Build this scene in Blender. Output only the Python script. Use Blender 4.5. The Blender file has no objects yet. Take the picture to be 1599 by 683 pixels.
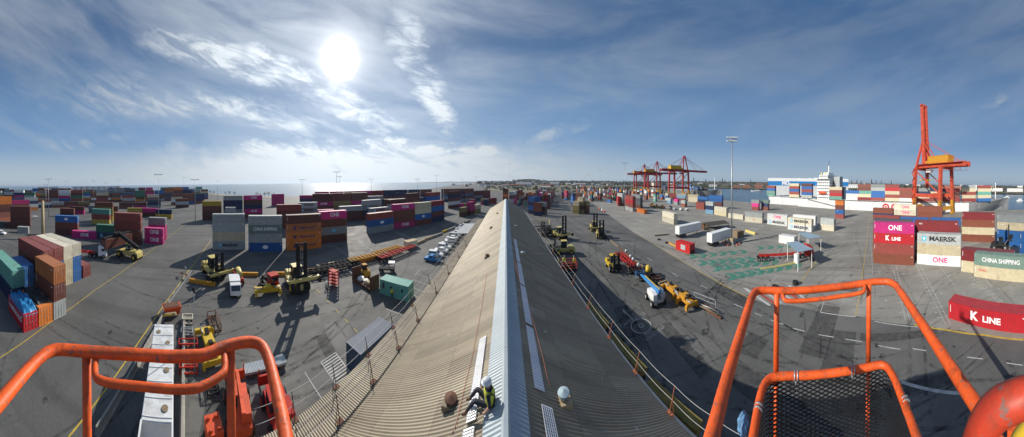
import bpy, bmesh, math, random
from mathutils import Vector, Matrix
random.seed(7)
scene = bpy.context.scene
COL = scene.collection
PI = math.pi
R = math.radians
EYE = 20.0                     # the eye stands in the raised basket, 20 m over the yard
FH, FV, CX, HY = 311.0, 335.0, 790.0, 288.0
TILT = .0107

def ray(px, py):
    th = (px - CX) / FH; e = (HY - py) / FV
    x, y, z = math.sin(th), math.cos(th), e
    c, s = math.cos(TILT), math.sin(TILT)
    return Vector((x, y * c + z * s, -y * s + z * c))

def G(px, py, z=0.0):
    """a spot seen in the photograph, as a point of the ground at height z"""
    d = ray(px, py)
    t = (z - EYE) / d.z
    return Vector((d.x * t, d.y * t, z))

def A(px, r, z=0.0):
    th = (px - CX) / FH
    return Vector((math.sin(th) * r, math.cos(th) * r, z))

GRID = R(15.5)                # the yard's grid runs 15.5 degrees off the shed
GU = Vector((math.sin(GRID), math.cos(GRID), 0)); GW = Vector((math.cos(GRID), -math.sin(GRID), 0))
def UW(u, w, z=0.0): return GU * u + GW * w + Vector((0, 0, z))

# ---------------------------------------------------------------- materials
def clampc(c): return tuple(max(0.0, min(1.0, x)) for x in c)
MATS = {}
def mat(name, col=(.5, .5, .5), rough=.7, metal=0.0, var=.18, scale=3.0, bump=0.0, bscale=None, objcol=False, rust=0.0, spec=.4, emit=None, chips=False):
    if name in MATS: return MATS[name]
    m = bpy.data.materials.new(name); m.use_nodes = True
    nt = m.node_tree; N = nt.nodes; L = nt.links
    b = N['Principled BSDF']
    b.inputs['Roughness'].default_value = rough; b.inputs['Metallic'].default_value = metal
    b.inputs['Specular IOR Level'].default_value = spec
    tc = N.new('ShaderNodeTexCoord')
    nz = N.new('ShaderNodeTexNoise'); nz.inputs['Scale'].default_value = scale; nz.inputs['Detail'].default_value = 6; nz.inputs['Roughness'].default_value = .65
    L.new(tc.outputs['Object'], nz.inputs['Vector'])
    mr = N.new('ShaderNodeMapRange'); mr.inputs['From Min'].default_value = .3; mr.inputs['From Max'].default_value = .7
    mr.inputs['To Min'].default_value = 1 - var; mr.inputs['To Max'].default_value = 1 + var * .7
    L.new(nz.outputs['Fac'], mr.inputs['Value'])
    vm = N.new('ShaderNodeVectorMath'); vm.operation = 'SCALE'
    if objcol:
        oi = N.new('ShaderNodeObjectInfo'); L.new(oi.outputs['Color'], vm.inputs[0])
    else:
        vm.inputs[0].default_value = col[:3]
    L.new(mr.outputs['Result'], vm.inputs['Scale'])
    out = vm.outputs['Vector']
    if rust > 0:
        n2 = N.new('ShaderNodeTexNoise'); n2.inputs['Scale'].default_value = scale * .55; n2.inputs['Detail'].default_value = 8; n2.inputs['Roughness'].default_value = .75
        geo = N.new('ShaderNodeNewGeometry'); L.new(geo.outputs['Position'], n2.inputs['Vector'])
        r2 = N.new('ShaderNodeMapRange'); r2.inputs['From Min'].default_value = .56; r2.inputs['From Max'].default_value = .66; r2.inputs['To Max'].default_value = rust
        L.new(n2.outputs['Fac'], r2.inputs['Value'])
        mx = N.new('ShaderNodeMix'); mx.data_type = 'RGBA'; L.new(r2.outputs['Result'], mx.inputs['Factor'])
        L.new(out, mx.inputs['A']); mx.inputs['B'].default_value = (.13, .06, .035, 1)
        out = mx.outputs['Result']
    if chips:   # worn through paint: small chips to grey primer, grime smears
        for sc_, lo, hi, c_, am in ((48, .60, .625, (.13, .12, .11), .85), (16, .56, .66, (.10, .045, .02), .6), (6, .50, .72, (.30, .07, .03), .5)):
            n5 = N.new('ShaderNodeTexNoise'); n5.inputs['Scale'].default_value = sc_; n5.inputs['Detail'].default_value = 7; n5.inputs['Roughness'].default_value = .7
            L.new(tc.outputs['Object'], n5.inputs['Vector']); r5 = N.new('ShaderNodeMapRange'); r5.inputs[1].default_value = lo; r5.inputs[2].default_value = hi; r5.inputs[4].default_value = am
            L.new(n5.outputs['Fac'], r5.inputs[0]); m5 = N.new('ShaderNodeMix'); m5.data_type = 'RGBA'; L.new(r5.outputs[0], m5.inputs['Factor']); L.new(out, m5.inputs['A']); m5.inputs['B'].default_value = (*c_, 1); out = m5.outputs['Result']
    L.new(out, b.inputs['Base Color'])
    if bump > 0:
        bp = N.new('ShaderNodeBump'); bp.inputs['Strength'].default_value = bump; bp.inputs['Distance'].default_value = .02
        n3 = N.new('ShaderNodeTexNoise'); n3.inputs['Scale'].default_value = bscale or scale * 8; n3.inputs['Detail'].default_value = 4
        L.new(tc.outputs['Object'], n3.inputs['Vector']); L.new(n3.outputs['Fac'], bp.inputs['Height']); L.new(bp.outputs['Normal'], b.inputs['Normal'])
    MATS[name] = m
    return m

PAINT = mat('container_paint', objcol=True, rough=.6, var=.17, scale=.8, rust=.4)
YEL = mat('yellow_paint', (.62, .42, .03), .5, var=.25, scale=2.5, rust=.35)
PYEL = mat('pale_yellow_paint', (.60, .50, .16), .5, var=.25, scale=2.5, rust=.25)
AMB = mat('amber_paint', (.55, .27, .03), .75, spec=.2, var=.25, scale=2.0, rust=.4)
RED = mat('red_paint', (.46, .03, .022), .7, var=.25, scale=2.5, rust=.35, spec=.2)
CRED = mat('crane_red_paint', (.40, .030, .033), .6, var=.35, scale=.5, rust=.3)
CORG = mat('crane_orange_paint', (.50, .075, .038), .6, var=.35, scale=.5, rust=.4)
ORG = mat('basket_orange_paint', (.74, .105, .016), .52, var=.3, scale=9.0, rust=.5, bump=.13, bscale=45, chips=True)
ORED = mat('orange_red_paint', (.62, .08, .02), .5, var=.2, scale=3, rust=.2)
WHI = mat('white_paint', (.74, .75, .74), .45, var=.1, scale=1.5, rust=.05)
CRM = mat('cream_paint', (.62, .58, .45), .6, var=.12, scale=1.5)
BLK = mat('black_rubber', (.018, .018, .019), .8, var=.3, scale=6)
DRK = mat('dark_steel', (.030, .031, .033), .85, var=.4, scale=4, rust=.3, spec=.12)
GRY = mat('galvanised_steel', (.36, .38, .39), .45, .5, var=.2, scale=4)
LGY = mat('light_grey_steel', (.46, .50, .52), .5, .2, var=.15, scale=2)
GLS = mat('dark_glass', (.02, .03, .04), .08, var=.1, spec=.9)
BLU = mat('blue_paint', (.05, .24, .55), .45, var=.15, scale=3)
NVY = mat('navy_paint', (.03, .06, .12), .5, var=.2, scale=2)
RUS = mat('rusty_steel', (.14, .065, .04), .85, var=.4, scale=2.5, bump=.2)
CON = mat('concrete', (.30, .29, .26), .9, var=.25, scale=2, bump=.25)
TIM = mat('weathered_timber', (.25, .19, .12), .85, var=.3, scale=5, bump=.2)
ROP = mat('steel_wire', (.42, .42, .40), .6, .4, var=.1)
PNKP = mat('faded_red_paint', (.50, .15, .09), .7, var=.25, scale=6)
LETW = mat('white_lettering', (.78, .78, .78), .55, var=.06)
LETK = mat('black_lettering', (.02, .022, .03), .55, var=.1)
LETP = mat('pink_lettering', (.72, .03, .20), .55, var=.1)
LETB = mat('pale_blue_lettering', (.10, .42, .62), .55, var=.1)
LETN = mat('navy_lettering', (.02, .03, .16), .55, var=.1)
LETR = mat('red_lettering', (.55, .03, .03), .55, var=.1)
TAN = mat('tan_paint', (.42, .33, .19), .75, var=.2, scale=2)
GRN = mat('green_paint', (.05, .22, .13), .6, var=.2)
BRK = mat('brick_wall', (.33, .15, .10), .85, var=.25, scale=.3)
ROOF = mat('red_roof_tile', (.30, .12, .08), .85, var=.25, scale=.3)
GROOF = mat('grey_metal_roof', (.40, .41, .41), .6, var=.15, scale=.3)

# ---------------------------------------------------------------- mesh building
class MB:
    def __init__(s): s.v = []; s.f = []; s.mi = []; s.mats = []; s.sm = []
    def _m(s, m):
        if m is None: m = s.mats[0] if s.mats else GRY
        if m not in s.mats: s.mats.append(m)
        return s.mats.index(m)
    def add(s, vs, fs, m=None, smooth=False):
        o = len(s.v); s.v += [tuple(v) for v in vs]; k = s._m(m)
        for f in fs: s.f.append([i + o for i in f]); s.mi.append(k); s.sm.append(smooth)
        return s
    def box(s, c, d, m=None, rz=0, rot=None):
        hx, hy, hz = d[0] / 2, d[1] / 2, d[2] / 2
        vs = [Vector((x, y, z)) for x in (-hx, hx) for y in (-hy, hy) for z in (-hz, hz)]
        M = rot if rot is not None else Matrix.Rotation(rz, 3, 'Z')
        vs = [M @ v + Vector(c) for v in vs]
        return s.add(vs, [(0, 1, 3, 2), (4, 6, 7, 5), (0, 4, 5, 1), (2, 3, 7, 6), (0, 2, 6, 4), (1, 5, 7, 3)], m)
    def beam(s, p, q, w, h=None, m=None):
        p, q = Vector(p), Vector(q); h = h or w
        d = q - p; L = d.length
        if L < 1e-6: return s
        d /= L
        up = Vector((0, 0, 1)) if abs(d.z) < .95 else Vector((1, 0, 0))
        x = d.cross(up).normalized(); z = x.cross(d).normalized()
        M = Matrix((x, d, z)).transposed()
        return s.box((p + q) / 2, (w, L, h), m, rot=M)
    def tube(s, pts, r, m=None, n=8, closed=False, caps=True):
        pts = [Vector(p) for p in pts]; k = len(pts)
        rs = r if isinstance(r, (list, tuple)) else [r] * k
        rings = []; ref = None
        for i, p in enumerate(pts):
            if closed: t = pts[(i + 1) % k] - pts[i - 1]
            else: t = pts[min(i + 1, k - 1)] - pts[max(i - 1, 0)]
            t.normalize()
            if ref is None:
                ref = Vector((0, 0, 1)) if abs(t.z) < .9 else Vector((1, 0, 0))
            a = t.cross(ref)
            if a.length < 1e-4: a = t.orthogonal()
            a.normalize(); b = a.cross(t).normalized(); ref = b
            rings.append([p + (a * math.cos(j * 2 * PI / n) + b * math.sin(j * 2 * PI / n)) * rs[i] for j in range(n)])
        vs = [v for g in rings for v in g]; fs = []
        for i in range(k if closed else k - 1):
            a0, b0 = i * n, ((i + 1) % k) * n
            for j in range(n): fs.append((a0 + j, a0 + (j + 1) % n, b0 + (j + 1) % n, b0 + j))
        s.add(vs, fs, m, True)
        if caps and not closed:
            o = len(s.v) - len(vs)
            kk = s._m(m)
            s.f.append([o + j for j in range(n)][::-1]); s.mi.append(kk); s.sm.append(False)
            s.f.append([o + (k - 1) * n + j for j in range(n)]); s.mi.append(kk); s.sm.append(False)
        return s
    def cyl(s, p, q, r, m=None, n=12, r2=None): return s.tube([p, q], [r, r if r2 is None else r2], m, n)
    def prism(s, prof, x0, x1, m=None, axis='X'):
        """extrude a closed profile [(a,b)] (y,z) along X from x0 to x1"""
        n = len(prof)
        if axis == 'X': vs = [(x0, a, b) for a, b in prof] + [(x1, a, b) for a, b in prof]
        elif axis == 'Y': vs = [(a, x0, b) for a, b in prof] + [(a, x1, b) for a, b in prof]
        else: vs = [(a, b, x0) for a, b in prof] + [(a, b, x1) for a, b in prof]
        fs = [tuple(range(n))[::-1], tuple(range(n, 2 * n))] + [(i, (i + 1) % n, n + (i + 1) % n, n + i) for i in range(n)]
        return s.add(vs, fs, m)
    def quad(s, a, b, c, d, m=None): return s.add([a, b, c, d], [(0, 1, 2, 3)], m)
    def mesh(s, name, m=None):
        me = bpy.data.meshes.new(name); me.from_pydata(s.v, [], s.f)
        for mm in (s.mats or [m or GRY]): me.materials.append(mm)
        me.polygons.foreach_set('material_index', s.mi); me.polygons.foreach_set('use_smooth', s.sm)
        me.update()
        return me
    def build(s, name, parent=None, m=None, col=None):
        o = bpy.data.objects.new(name, s.mesh(name, m)); COL.objects.link(o)
        if parent is not None: o.parent = parent
        if col is not None: o.color = (*col, 1)
        return o

def recalc(me):
    bm = bmesh.new(); bm.from_mesh(me); bmesh.ops.recalc_face_normals(bm, faces=bm.faces); bm.to_mesh(me); bm.free()

def tag(o, label=None, cat=None, group=None, kind=None):
    if label: o['label'] = label
    if cat: o['category'] = cat
    if group: o['group'] = group
    if kind: o['kind'] = kind
    return o
def thing(name, label, cat, loc=(0, 0, 0), rz=0.0, group=None):
    o = bpy.data.objects.new(name, None); COL.objects.link(o)
    o.location = loc; o.rotation_euler = (0, 0, rz); o.empty_display_size = .5
    return tag(o, label, cat, group)
def mk(name, me, parent=None, loc=None, rz=None, col=None):
    o = bpy.data.objects.new(name, me); COL.objects.link(o)
    if parent is not None: o.parent = parent
    if loc is not None: o.location = loc
    if rz is not None: o.rotation_euler = (0, 0, rz)
    if col is not None: o.color = (*col, 1)
    return o
CHILD = {}
def kids(o): return [c for c in bpy.data.objects if c.parent == o]
def copy_tree(o, parent=None):
    c = o.copy(); COL.objects.link(c); c.parent = parent
    for k in kids(o): copy_tree(k, c)
    return c
def again(root, loc, rz, label, scale=None):
    c = copy_tree(root); c.location = loc; c.rotation_euler = (0, 0, rz); c['label'] = label
    if scale: c.scale = (scale,) * 3
    return c
def yaw(p, q):
    """turn that points local +Y from p to q"""
    d = Vector(q) - Vector(p); return math.atan2(d.y, d.x) - PI / 2

TXT = {}
def text_mesh(s, m, h=1.0, bold=.0, spacing=1.0, ext=.006, squash=1.0):
    """letters as a mesh in the Y-Z plane facing +X, reading towards +Y, centred"""
    key = (s, m.name, h, bold, spacing, squash)
    if key in TXT: return TXT[key]
    cu = bpy.data.curves.new('lettering', 'FONT'); cu.body = s; cu.size = 1; cu.align_x = 'CENTER'; cu.align_y = 'CENTER'
    cu.extrude = ext; cu.offset = bold; cu.space_character = spacing; cu.resolution_u = 3
    ob = bpy.data.objects.new('lettering', cu); COL.objects.link(ob)
    dg = bpy.context.evaluated_depsgraph_get(); dg.update()
    me = bpy.data.meshes.new_from_object(ob.evaluated_get(dg))
    bpy.data.objects.remove(ob); bpy.data.curves.remove(cu)
    for v in me.vertices:
        x, y, z = v.co; v.co = (z, x * h * squash * 1.38, y * h * 1.38)
    me.materials.clear(); me.materials.append(m)
    TXT[key] = me
    return me

# ---------------------------------------------------------------- camera, sun, sky
cam = bpy.data.cameras.new('camera'); cam_o = bpy.data.objects.new('camera', cam); COL.objects.link(cam_o)
cam.type = 'PANO'
cam.panorama_type = 'CENTRAL_CYLINDRICAL'
cam.central_cylindrical_range_u_min = (0 - CX) / FH; cam.central_cylindrical_range_u_max = (1599 - CX) / FH
cam.central_cylindrical_range_v_min = -(683 - HY) / FV; cam.central_cylindrical_range_v_max = HY / FV
cam.central_cylindrical_radius = 1.0
cam_o.location = (0, 0, EYE); cam_o.rotation_euler = (PI / 2 - TILT, 0, 0)
cam.clip_start = .02; cam.clip_end = 60000
scene.camera = cam_o
scene.view_settings.view_transform = 'Standard'; scene.view_settings.look = 'None'
scene.view_settings.exposure = .22
scene.view_settings.gamma = 1; scene.view_settings.use_curve_mapping = False

SUN_AZ = (532 - CX) / FH      # from +Y towards +X
SUN_EL = R(29.8)
SUN = Vector((math.sin(SUN_AZ) * math.cos(SUN_EL), math.cos(SUN_AZ) * math.cos(SUN_EL), math.sin(SUN_EL)))
sl = bpy.data.lights.new('sun', 'SUN'); sl.energy = 4.6; sl.angle = R(.53); sl.color = (1.0, .93, .83)
so = bpy.data.objects.new('sun', sl); COL.objects.link(so); so.rotation_euler = SUN.to_track_quat('Z', 'Y').to_euler(); so.location = (0, 0, 80)

W = bpy.data.worlds.new('World'); scene.world = W; W.use_nodes = True
nt = W.node_tree; N = nt.nodes; L = nt.links
for n in list(N): N.remove(n)
def lk(v, i):
    if isinstance(v, (int, float)): i.default_value = v
    else: L.new(v, i)
def mth(op, a, b=None, c=None, clamp=False):
    n = N.new('ShaderNodeMath'); n.operation = op; n.use_clamp = clamp
    lk(a, n.inputs[0])
    if b is not None: lk(b, n.inputs[1])
    if c is not None: lk(c, n.inputs[2])
    return n.outputs[0]
def rng(v, a, b, c=0.0, d=1.0, smooth=True):
    n = N.new('ShaderNodeMapRange'); n.interpolation_type = 'SMOOTHSTEP' if smooth else 'LINEAR'
    lk(v, n.inputs[0]); n.inputs[1].default_value = a; n.inputs[2].default_value = b; n.inputs[3].default_value = c; n.inputs[4].default_value = d
    return n.outputs[0]
def noise(vec, sc, det=6, ro=.6, dist=0.0):
    n = N.new('ShaderNodeTexNoise'); n.inputs['Scale'].default_value = sc; n.inputs['Detail'].default_value = det; n.inputs['Roughness'].default_value = ro
    n.inputs['Distortion'].default_value = dist; L.new(vec, n.inputs['Vector']); return n.outputs['Fac']
def comb(x, y, z=0.0):
    n = N.new('ShaderNodeCombineXYZ'); lk(x, n.inputs[0]); lk(y, n.inputs[1]); lk(z, n.inputs[2]); return n.outputs[0]
def mixc(f, a, b):
    n = N.new('ShaderNodeMix'); n.data_type = 'RGBA'; lk(f, n.inputs['Factor'])
    for v, k in ((a, 'A'), (b, 'B')):
        if isinstance(v, tuple): n.inputs[k].default_value = (*v, 1)
        else: L.new(v, n.inputs[k])
    return n.outputs['Result']
tc = N.new('ShaderNodeTexCoord'); sx = N.new('ShaderNodeSeparateXYZ'); L.new(tc.outputs['Generated'], sx.inputs[0])
X, Y, Z = sx.outputs
sky = N.new('ShaderNodeTexSky'); sky.sky_type = 'NISHITA'; sky.sun_disc = False
sky.sun_elevation = SUN_EL; sky.sun_rotation = SUN_AZ % (2 * PI); sky.altitude = 10; sky.air_density = 1.0; sky.dust_density = .6; sky.ozone_density = 2.5
# azimuth (px of the photograph / FH) and slope of each direction
az = mth('ARCTAN2', X, Y)
hor = mth('SQRT', mth('ADD', mth('MULTIPLY', X, X), mth('MULTIPLY', Y, Y)))
el = mth('DIVIDE', Z, mth('MAXIMUM', hor, .02))
up = mth('MAXIMUM', Z, .0)
# cirrus plane
den = mth('ADD', up, .09)
pxn = mth('DIVIDE', X, den); pyn = mth('DIVIDE', Y, den)
ca, sa = math.cos(R(38)), math.sin(R(38))
ru = mth('ADD', mth('MULTIPLY', pxn, ca), mth('MULTIPLY', pyn, -sa)); rv = mth('ADD', mth('MULTIPLY', pxn, sa), mth('MULTIPLY', pyn, ca))
wv = comb(mth('MULTIPLY', ru, 1.1), mth('MULTIPLY', rv, .55))
sh = mth('ADD', el, mth('SUBTRACT', mth('MULTIPLY', az, .10), mth('MULTIPLY', mth('MULTIPLY', az, az), .10)))
c1 = noise(comb(mth('MULTIPLY', az, 1.0), mth('MULTIPLY', sh, 3.2), 2.0), 1.3, 10, .58, .45)
c2 = noise(comb(mth('MULTIPLY', ru, 5.0), mth('MULTIPLY', rv, 1.6), 3.0), 1.6, 8, .7, .5)
c3 = noise(comb(pxn, pyn, 7.0), .35, 4, .5, .3)
c4 = noise(comb(mth('MULTIPLY', az, 1.5), mth('MULTIPLY', sh, 4.5), 5.0), 3.6, 9, .66, .7)
# distance from the sun in the sky
dp = N.new('ShaderNodeVectorMath'); dp.operation = 'DOT_PRODUCT'; nrm = N.new('ShaderNodeVectorMath'); nrm.operation = 'NORMALIZE'
L.new(tc.outputs['Generated'], nrm.inputs[0]); L.new(nrm.outputs[0], dp.inputs[0]); dp.inputs[1].default_value = SUN
cosd = dp.outputs['Value']
ang = mth('ARCCOSINE', mth('MINIMUM', cosd, .999999))
near = mth('EXPONENT', mth('MULTIPLY', mth('MULTIPLY', ang, ang), -2.0))
# streaks of cloud lying along chosen lines of the sky (azimuth, slope)
warp = mth('MULTIPLY', mth('SUBTRACT', noise(comb(az, mth('MULTIPLY', el, 1.6), 1.0), 5.0, 7, .65), .5), .16)
def band(x0, y0, x1, y1, w, gain):
    a0, e0, a1, e1 = (x0 - CX) / FH, (HY - y0) / FV, (x1 - CX) / FH, (HY - y1) / FV
    dx, dy = a1 - a0, e1 - e0; ll = math.hypot(dx, dy); dx /= ll; dy /= ll
    qa = mth('SUBTRACT', az, a0); qe = mth('SUBTRACT', el, e0)
    t = mth('ADD', mth('MULTIPLY', qa, dx), mth('MULTIPLY', qe, dy))
    d = mth('ABSOLUTE', mth('ADD', mth('ADD', mth('MULTIPLY', qa, -dy), mth('MULTIPLY', qe, dx)), warp))
    f = rng(d, 0, 1.6 * w / FV, 1, 0)
    g = mth('MULTIPLY', rng(t, -.12, .12), rng(t, ll - .15, ll + .1, 1, 0))
    return mth('MULTIPLY', mth('MULTIPLY', f, g), gain)
bands = [band(230, 62, 400, 88, 26, .75), band(380, 80, 520, 155, 24, .9), band(500, 140, 625, 215, 20, .95),
         band(120, 148, 330, 172, 34, .55), band(330, 160, 460, 196, 22, .75), band(440, 190, 570, 232, 18, .8),
         band(620, 20, 665, 70, 22, .55), band(610, 60, 700, 150, 22, .6), band(650, 130, 715, 215, 17, .95),
         band(380, 236, 790, 241, 15, 1.25), band(240, 66, 560, 168, 15, .8), band(560, 168, 640, 216, 9, .8), band(640, 40, 712, 212, 12, .6), band(300, 150, 560, 228, 12, .7), band(200, 258, 700, 262, 18, .75), band(60, 215, 420, 240, 14, .45), band(690, 275, 1100, 272, 10, .35),
         band(800, 236, 915, 196, 12, .55), band(790, 262, 905, 240, 9, .45), band(855, 255, 880, 253, 5, .7), band(1545, 160, 1572, 146, 9, .7),
         band(0, 140, 260, 120, 40, .25), band(150, 185, 420, 178, 12, .4)]
bs = bands[0]
for b_ in bands[1:]: bs = mth('MAXIMUM', bs, b_)
tex = rng(mth('ADD', mth('MULTIPLY', c1, .5), mth('MULTIPLY', c4, .5)), .34, .60)
streak = mth('MULTIPLY', mth('MULTIPLY', bs, 1.2), mth('ADD', mth('MULTIPLY', mth('MULTIPLY', tex, rng(c4, .30, .62, .45, 1.2)), .85), .12))
westmask = rng(az, -.7, 1.6, 1.0, .48)
veil = mth('MULTIPLY', mth('MULTIPLY', rng(mth('ADD', mth('MULTIPLY', c1, .7), mth('MULTIPLY', c3, .3)), .35, .70), .50), westmask)
lowv = mth('MULTIPLY', mth('ADD', mth('MULTIPLY', rng(el, 0, .24, .60, .0), rng(az, -1.0, 1.6, 1.0, .45)), mth('MULTIPLY', mth('MULTIPLY', rng(el, .03, .30, .85, 0), rng(mth('ABSOLUTE', mth('ADD', az, .75)), .3, 1.5, 1, 0)), rng(c4, .32, .60, .25, 1.1))), 1.0)
hole = mth('SUBTRACT', 1.0, band(190, 200, 345, 212, 24, .75))
hole2 = mth('SUBTRACT', 1.0, band(470, 205, 560, 214, 14, .6))
cl = mth('MAXIMUM', mth('MAXIMUM', streak, veil), lowv)
cl = mth('MULTIPLY', mth('MULTIPLY', cl, hole), hole2, clamp=True)
haze = mth('MULTIPLY', near, .10)
cl = mth('MINIMUM', mth('ADD', cl, haze), 1.0)
# the photograph's own sky blue: deep at the top, paler low, greyer off to the far side of the sun
base = mixc(rng(el, 0.0, .20), (.30, .43, .55), (.145, .275, .475))
base = mixc(rng(el, .12, .80), base, (.045, .108, .235))
base = mixc(rng(az, -.2, 2.2, 0, .30), base, (.055, .135, .29))
cold = mth('ADD', mth('MULTIPLY', near, .62), .52)
cc = N.new('ShaderNodeVectorMath'); cc.operation = 'SCALE'; cc.inputs[0].default_value = (.80, .87, .93); L.new(cold, cc.inputs['Scale'])
SKY_BG = 1.0
skm = N.new('ShaderNodeVectorMath'); skm.operation = 'SCALE'; L.new(sky.outputs[0], skm.inputs[0]); skm.inputs['Scale'].default_value = 1.0
# Sky Texture at strength .1 gives the daylight, the cloud layer is mixed over it
cs = N.new('ShaderNodeVectorMath'); cs.operation = 'SCALE'; L.new(cc.outputs[0], cs.inputs[0]); cs.inputs['Scale'].default_value = 10.0
bz = N.new('ShaderNodeVectorMath'); bz.operation = 'SCALE'; L.new(base, bz.inputs[0]); bz.inputs['Scale'].default_value = 10.0
blend = mixc(.90, skm.outputs[0], bz.outputs[0])
skyc = mixc(cl, blend, cs.outputs[0])
# aureole of the sun through thin cloud
glow = mth('ADD', mth('MULTIPLY', mth('EXPONENT', mth('MULTIPLY', ang, -30)), 34.0), mth('MULTIPLY', mth('EXPONENT', mth('MULTIPLY', ang, -6.5)), 2.0))
disc = rng(ang, .060, .085, 40, 0)
gl = mth('ADD', glow, disc)
gv = N.new('ShaderNodeVectorMath'); gv.operation = 'SCALE'; gv.inputs[0].default_value = (1.0, .97, .94); L.new(gl, gv.inputs['Scale'])
ad = N.new('ShaderNodeVectorMath'); ad.operation = 'ADD'; L.new(skyc, ad.inputs[0]); L.new(gv.outputs[0], ad.inputs[1])
bg = N.new('ShaderNodeBackground'); bg.inputs['Strength'].default_value = .1; L.new(ad.outputs[0], bg.inputs['Color'])
wo = N.new('ShaderNodeOutputWorld'); L.new(bg.outputs[0], wo.inputs['Surface'])
W.cycles.sampling_method = 'MANUAL'; W.cycles.sample_map_resolution = 1024
# ---------------------------------------------------------------- ground, sea, markings
def ground_mat(name, c0, c1, sc=.05, marks=True, rough=.85, bump=.25):
    m = bpy.data.materials.new(name); m.use_nodes = True; nt = m.node_tree; N_ = nt.nodes; L_ = nt.links; b = N_['Principled BSDF']
    g = N_.new('ShaderNodeNewGeometry')
    def nz(sc, d=6, r=.6, v=None, dist=0):
        n = N_.new('ShaderNodeTexNoise'); n.inputs['Scale'].default_value = sc; n.inputs['Detail'].default_value = d; n.inputs['Roughness'].default_value = r
        n.inputs['Distortion'].default_value = dist
        L_.new(v or g.outputs['Position'], n.inputs['Vector']); return n.outputs['Fac']
    def mp(v, a, b_, c=0, d=1):
        n = N_.new('ShaderNodeMapRange'); L_.new(v, n.inputs[0]); n.inputs[1].default_value = a; n.inputs[2].default_value = b_; n.inputs[3].default_value = c; n.inputs[4].default_value = d; return n.outputs[0]
    def mx(f, a, b_):
        n = N_.new('ShaderNodeMix'); n.data_type = 'RGBA'; L_.new(f, n.inputs['Factor'])
        for v, k in ((a, 'A'), (b_, 'B')):
            if isinstance(v, tuple): n.inputs[k].default_value = (*v, 1)
            else: L_.new(v, n.inputs[k])
        return n.outputs['Result']
    col = mx(mp(nz(sc, 8, .65), .35, .65), c0, c1)
    if marks:
        # worn wheel tracks along the yard grid, oil stains, patched rectangles
        mpg = N_.new('ShaderNodeMapping'); mpg.inputs['Rotation'].default_value = (0, 0, GRID); mpg.inputs['Scale'].default_value = (.9, .035, 1)
        L_.new(g.outputs['Position'], mpg.inputs['Vector'])
        col = mx(mp(nz(.35, 6, .6, mpg.outputs[0]), .48, .66, 0, .55), col, tuple(x * .55 for x in c0))
        col = mx(mp(nz(.16, 8, .72, None, .6), .60, .70, 0, .62), col, tuple(x * .42 for x in c0))
        col = mx(mp(nz(.9, 5, .7), .62, .70, 0, .7), col, (.018, .018, .018))
        col = mx(mp(nz(.08, 7, .6), .55, .75, 0, .5), col, tuple(min(1, x * 1.55) for x in c1))
        vo = N_.new('ShaderNodeTexVoronoi'); vo.feature = 'DISTANCE_TO_EDGE'; vo.inputs['Scale'].default_value = .07
        wp = N_.new('ShaderNodeMix'); wp.data_type = 'VECTOR'
        L_.new(g.outputs['Position'], vo.inputs['Vector'])
        col = mx(mp(vo.outputs['Distance'], .0, .003, .28, 0), col, (.015, .015, .015))
        br = N_.new('ShaderNodeTexBrick'); br.inputs['Scale'].default_value = .045; br.inputs['Mortar Size'].default_value = .004; br.inputs['Color1'].default_value = (0, 0, 0, 1); br.inputs['Color2'].default_value = (1, 1, 1, 1); br.inputs['Mortar'].default_value = (.5, .5, .5, 1)
        mp2 = N_.new('ShaderNodeMapping'); mp2.inputs['Rotation'].default_value = (0, 0, GRID); L_.new(g.outputs['Position'], mp2.inputs['Vector']); L_.new(mp2.outputs[0], br.inputs['Vector'])
        col = mx(mp(br.outputs['Color'], 0, 1, 0, .35), col, tuple(x * .75 for x in c0))
    fine = nz(3.0, 5, .7)
    n = N_.new('ShaderNodeMix'); n.data_type = 'RGBA'; n.blend_type = 'MULTIPLY'; n.inputs['Factor'].default_value = .35
    L_.new(col, n.inputs['A']); L_.new(mp(fine, .2, .8, .5, 1.4), n.inputs['B']); col = n.outputs['Result']
    L_.new(col, b.inputs['Base Color'])
    rr = mp(nz(.3, 5), .3, .7, rough - .15, rough); L_.new(rr, b.inputs['Roughness']); b.inputs['Specular IOR Level'].default_value = .3
    bp = N_.new('ShaderNodeBump'); bp.inputs['Strength'].default_value = bump; bp.inputs['Distance'].default_value = .03
    L_.new(nz(6, 6, .7), bp.inputs['Height']); L_.new(bp.outputs[0], b.inputs['Normal'])
    return m
ASPH = ground_mat('yard_asphalt', (.102, .102, .097), (.158, .156, .147))
CONC = ground_mat('apron_concrete', (.235, .225, .20), (.32, .31, .275), .07)
LANDM = ground_mat('dry_land', (.10, .095, .06), (.20, .18, .12), .012, False)
SANDM = ground_mat('sand', (.30, .25, .17), (.38, .33, .24), .02, False)

def sheet(name, pts, m, z=0.0, kind='structure', tri=False):
    bm = bmesh.new(); vs = [bm.verts.new((p[0], p[1], z)) for p in pts]
    f = bm.faces.new(vs); f.normal_update()
    if f.normal.z < 0: f.normal_flip()
    bmesh.ops.triangulate(bm, faces=bm.faces[:])
    me = bpy.data.meshes.new(name); bm.to_mesh(me); bm.free(); me.materials.append(m)
    o = mk(name, me); tag(o, kind=kind); return o

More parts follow.
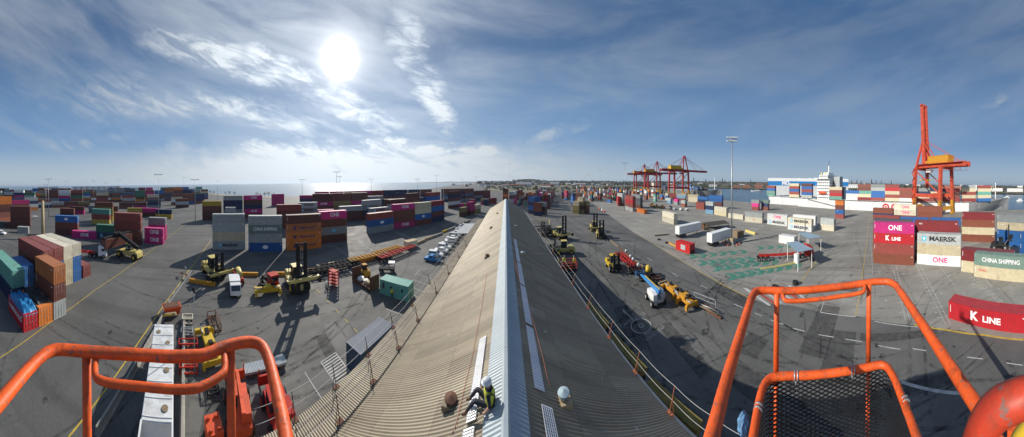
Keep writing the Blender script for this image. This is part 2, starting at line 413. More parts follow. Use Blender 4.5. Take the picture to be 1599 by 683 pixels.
# sea: one big disc
wm = bpy.data.materials.new('sea_water'); wm.use_nodes = True; wn = wm.node_tree; b = wn.nodes['Principled BSDF']
b.inputs['Base Color'].default_value = (.030, .085, .13, 1); b.inputs['Roughness'].default_value = .22; b.inputs['Specular IOR Level'].default_value = .6
gg = wn.nodes.new('ShaderNodeNewGeometry'); mp_ = wn.nodes.new('ShaderNodeMapping'); mp_.inputs['Scale'].default_value = (1, 1, 1)
wn.links.new(gg.outputs['Position'], mp_.inputs[0])
n1 = wn.nodes.new('ShaderNodeTexNoise'); n1.inputs['Scale'].default_value = .35; n1.inputs['Detail'].default_value = 6; wn.links.new(mp_.outputs[0], n1.inputs['Vector'])
bp = wn.nodes.new('ShaderNodeBump'); bp.inputs['Strength'].default_value = .55; bp.inputs['Distance'].default_value = .5
wn.links.new(n1.outputs['Fac'], bp.inputs['Height']); wn.links.new(bp.outputs[0], b.inputs['Normal'])
sheet('sea', [(30000 * math.cos(k * PI / 48), 30000 * math.sin(k * PI / 48)) for k in range(96)], wm, -3.0)

# port land (polar outline), the river basin on the far side of the quay stays water
QW = 186.0
land = []
land += [A(px, r) for px, r in ((0, 900), (60, 760), (150, 640), (250, 560), (325, 500), (340, 430), (360, 390), (400, 350), (440, 330), (500, 330), (600, 380), (660, 560), (690, 900), (712, 1500), (728, 2200), (742, 3400))]
land += [A(px, 9000) for px in (760, 900, 1040)]
land += [A(1040, 9000), A(1046, 1150)]
quay = [UW(u, QW) for u in (700, 400, 240, 110, 60)] 
quay += [Vector((205, 46, 0)), Vector((131, -98, 0)), Vector((92, -168, 0)), Vector((40, -262, 0))]
land += quay
land += [Vector((-20, -420, 0)), A(-186, 900), A(-100, 950)]
gm = sheet('ground', land, ASPH, 0.0)
# skirt below the quay and seawall
sk = MB(); n = len(land)
for i in range(n):
    p, q = land[i], land[(i + 1) % n]
    sk.quad((p.x, p.y, -.004), (q.x, q.y, -.004), (q.x, q.y, -8), (p.x, p.y, -8), CON)
tag(sk.build('quay_edge'), kind='structure')
# concrete apron: the paler yard between the road and the quay
apr = [G(1120, 700), G(1064, 548), G(1000, 450), G(938, 372), G(905, 330), UW(420, 60), UW(700, 60), UW(700, QW - .5), UW(110, QW - .5), Vector((204.5, 46, 0)), Vector((130.5, -98, 0)), Vector((92, -166, 0)), G(1599, 560), G(1599, 528), G(1480, 510), G(1360, 497)]
apr = [G(1240, 478), G(1200, 474), G(1175, 468), G(1140, 451), G(1100, 429), G(1060, 405), G(1020, 381), G(985, 360), UW(260, 34), UW(420, 44), UW(700, 60), UW(700, QW - .5), UW(110, QW - .5), Vector((204.5, 46, 0)), Vector((130.5, -98, 0)), Vector((92, -166, 0)), Vector((60, -150, 0)), G(1598, 533), G(1500, 516), G(1430, 508), G(1336, 494), G(1281, 487)]
sheet('concrete_apron', apr, CONC, .004)

# worn tyre tracks, patched squares and oil drips
def worn(name, col, lo, hi, sc, rough=.85, am=.5):
    m = bpy.data.materials.new(name); m.use_nodes = True; n_ = m.node_tree; b_ = n_.nodes['Principled BSDF']; b_.inputs['Base Color'].default_value = (*col, 1); b_.inputs['Roughness'].default_value = rough; b_.inputs['Specular IOR Level'].default_value = .2
    g_ = n_.nodes.new('ShaderNodeNewGeometry'); z_ = n_.nodes.new('ShaderNodeTexNoise'); z_.inputs['Scale'].default_value = sc; z_.inputs['Detail'].default_value = 8; z_.inputs['Roughness'].default_value = .7; n_.links.new(g_.outputs['Position'], z_.inputs['Vector'])
    r_ = n_.nodes.new('ShaderNodeMapRange'); r_.inputs[1].default_value = lo; r_.inputs[2].default_value = hi; r_.inputs[4].default_value = am; n_.links.new(z_.outputs['Fac'], r_.inputs[0]); n_.links.new(r_.outputs[0], b_.inputs['Alpha']); return m
TYM = worn('tyre_rubber_marks', (.030, .030, .031), .42, .68, .8); OILM = worn('oil_stains', (.022, .022, .023), .38, .62, 1.6, .7, .6); PATM = worn('asphalt_patches', (.070, .070, .070), .25, .55, 1.2, .85, .42); PALM = worn('pale_dust', (.27, .26, .235), .45, .75, .5)
rnd = random.Random(77)
def arc_strip(b, c, a0, L_, curv, w, m, z):
    n = 14; pts = []; a = a0; p = Vector((c.x, c.y, 0))
    for k in range(n + 1): pts.append((p.copy(), a)); p += Vector((math.cos(a), math.sin(a), 0)) * L_ / n; a += curv / n
    for (p, a), (q, a2) in zip(pts, pts[1:]):
        s, t = Vector((-math.sin(a), math.cos(a), 0)) * w / 2, Vector((-math.sin(a2), math.cos(a2), 0)) * w / 2
        b.add([(v.x, v.y, z) for v in (p - s, q - t, q + t, p + s)], [(0, 1, 2, 3)], m)
def spot(): return G(rnd.choice((rnd.uniform(0, 640), rnd.uniform(860, 1599), rnd.uniform(900, 1599))), 300 + 330 * rnd.random() ** 1.6 + 8)
bt_ = MB()
for k in range(150):
    c = spot(); a = rnd.choice((PI / 2 - GRID, -GRID, PI / 2, PI / 2 - GRID)) + rnd.gauss(0, .22); L_ = rnd.uniform(8, 45); cv = rnd.gauss(0, .7); wd_ = rnd.uniform(.22, .45); gp = rnd.uniform(1.6, 2.6)
    for s_ in (-1, 1): arc_strip(bt_, c + Vector((-math.sin(a), math.cos(a), 0)) * s_ * gp / 2, a, L_, cv, wd_, TYM if rnd.random() < .75 else PALM, .006 + .00002 * k)
tag(bt_.build('tyre_marks'), kind='structure')
bt_ = MB()
for k in range(120):
    c = spot(); n = 12; r0 = rnd.uniform(.12, .6) * (1 + c.length * .012); ph = rnd.uniform(0, 6); e_ = rnd.uniform(.4, 1)
    bt_.add([(c.x + math.cos(j * PI / 6) * r0 * (1 + .3 * math.sin(3 * j + ph)), c.y + math.sin(j * PI / 6) * r0 * e_ * (1 + .25 * math.cos(2 * j + ph)), .0095 + .00001 * k) for j in range(n)], [tuple(range(n))], OILM)
tag(bt_.build('oil_stains'), kind='structure')
bt_ = MB()
for k in range(45):
    c = spot(); a = -GRID + rnd.choice((0, PI / 2)); u_ = Vector((math.cos(a), math.sin(a), 0)); v_ = Vector((-u_.y, u_.x, 0)); w_, h_ = rnd.uniform(1, 4), rnd.uniform(1.5, 12)
    bt_.add([(q.x, q.y, .0052 + .000008 * k) for q in (c, c + v_ * w_, c + v_ * w_ + u_ * h_, c + u_ * h_)], [(0, 3, 2, 1)], PATM if k % 3 else PALM)
tag(bt_.build('asphalt_patches'), kind='structure')
PAINTW = mat('white_road_paint', (.46, .46, .44), .8, var=.35, scale=1.2)
PAINTY = mat('yellow_road_paint', (.50, .36, .05), .8, var=.35, scale=1.2)
PAINTG = mat('green_road_paint', (.065, .205, .155), .9, var=.55, scale=1.1)
PAINTR = mat('red_road_paint', (.36, .07, .05), .85, var=.4, scale=.8)
mk_w = MB(); mk_y = MB(); mk_g = MB(); mk_r = MB()
def line(b, p, q, w, m, z=.012, dash=None):
    p, q = Vector(p), Vector(q); p.z = q.z = z
    d = q - p; Ln = d.length; d.normalize(); s = Vector((d.y, -d.x, 0)) * w / 2
    if dash is None: b.quad(p - s, q - s, q + s, p + s, m); return
    t = 0
    while t < Ln:
        e = min(Ln, t + dash[0]); b.quad(p + d * t - s, p + d * e - s, p + d * e + s, p + d * t + s, m); t += dash[0] + dash[1]
def pline(b, pts, w, m, z=.012, dash=None):
    P = [G(*p) for p in pts]
    for p, q in zip(P, P[1:]): line(b, p, q, w, m, z, dash)
# lane dashes of the road beside the yard
dashes = [(930, 352, 936, 356), (967, 378, 973, 383), (1011, 403, 1018, 408), (1050, 427, 1058, 432), (1094, 446, 1105, 451), (1145, 475, 1160, 481), (1178, 489, 1190, 494), (1203, 500, 1223, 507), (1238, 513, 1257, 518), (1278, 523, 1302, 527), (1320, 530, 1346, 534), (1371, 540, 1406, 546), (1425, 545, 1446, 548), (1510, 558, 1535, 561), (1571, 567, 1597, 571)]
for x0, y0, x1, y1 in dashes: line(mk_w, G(x0, y0), G(x1, y1), .14, PAINTW)
# road edge lines
pline(mk_y, [(985, 360), (1020, 381), (1060, 405), (1100, 429), (1140, 451), (1175, 468)], .14, PAINTY)
pline(mk_w, [(1281, 488), (1336, 495)], .2, PAINTW); pline(mk_w, [(1365, 502), (1433, 511)], .16, PAINTW)
pline(mk_y, [(1427, 507), (1480, 516), (1540, 524), (1599, 531)], .3, PAINTY)
pline(mk_y, [(1358, 340), (1350, 405), (1343, 455), (1336, 494)], .13, PAINTY)
pline(mk_w, [(1281, 488), (1290, 462)], .12, PAINTW)
pline(mk_w, [(1408, 597), (1505, 615)], .35, PAINTW)
pline(mk_y, [(1248, 443), (1262, 425), (1275, 408)], .16, PAINTY)
pline(mk_w, [(1190, 455), (1215, 430)], .1, PAINTW)
# bay grid of the stacking area
for (x0, y0, x1, y1) in ((1359, 372, 1363, 428), (1393, 414, 1414, 500), (1399, 414, 1420, 499), (1430, 412, 1477, 508), (1436, 412, 1484, 507), (1466, 414, 1491, 447), (1500, 415, 1565, 477), (1507, 416, 1573, 480), (1539, 436, 1549, 450)):
    line(mk_w, G(x0, y0), G(x1, y1), .09, PAINTW)
for (x0, y0, x1, y1) in ((1393, 414, 1414, 500), (1430, 412, 1477, 508), (1500, 415, 1565, 477)):
    p, q = G(x0, y0), G(x1, y1); d = (q - p); ln = d.length; d.normalize(); s = Vector((d.y, -d.x, 0))
    for k in range(int(ln / 1.4)):
        c = p + d * (k * 1.4 + .5); line(mk_w, c - s * 1.1, c + s * .9, .09, PAINTW, .016)
for (x, y) in ((1373, 425), (1378, 448), (1384, 470), (1411, 428), (1421, 455), (1452, 431), (1470, 458), (1483, 431), (1505, 458), (1519, 444), (1560, 452)):
    c = G(x, y); line(mk_w, c - GW * .5, c + GW * .5, .1, PAINTW); line(mk_w, c - GU * .4, c + GU * .4, .1, PAINTW, .016)
# green chevron lanes at the weighbridge
for (xa, ya, xb, yb, n_) in ((1073, 401, 1168, 393, 6), (1088, 411, 1178, 405, 6), (1110, 420, 1215, 408, 7), (1132, 433, 1250, 414, 8), (1180, 388, 1240, 384, 4)):
    for k in range(n_):
        t = k / n_; c = G(xa + (xb - xa) * t, ya + (yb - ya) * t); d = (G(xb, yb) - G(xa, ya)).normalized(); s = Vector((-d.y, d.x, 0))
        wd = 1.75
        for sg in (-1, 1):
            a0 = c + s * sg * wd; tip = c + d * 1.5
            vs = [tip, tip + d * 1.9, a0 + d * 1.9, a0]
            if sg < 0: vs = vs[::-1]
            mk_g.add([(v.x, v.y, .012) for v in vs], [(0, 1, 2, 3)], PAINTG)
# red and white zebra corner
zc = [G(1160, 450), G(1240, 445), G(1262, 465), G(1200, 478)]
for k in range(7):
    t0, t1 = k / 7, (k + .5) / 7
    a0, b0 = zc[0].lerp(zc[1], t0), zc[3].lerp(zc[2], t0); a1, b1 = zc[0].lerp(zc[1], t1), zc[3].lerp(zc[2], t1)
    (mk_r if k % 2 else mk_w).add([(v.x, v.y, .012) for v in (a0, a1, b1, b0)], [(0, 1, 2, 3)], PAINTR if k % 2 else PAINTW)
# left yard lines
pline(mk_y, [(107, 683), (150, 629), (215, 537), (259, 472), (299, 417), (330, 375)], .16, PAINTY)
pline(mk_y, [(0, 559), (75, 506), (150, 452), (200, 418), (259, 374), (290, 350)], .13, PAINTY)
pline(mk_w, [(262, 476), (300, 422)], .1, PAINTW)
for k in range(5):
    t = k / 5; a_ = G(258 + 38 * t, 478 - 56 * t); line(mk_w, a_, a_ + GW * 1.0 , .1, PAINTW, .016)
for k in range(9): 
    x0, y0 = 480 + k * 14.5, 437 + k * 15.3
    if k < 8: line(mk_y, G(x0, y0), G(x0 + 6, y0 + 6), .12, PAINTY)
pline(mk_w, [(521, 383), (560, 412)], .1, PAINTW); pline(mk_w, [(560, 378), (590, 396)], .1, PAINTW); pline(mk_w, [(645, 352), (668, 364)], .12, PAINTW); pline(mk_w, [(686, 350), (703, 356)], .1, PAINTW)
pline(mk_w, [(617, 362), (640, 372)], .3, PAINTW)
# car bays beside the shed
for x0, y0, x1, y1 in ((650, 428, 676, 436), (645, 437, 670, 446), (640, 447, 662, 457), (636, 456, 655, 466), (603, 483, 628, 492), (590, 496, 616, 508), (476, 582, 503, 624), (386, 642, 398, 683), (655, 422, 648, 430)):
    line(mk_w, G(x0, y0), G(x1, y1), .09, PAINTW)
# hatched box
hb = [G(501, 566), G(524, 551), G(548, 583), G(524, 600)]
for i in range(4): line(mk_w, hb[i], hb[(i + 1) % 4], .1, PAINTW)
for k in range(1, 9):
    t = k / 9; line(mk_w, hb[0].lerp(hb[3], t), hb[1].lerp(hb[2], t), .16, PAINTW, .016)
# muster circle and lettering beside the shed
c = G(1001, 509)
for rr in (1.55, .42):
    for k in range(40):
        a0, a1 = k * PI / 20, (k + 1) * PI / 20
        mk_w.add([(c.x + math.cos(a) * q, c.y + math.sin(a) * q, .012) for a, q in ((a0, rr), (a1, rr), (a1, rr - .1), (a0, rr - .1))], [(0, 1, 2, 3)], PAINTW)
pline(mk_w, [(988, 499), (972, 484)], .12, PAINTW); pline(mk_w, [(972, 484), (975, 489)], .12, PAINTW); pline(mk_w, [(972, 484), (977, 486)], .12, PAINTW)
tag(mk_w.build('white_road_markings'), kind='structure'); tag(mk_y.build('yellow_road_markings'), kind='structure')
tag(mk_g.build('green_road_markings'), kind='structure'); tag(mk_r.build('red_road_markings'), kind='structure')
def ground_text(s, px, py, h, rz, name='road_lettering'):
    me = text_mesh(s, mat('worn_white_paint', (.26, .26, .25), .85, var=.5, scale=2.5), h, .01, ext=.002).copy()
    for v in me.vertices: x, y, z = v.co; v.co = (y, z, x * .5)
    o = mk(name, me, None, G(px, py, .014), rz); tag(o, kind='structure'); return o
me = None
ground_text('CAUTION', 984, 502, .6, R(4)); ground_text('ALL', 1012, 520, .6, R(4)); ground_text('VEHICLES', 1022, 522, .6, R(4)); ground_text('12', 1004, 491, .7, R(4)); ground_text('10', 1033, 511, .7, R(4))
# ---------------------------------------------------------------- the shed
RZ = 14.2                       # ridge height
SL = .59                        # slope
LE, RE, OE = 6.03, 6.60, 7.75   # lateral eaves: left, right, outer canopy
Y0, Y1 = 1.2, 74.0
def roof_mat(name, c0, c1, metal=.15, rough=.55, patch=True):
    m = bpy.data.materials.new(name); m.use_nodes = True; nt = m.node_tree; N_ = nt.nodes; L_ = nt.links; b = N_['Principled BSDF']
    g = N_.new('ShaderNodeNewGeometry')
    mp_ = N_.new('ShaderNodeMapping'); mp_.inputs['Scale'].default_value = (.35, 2.2, .35); L_.new(g.outputs['Position'], mp_.inputs[0])
    n1 = N_.new('ShaderNodeTexNoise'); n1.inputs['Scale'].default_value = .5; n1.inputs['Detail'].default_value = 8; n1.inputs['Roughness'].default_value = .7; L_.new(mp_.outputs[0], n1.inputs['Vector'])
    r = N_.new('ShaderNodeMapRange'); r.inputs[1].default_value = .33; r.inputs[2].default_value = .67; L_.new(n1.outputs['Fac'], r.inputs[0])
    mx = N_.new('ShaderNodeMix'); mx.data_type = 'RGBA'; mx.inputs['A'].default_value = (*c0, 1); mx.inputs['B'].default_value = (*c1, 1); L_.new(r.outputs[0], mx.inputs['Factor'])
    out = mx.outputs['Result']
    if patch:
        n2 = N_.new('ShaderNodeTexNoise'); n2.inputs['Scale'].default_value = .9; n2.inputs['Detail'].default_value = 9; n2.inputs['Roughness'].default_value = .75; L_.new(g.outputs['Position'], n2.inputs['Vector'])
        r2 = N_.new('ShaderNodeMapRange'); r2.inputs[1].default_value = .56; r2.inputs[2].default_value = .72; r2.inputs[4].default_value = .5; L_.new(n2.outputs['Fac'], r2.inputs[0])
        m2 = N_.new('ShaderNodeMix'); m2.data_type = 'RGBA'; L_.new(r2.outputs[0], m2.inputs['Factor']); L_.new(out, m2.inputs['A']); m2.inputs['B'].default_value = (c0[0] * .75, c0[1] * .55, c0[2] * .42, 1)
        out = m2.outputs['Result']
        # sheet overlaps: darker line every sheet across the fall
        sp = N_.new('ShaderNodeSeparateXYZ'); L_.new(g.outputs['Position'], sp.inputs[0])
        br = N_.new('ShaderNodeMath'); br.operation = 'PINGPONG'; br.inputs[1].default_value = 1.15; L_.new(sp.outputs[0], br.inputs[0])
        r3 = N_.new('ShaderNodeMapRange'); r3.inputs[1].default_value = .0; r3.inputs[2].default_value = .018; r3.inputs[3].default_value = .6; r3.inputs[4].default_value = 0; L_.new(br.outputs[0], r3.inputs[0])
        m3 = N_.new('ShaderNodeMix'); m3.data_type = 'RGBA'; L_.new(r3.outputs[0], m3.inputs['Factor']); L_.new(out, m3.inputs['A']); m3.inputs['B'].default_value = (.10, .05, .03, 1)
        out = m3.outputs['Result']
        # every sheet weathered a little differently, rust streaks down the fall, rows of screws
        def fl(v, k): q = N_.new('ShaderNodeMath'); q.operation = 'FLOOR'; d_ = N_.new('ShaderNodeMath'); d_.operation = 'DIVIDE'; L_.new(v, d_.inputs[0]); d_.inputs[1].default_value = k; L_.new(d_.outputs[0], q.inputs[0]); return q.outputs[0]
        cb = N_.new('ShaderNodeCombineXYZ'); L_.new(fl(sp.outputs[0], 2.3), cb.inputs[0]); L_.new(fl(sp.outputs[1], .82), cb.inputs[1])
        wn_ = N_.new('ShaderNodeTexWhiteNoise'); wn_.noise_dimensions = '2D'; L_.new(cb.outputs[0], wn_.inputs['Vector'])
        r6 = N_.new('ShaderNodeMapRange'); r6.inputs[3].default_value = .80; r6.inputs[4].default_value = 1.10; L_.new(wn_.outputs['Value'], r6.inputs[0])
        v6 = N_.new('ShaderNodeVectorMath'); v6.operation = 'SCALE'; L_.new(out, v6.inputs[0]); L_.new(r6.outputs[0], v6.inputs['Scale']); out = v6.outputs[0]
        ms = N_.new('ShaderNodeMapping'); ms.inputs['Scale'].default_value = (.22, 5.0, .22); L_.new(g.outputs['Position'], ms.inputs[0])
        n7 = N_.new('ShaderNodeTexNoise'); n7.inputs['Scale'].default_value = 1.0; n7.inputs['Detail'].default_value = 8; n7.inputs['Roughness'].default_value = .75; L_.new(ms.outputs[0], n7.inputs['Vector'])
        r7 = N_.new('ShaderNodeMapRange'); r7.inputs[1].default_value = .55; r7.inputs[2].default_value = .70; r7.inputs[4].default_value = .7; L_.new(n7.outputs['Fac'], r7.inputs[0])
        m7 = N_.new('ShaderNodeMix'); m7.data_type = 'RGBA'; L_.new(r7.outputs[0], m7.inputs['Factor']); L_.new(out, m7.inputs['A']); m7.inputs['B'].default_value = (.15, .085, .045, 1); out = m7.outputs['Result']
        n8 = N_.new('ShaderNodeTexNoise'); n8.inputs['Scale'].default_value = 2.3; n8.inputs['Detail'].default_value = 4; L_.new(g.outputs['Position'], n8.inputs['Vector'])
        r8 = N_.new('ShaderNodeMapRange'); r8.inputs[1].default_value = .70; r8.inputs[2].default_value = .73; r8.inputs[4].default_value = .6; L_.new(n8.outputs['Fac'], r8.inputs[0])
        m8 = N_.new('ShaderNodeMix'); m8.data_type = 'RGBA'; L_.new(r8.outputs[0], m8.inputs['Factor']); L_.new(out, m8.inputs['A']); m8.inputs['B'].default_value = (.5, .5, .47, 1); out = m8.outputs['Result']
    L_.new(out, b.inputs['Base Color']); b.inputs['Metallic'].default_value = metal; b.inputs['Roughness'].default_value = rough
    return m
RF = roof_mat('weathered_zinc_sheet', (.235, .195, .135), (.335, .285, .20), .1, .6)
RFR = RF
RN = roof_mat('new_blue_grey_sheet', (.30, .355, .385), (.39, .445, .475), .1, .55, False)
CLR = roof_mat('translucent_roof_sheet', (.52, .54, .58), (.68, .68, .70), 0, .35, False)

def zroof(x): return RZ - SL * abs(x)
def corrugated(name, xa, xb, y0, y1, zf, m, pitch=.112, amp=.021, parent=None, lift=0.0, cuts=1):
    """a sheet whose ribs run down the slope, wave along Y"""
    nrib = int((y1 - y0) / pitch); per = 5
    xs = [xa + (xb - xa) * k / cuts for k in range(cuts + 1)]
    ys = [y0 + i * pitch / per for i in range(nrib * per + 1)]
    vs = []; 
    for i, y in enumerate(ys):
        a = amp * math.cos(2 * PI * i / per)
        for x in xs: vs.append((x, y, zf(x) + a + lift))
    k = len(xs); fs = []
    for i in range(len(ys) - 1):
        for j in range(k - 1):
            a = i * k + j; fs.append((a, a + 1, a + k + 1, a + k))
    me = bpy.data.meshes.new(name); me.from_pydata(vs, [], fs); me.materials.append(m); me.polygons.foreach_set('use_smooth', [True] * len(fs)); me.update()
    if me.polygons[0].normal.z < 0: me.flip_normals()
    return mk(name, me, parent)
shed = thing('storage_shed', 'long wharf shed with weathered corrugated gable roof and blue grey ridge sheets', 'shed', (0, 0, 0))
corrugated('roof_slope', -LE, -.55, Y0, Y1, zroof, RF, parent=shed, cuts=6)
corrugated('roof_slope', .55, RE, Y0, Y1, zroof, RFR, parent=shed, cuts=6)
ez = zroof(LE)
corrugated('canopy_roof', -OE, -LE + .12, Y0, Y1 - 19, lambda x: ez - .12 - .15 * (abs(x) - LE), RF, parent=shed, cuts=2)
corrugated('ridge_sheet', -.62, -.06, Y0, Y1, zroof, RN, parent=shed, lift=.035)
corrugated('ridge_sheet', .06, .64, Y0, Y1, zroof, RN, parent=shed, lift=.035)
b = MB()
b.prism([(-.13, RZ - .035), (-.06, RZ + .075), (.06, RZ + .075), (.13, RZ - .035)], Y0, Y1, RN, 'Y')
for k in range(1, 24): b.prism([(-.135, RZ - .03), (-.062, RZ + .082), (.062, RZ + .082), (.135, RZ - .03)], Y0 + k * 3.1, Y0 + k * 3.1 + .05, LGY, 'Y')
b.build('ridge_cap', shed)
WALL = mat('cream_rendered_wall', (.46, .43, .36), .9, var=.2, scale=.6)
b = MB()
b.box((-LE + .2, (Y0 + Y1) / 2, (ez - .3) / 2), (.2, Y1 - Y0 - .6, ez - .3), WALL)
b.build('side_wall', shed)
b = MB(); rz_ = zroof(RE); b.box((RE - .3, (Y0 + Y1) / 2, (rz_ - .1) / 2), (.2, Y1 - Y0 - .6, rz_ - .1), WALL); b.build('side_wall', shed)
for yy in (Y0 + .3, Y1 - .3):
    b = MB(); b.prism([(-LE + .31, 0), (RE - .41, 0), (RE - .41, rz_ - .0), (0, RZ - .12), (-LE + .31, ez - .05)], yy - .1, yy + .1, WALL, 'Y'); b.build('gable_wall', shed)
b = MB()
b.tube([(RE + .06, Y0, rz_ - .06), (RE + .06, Y1, rz_ - .06)], .075, GRY, 8); b.build('gutter', shed)
b = MB(); b.beam((-LE - .02, Y0, ez - .01), (-LE - .02, Y1, ez - .01), .09, .05, DRK); b.build('flashing', shed)
for x0, y0 in ((RE - .12, 12), (RE - .12, 26), (RE - .12, 40), (RE - .12, 56)):
    b = MB(); b.tube([(x0 + .1, y0, rz_ - .1), (x0 + .1, y0, .1)], .05, GRY, 8); b.build('downpipe', shed)
# roller doors on the dim side
for k in range(6):
    b = MB(); yy = 8 + k * 11; b.box((RE - .17, yy, 2.6), (.06, 4.6, 5.2), GRN)
    for j in range(12): b.box((RE - .13, yy, .3 + j * .42), (.05, 4.5, .06), DRK)
    b.build('roller_door', shed)
# translucent strips let into the slopes: corrugated patches proud of the sheets
def strip(side, xa, xb, ya, yb):
    o = corrugated('skylight_sheet', side * xa if side > 0 else -xb, side * xb if side > 0 else -xa, ya, yb, zroof, CLR, parent=shed, lift=.03)
for ya, yb in ((13.3, 17.0), (9.55, 13.15), (6.45, 9.4)): strip(1, .95, 1.30, ya, yb)
strip(1, .95, 1.27, 17.15, 24)
# two ladders of punched walkway mesh lying on the slopes
WLK = mat('galvanised_walkway', (.55, .56, .58), .45, .5, var=.15)
def walkway(xc, w, ya, yb, nm):
    b = MB(); s = 1 if xc > 0 else -1
    xs = [xc - w / 2, xc + w / 2]
    n = int((yb - ya) / .075)
    for k in range(n + 1):
        y = ya + (yb - ya) * k / n
        b.beam((xs[0], y, zroof(xs[0]) + .05), (xs[1], y, zroof(xs[1]) + .05), .042, .012, WLK)
    for j in range(6):
        x = xs[0] + w * j / 5; b.beam((x, ya, zroof(x) + .062), (x, yb, zroof(x) + .062), .03, .012, WLK)
    b.build(nm, shed)
def rr(px, py, side):
    """where the line of sight meets that slope"""
    d = ray(px, py); t = (RZ - EYE) / (d.z + SL * side * d.x); return Vector((d.x * t, d.y * t, EYE + d.z * t))
p = rr(865, 683, 1); q = rr(846, 610, 1); walkway((p.x + q.x) / 2, .32, 3.9, 6.0, 'roof_walkway')
p = rr(728, 683, -1); walkway(-1.02, .30, 3.6, 5.35, 'roof_walkway'); walkway(-1.0, .27, 5.55, 8.6, 'roof_walkway')
# vents
def vent(px, py, side, label, cap, r=.25, h=.42, grp='roof vents'):
    p = rr(px, py, side)
    t = thing('roof_vent', label, 'vent', (p.x, p.y, p.z - .06), 0, grp)
    b = MB(); b.prism([(-.26, -.22), (.26, -.22), (.22, .22), (-.22, .22)], -.03, .16, RF if cap is RUS else TAN, 'Z'); b.build('flashing_base', t)
    b = MB(); b.cyl((0, 0, .1), (0, 0, h), r * .62, cap if cap is RUS else GRY, 14); b.build('vent_pipe', t)
    b = MB(); n = 20; vs = [(math.cos(k * 2 * PI / n) * q, math.sin(k * 2 * PI / n) * q, z) for q, z in ((r * .96, h - .03), (r, h), (r * .94, h + .02), (.012, h + .085)) for k in range(n)]
    b.add(vs, [(i * n + j, i * n + (j + 1) % n, (i + 1) * n + (j + 1) % n, (i + 1) * n + j) for i in range(3) for j in range(n)] + [tuple(range(n))[::-1]], cap); b.build('cowl', t)
    for k in range(3): a = k * 2.1; b = MB(); b.beam((math.cos(a) * r * .6, math.sin(a) * r * .6, h - .12), (math.cos(a) * r * .9, math.sin(a) * r * .9, h), .015, .015, GRY); b.build('stay', t)
CAPB = mat('vent_cap_galvanised', (.36, .46, .50), .55, .1, var=.1)
vent(880, 628, 1, 'vent with pale conical cap on the shaded roof slope near the punched walkway', CAPB, .205, .36)
vent(704, 632, -1, 'rusty brown round vent beside the seated roof worker', RUS, .22, .26)
vent(761, 402, -1, 'small rusty vent part way up the sunny roof slope', RUS, .22, .3)
vent(767, 357, -1, 'rusty vent on the sunny slope, second from the far gable', RUS, .22, .3)
vent(777, 334, -1, 'tiny rusty vent on the sunny slope nearest the far gable', RUS, .2, .28)
vent(692, 431, -1, 'dark vent at the edge where the canopy meets the sunny slope', RUS, .2, .3)
vent(816, 397, 1, 'pale round vent near the long skylight strip on the shaded slope', CAPB, .2, .25)
vent(805, 354, 1, 'small white vent high on the shaded slope toward the far gable', CAPB, .17, .2)
# edge protection: posts with two wires, each side one fence
def edge_fence(name, label, pts, posts, m, h=1.05, lean=0.0, tie=None):
    t = thing(name, label, 'safety rail', pts[0])
    o = Vector(pts[0])
    for k, p in enumerate(posts):
        b = MB(); q = Vector(p) - o
        b.beam(q, q + Vector((lean, 0, h)), .028, .028, m); b.beam(q + Vector((0, -.25, 0)), q + Vector((lean * .6, 0, h * .62)), .025, .025, m); b.box(q + Vector((0, 0, .02)), (.22, .3, .03), m)
        b.build('post', t)
    for f in (.5, 1.0):
        b = MB(); pp = []
        for i in range(len(posts) - 1):
            p, q = Vector(posts[i]) - o, Vector(posts[i + 1]) - o
            for s_ in range(5):
                u = s_ / 5; v = p.lerp(q, u) + Vector((lean * f, 0, h * f - .05 * math.sin(PI * u))); pp.append(v)
        pp.append(Vector(posts[-1]) - o + Vector((lean * f, 0, h * f)))
        b.tube(pp, .011, tie or ROP, 5); b.build('rail_wire', t)
def canz(x): return ez - .12 - .15 * (abs(x) - LE)
lp = [( -LE - .25, y, ez - .1) for y in (3.6, 5.6, 7.9, 10.4, 13.2, 17.2, 21.2, 26, 31)]
edge_fence('roof_edge_rail', 'steel post and wire safety rail along the canopy step of the sunny slope', [lp[0]], lp, RUS, .95, -.25)
lp = [(-OE + .1, y, canz(OE) + .02) for y in (2.4, 4.2, 6.6, 9.2, 12, 15, 19, 24, 29, 35)]
edge_fence('roof_edge_rail', 'steel post and wire safety rail along the outer canopy edge above the blue container', [lp[0]], lp, RUS, .95, -.3)
rp = [(RE - .05, y, rz_ + .02) for y in (2.2, 4.0, 6.0, 8.6, 11.5, 15, 19, 23, 28, 33, 39, 46)]
edge_fence('roof_edge_rail', 'galvanised guard rail with orange posts along the shaded eave', [rp[0]], rp, mat('dull_orange_paint', (.34, .11, .05), .75, var=.3, scale=6, rust=.4), .95, .35)
# lifelines on the slopes
def cable(name, label, pts, m, r=.012, cat='rope', sag=0.0):
    o = Vector(pts[0]); b = MB(); b.tube([Vector(p) - o for p in pts], r, m, 6)
    ob = b.build(name); ob.location = o; tag(ob, label, cat); return ob
ol = [rr(x, y, -1) + Vector((0, 0, .03)) for x, y in ((704, 683), (712, 665), (718, 640), (727, 600), (737, 560), (746, 515), (752, 480), (760, 430))]
cable('safety_rope', 'orange lifeline rope laid down the sunny slope past the worker', ol, PNKP, .009)
ol = [rr(x, y, 1) + Vector((0, 0, .03)) for x, y in ((860, 610), (853, 585), (848, 560), (840, 530), (832, 500), (822, 470), (812, 440), (800, 395))]
cable('safety_rope', 'thin orange lifeline rope on the shaded slope above the punched walkway', ol, PNKP, .007)
cable('safety_rope', 'pale line running from the ridge to the red work platform at the eave', [rr(802, 385, 1) + Vector((0, 0, .05)), rr(830, 397, 1) + Vector((0, 0, .05)), (RE - .1, 27.5, rz_ + .12)], ROP, .02)
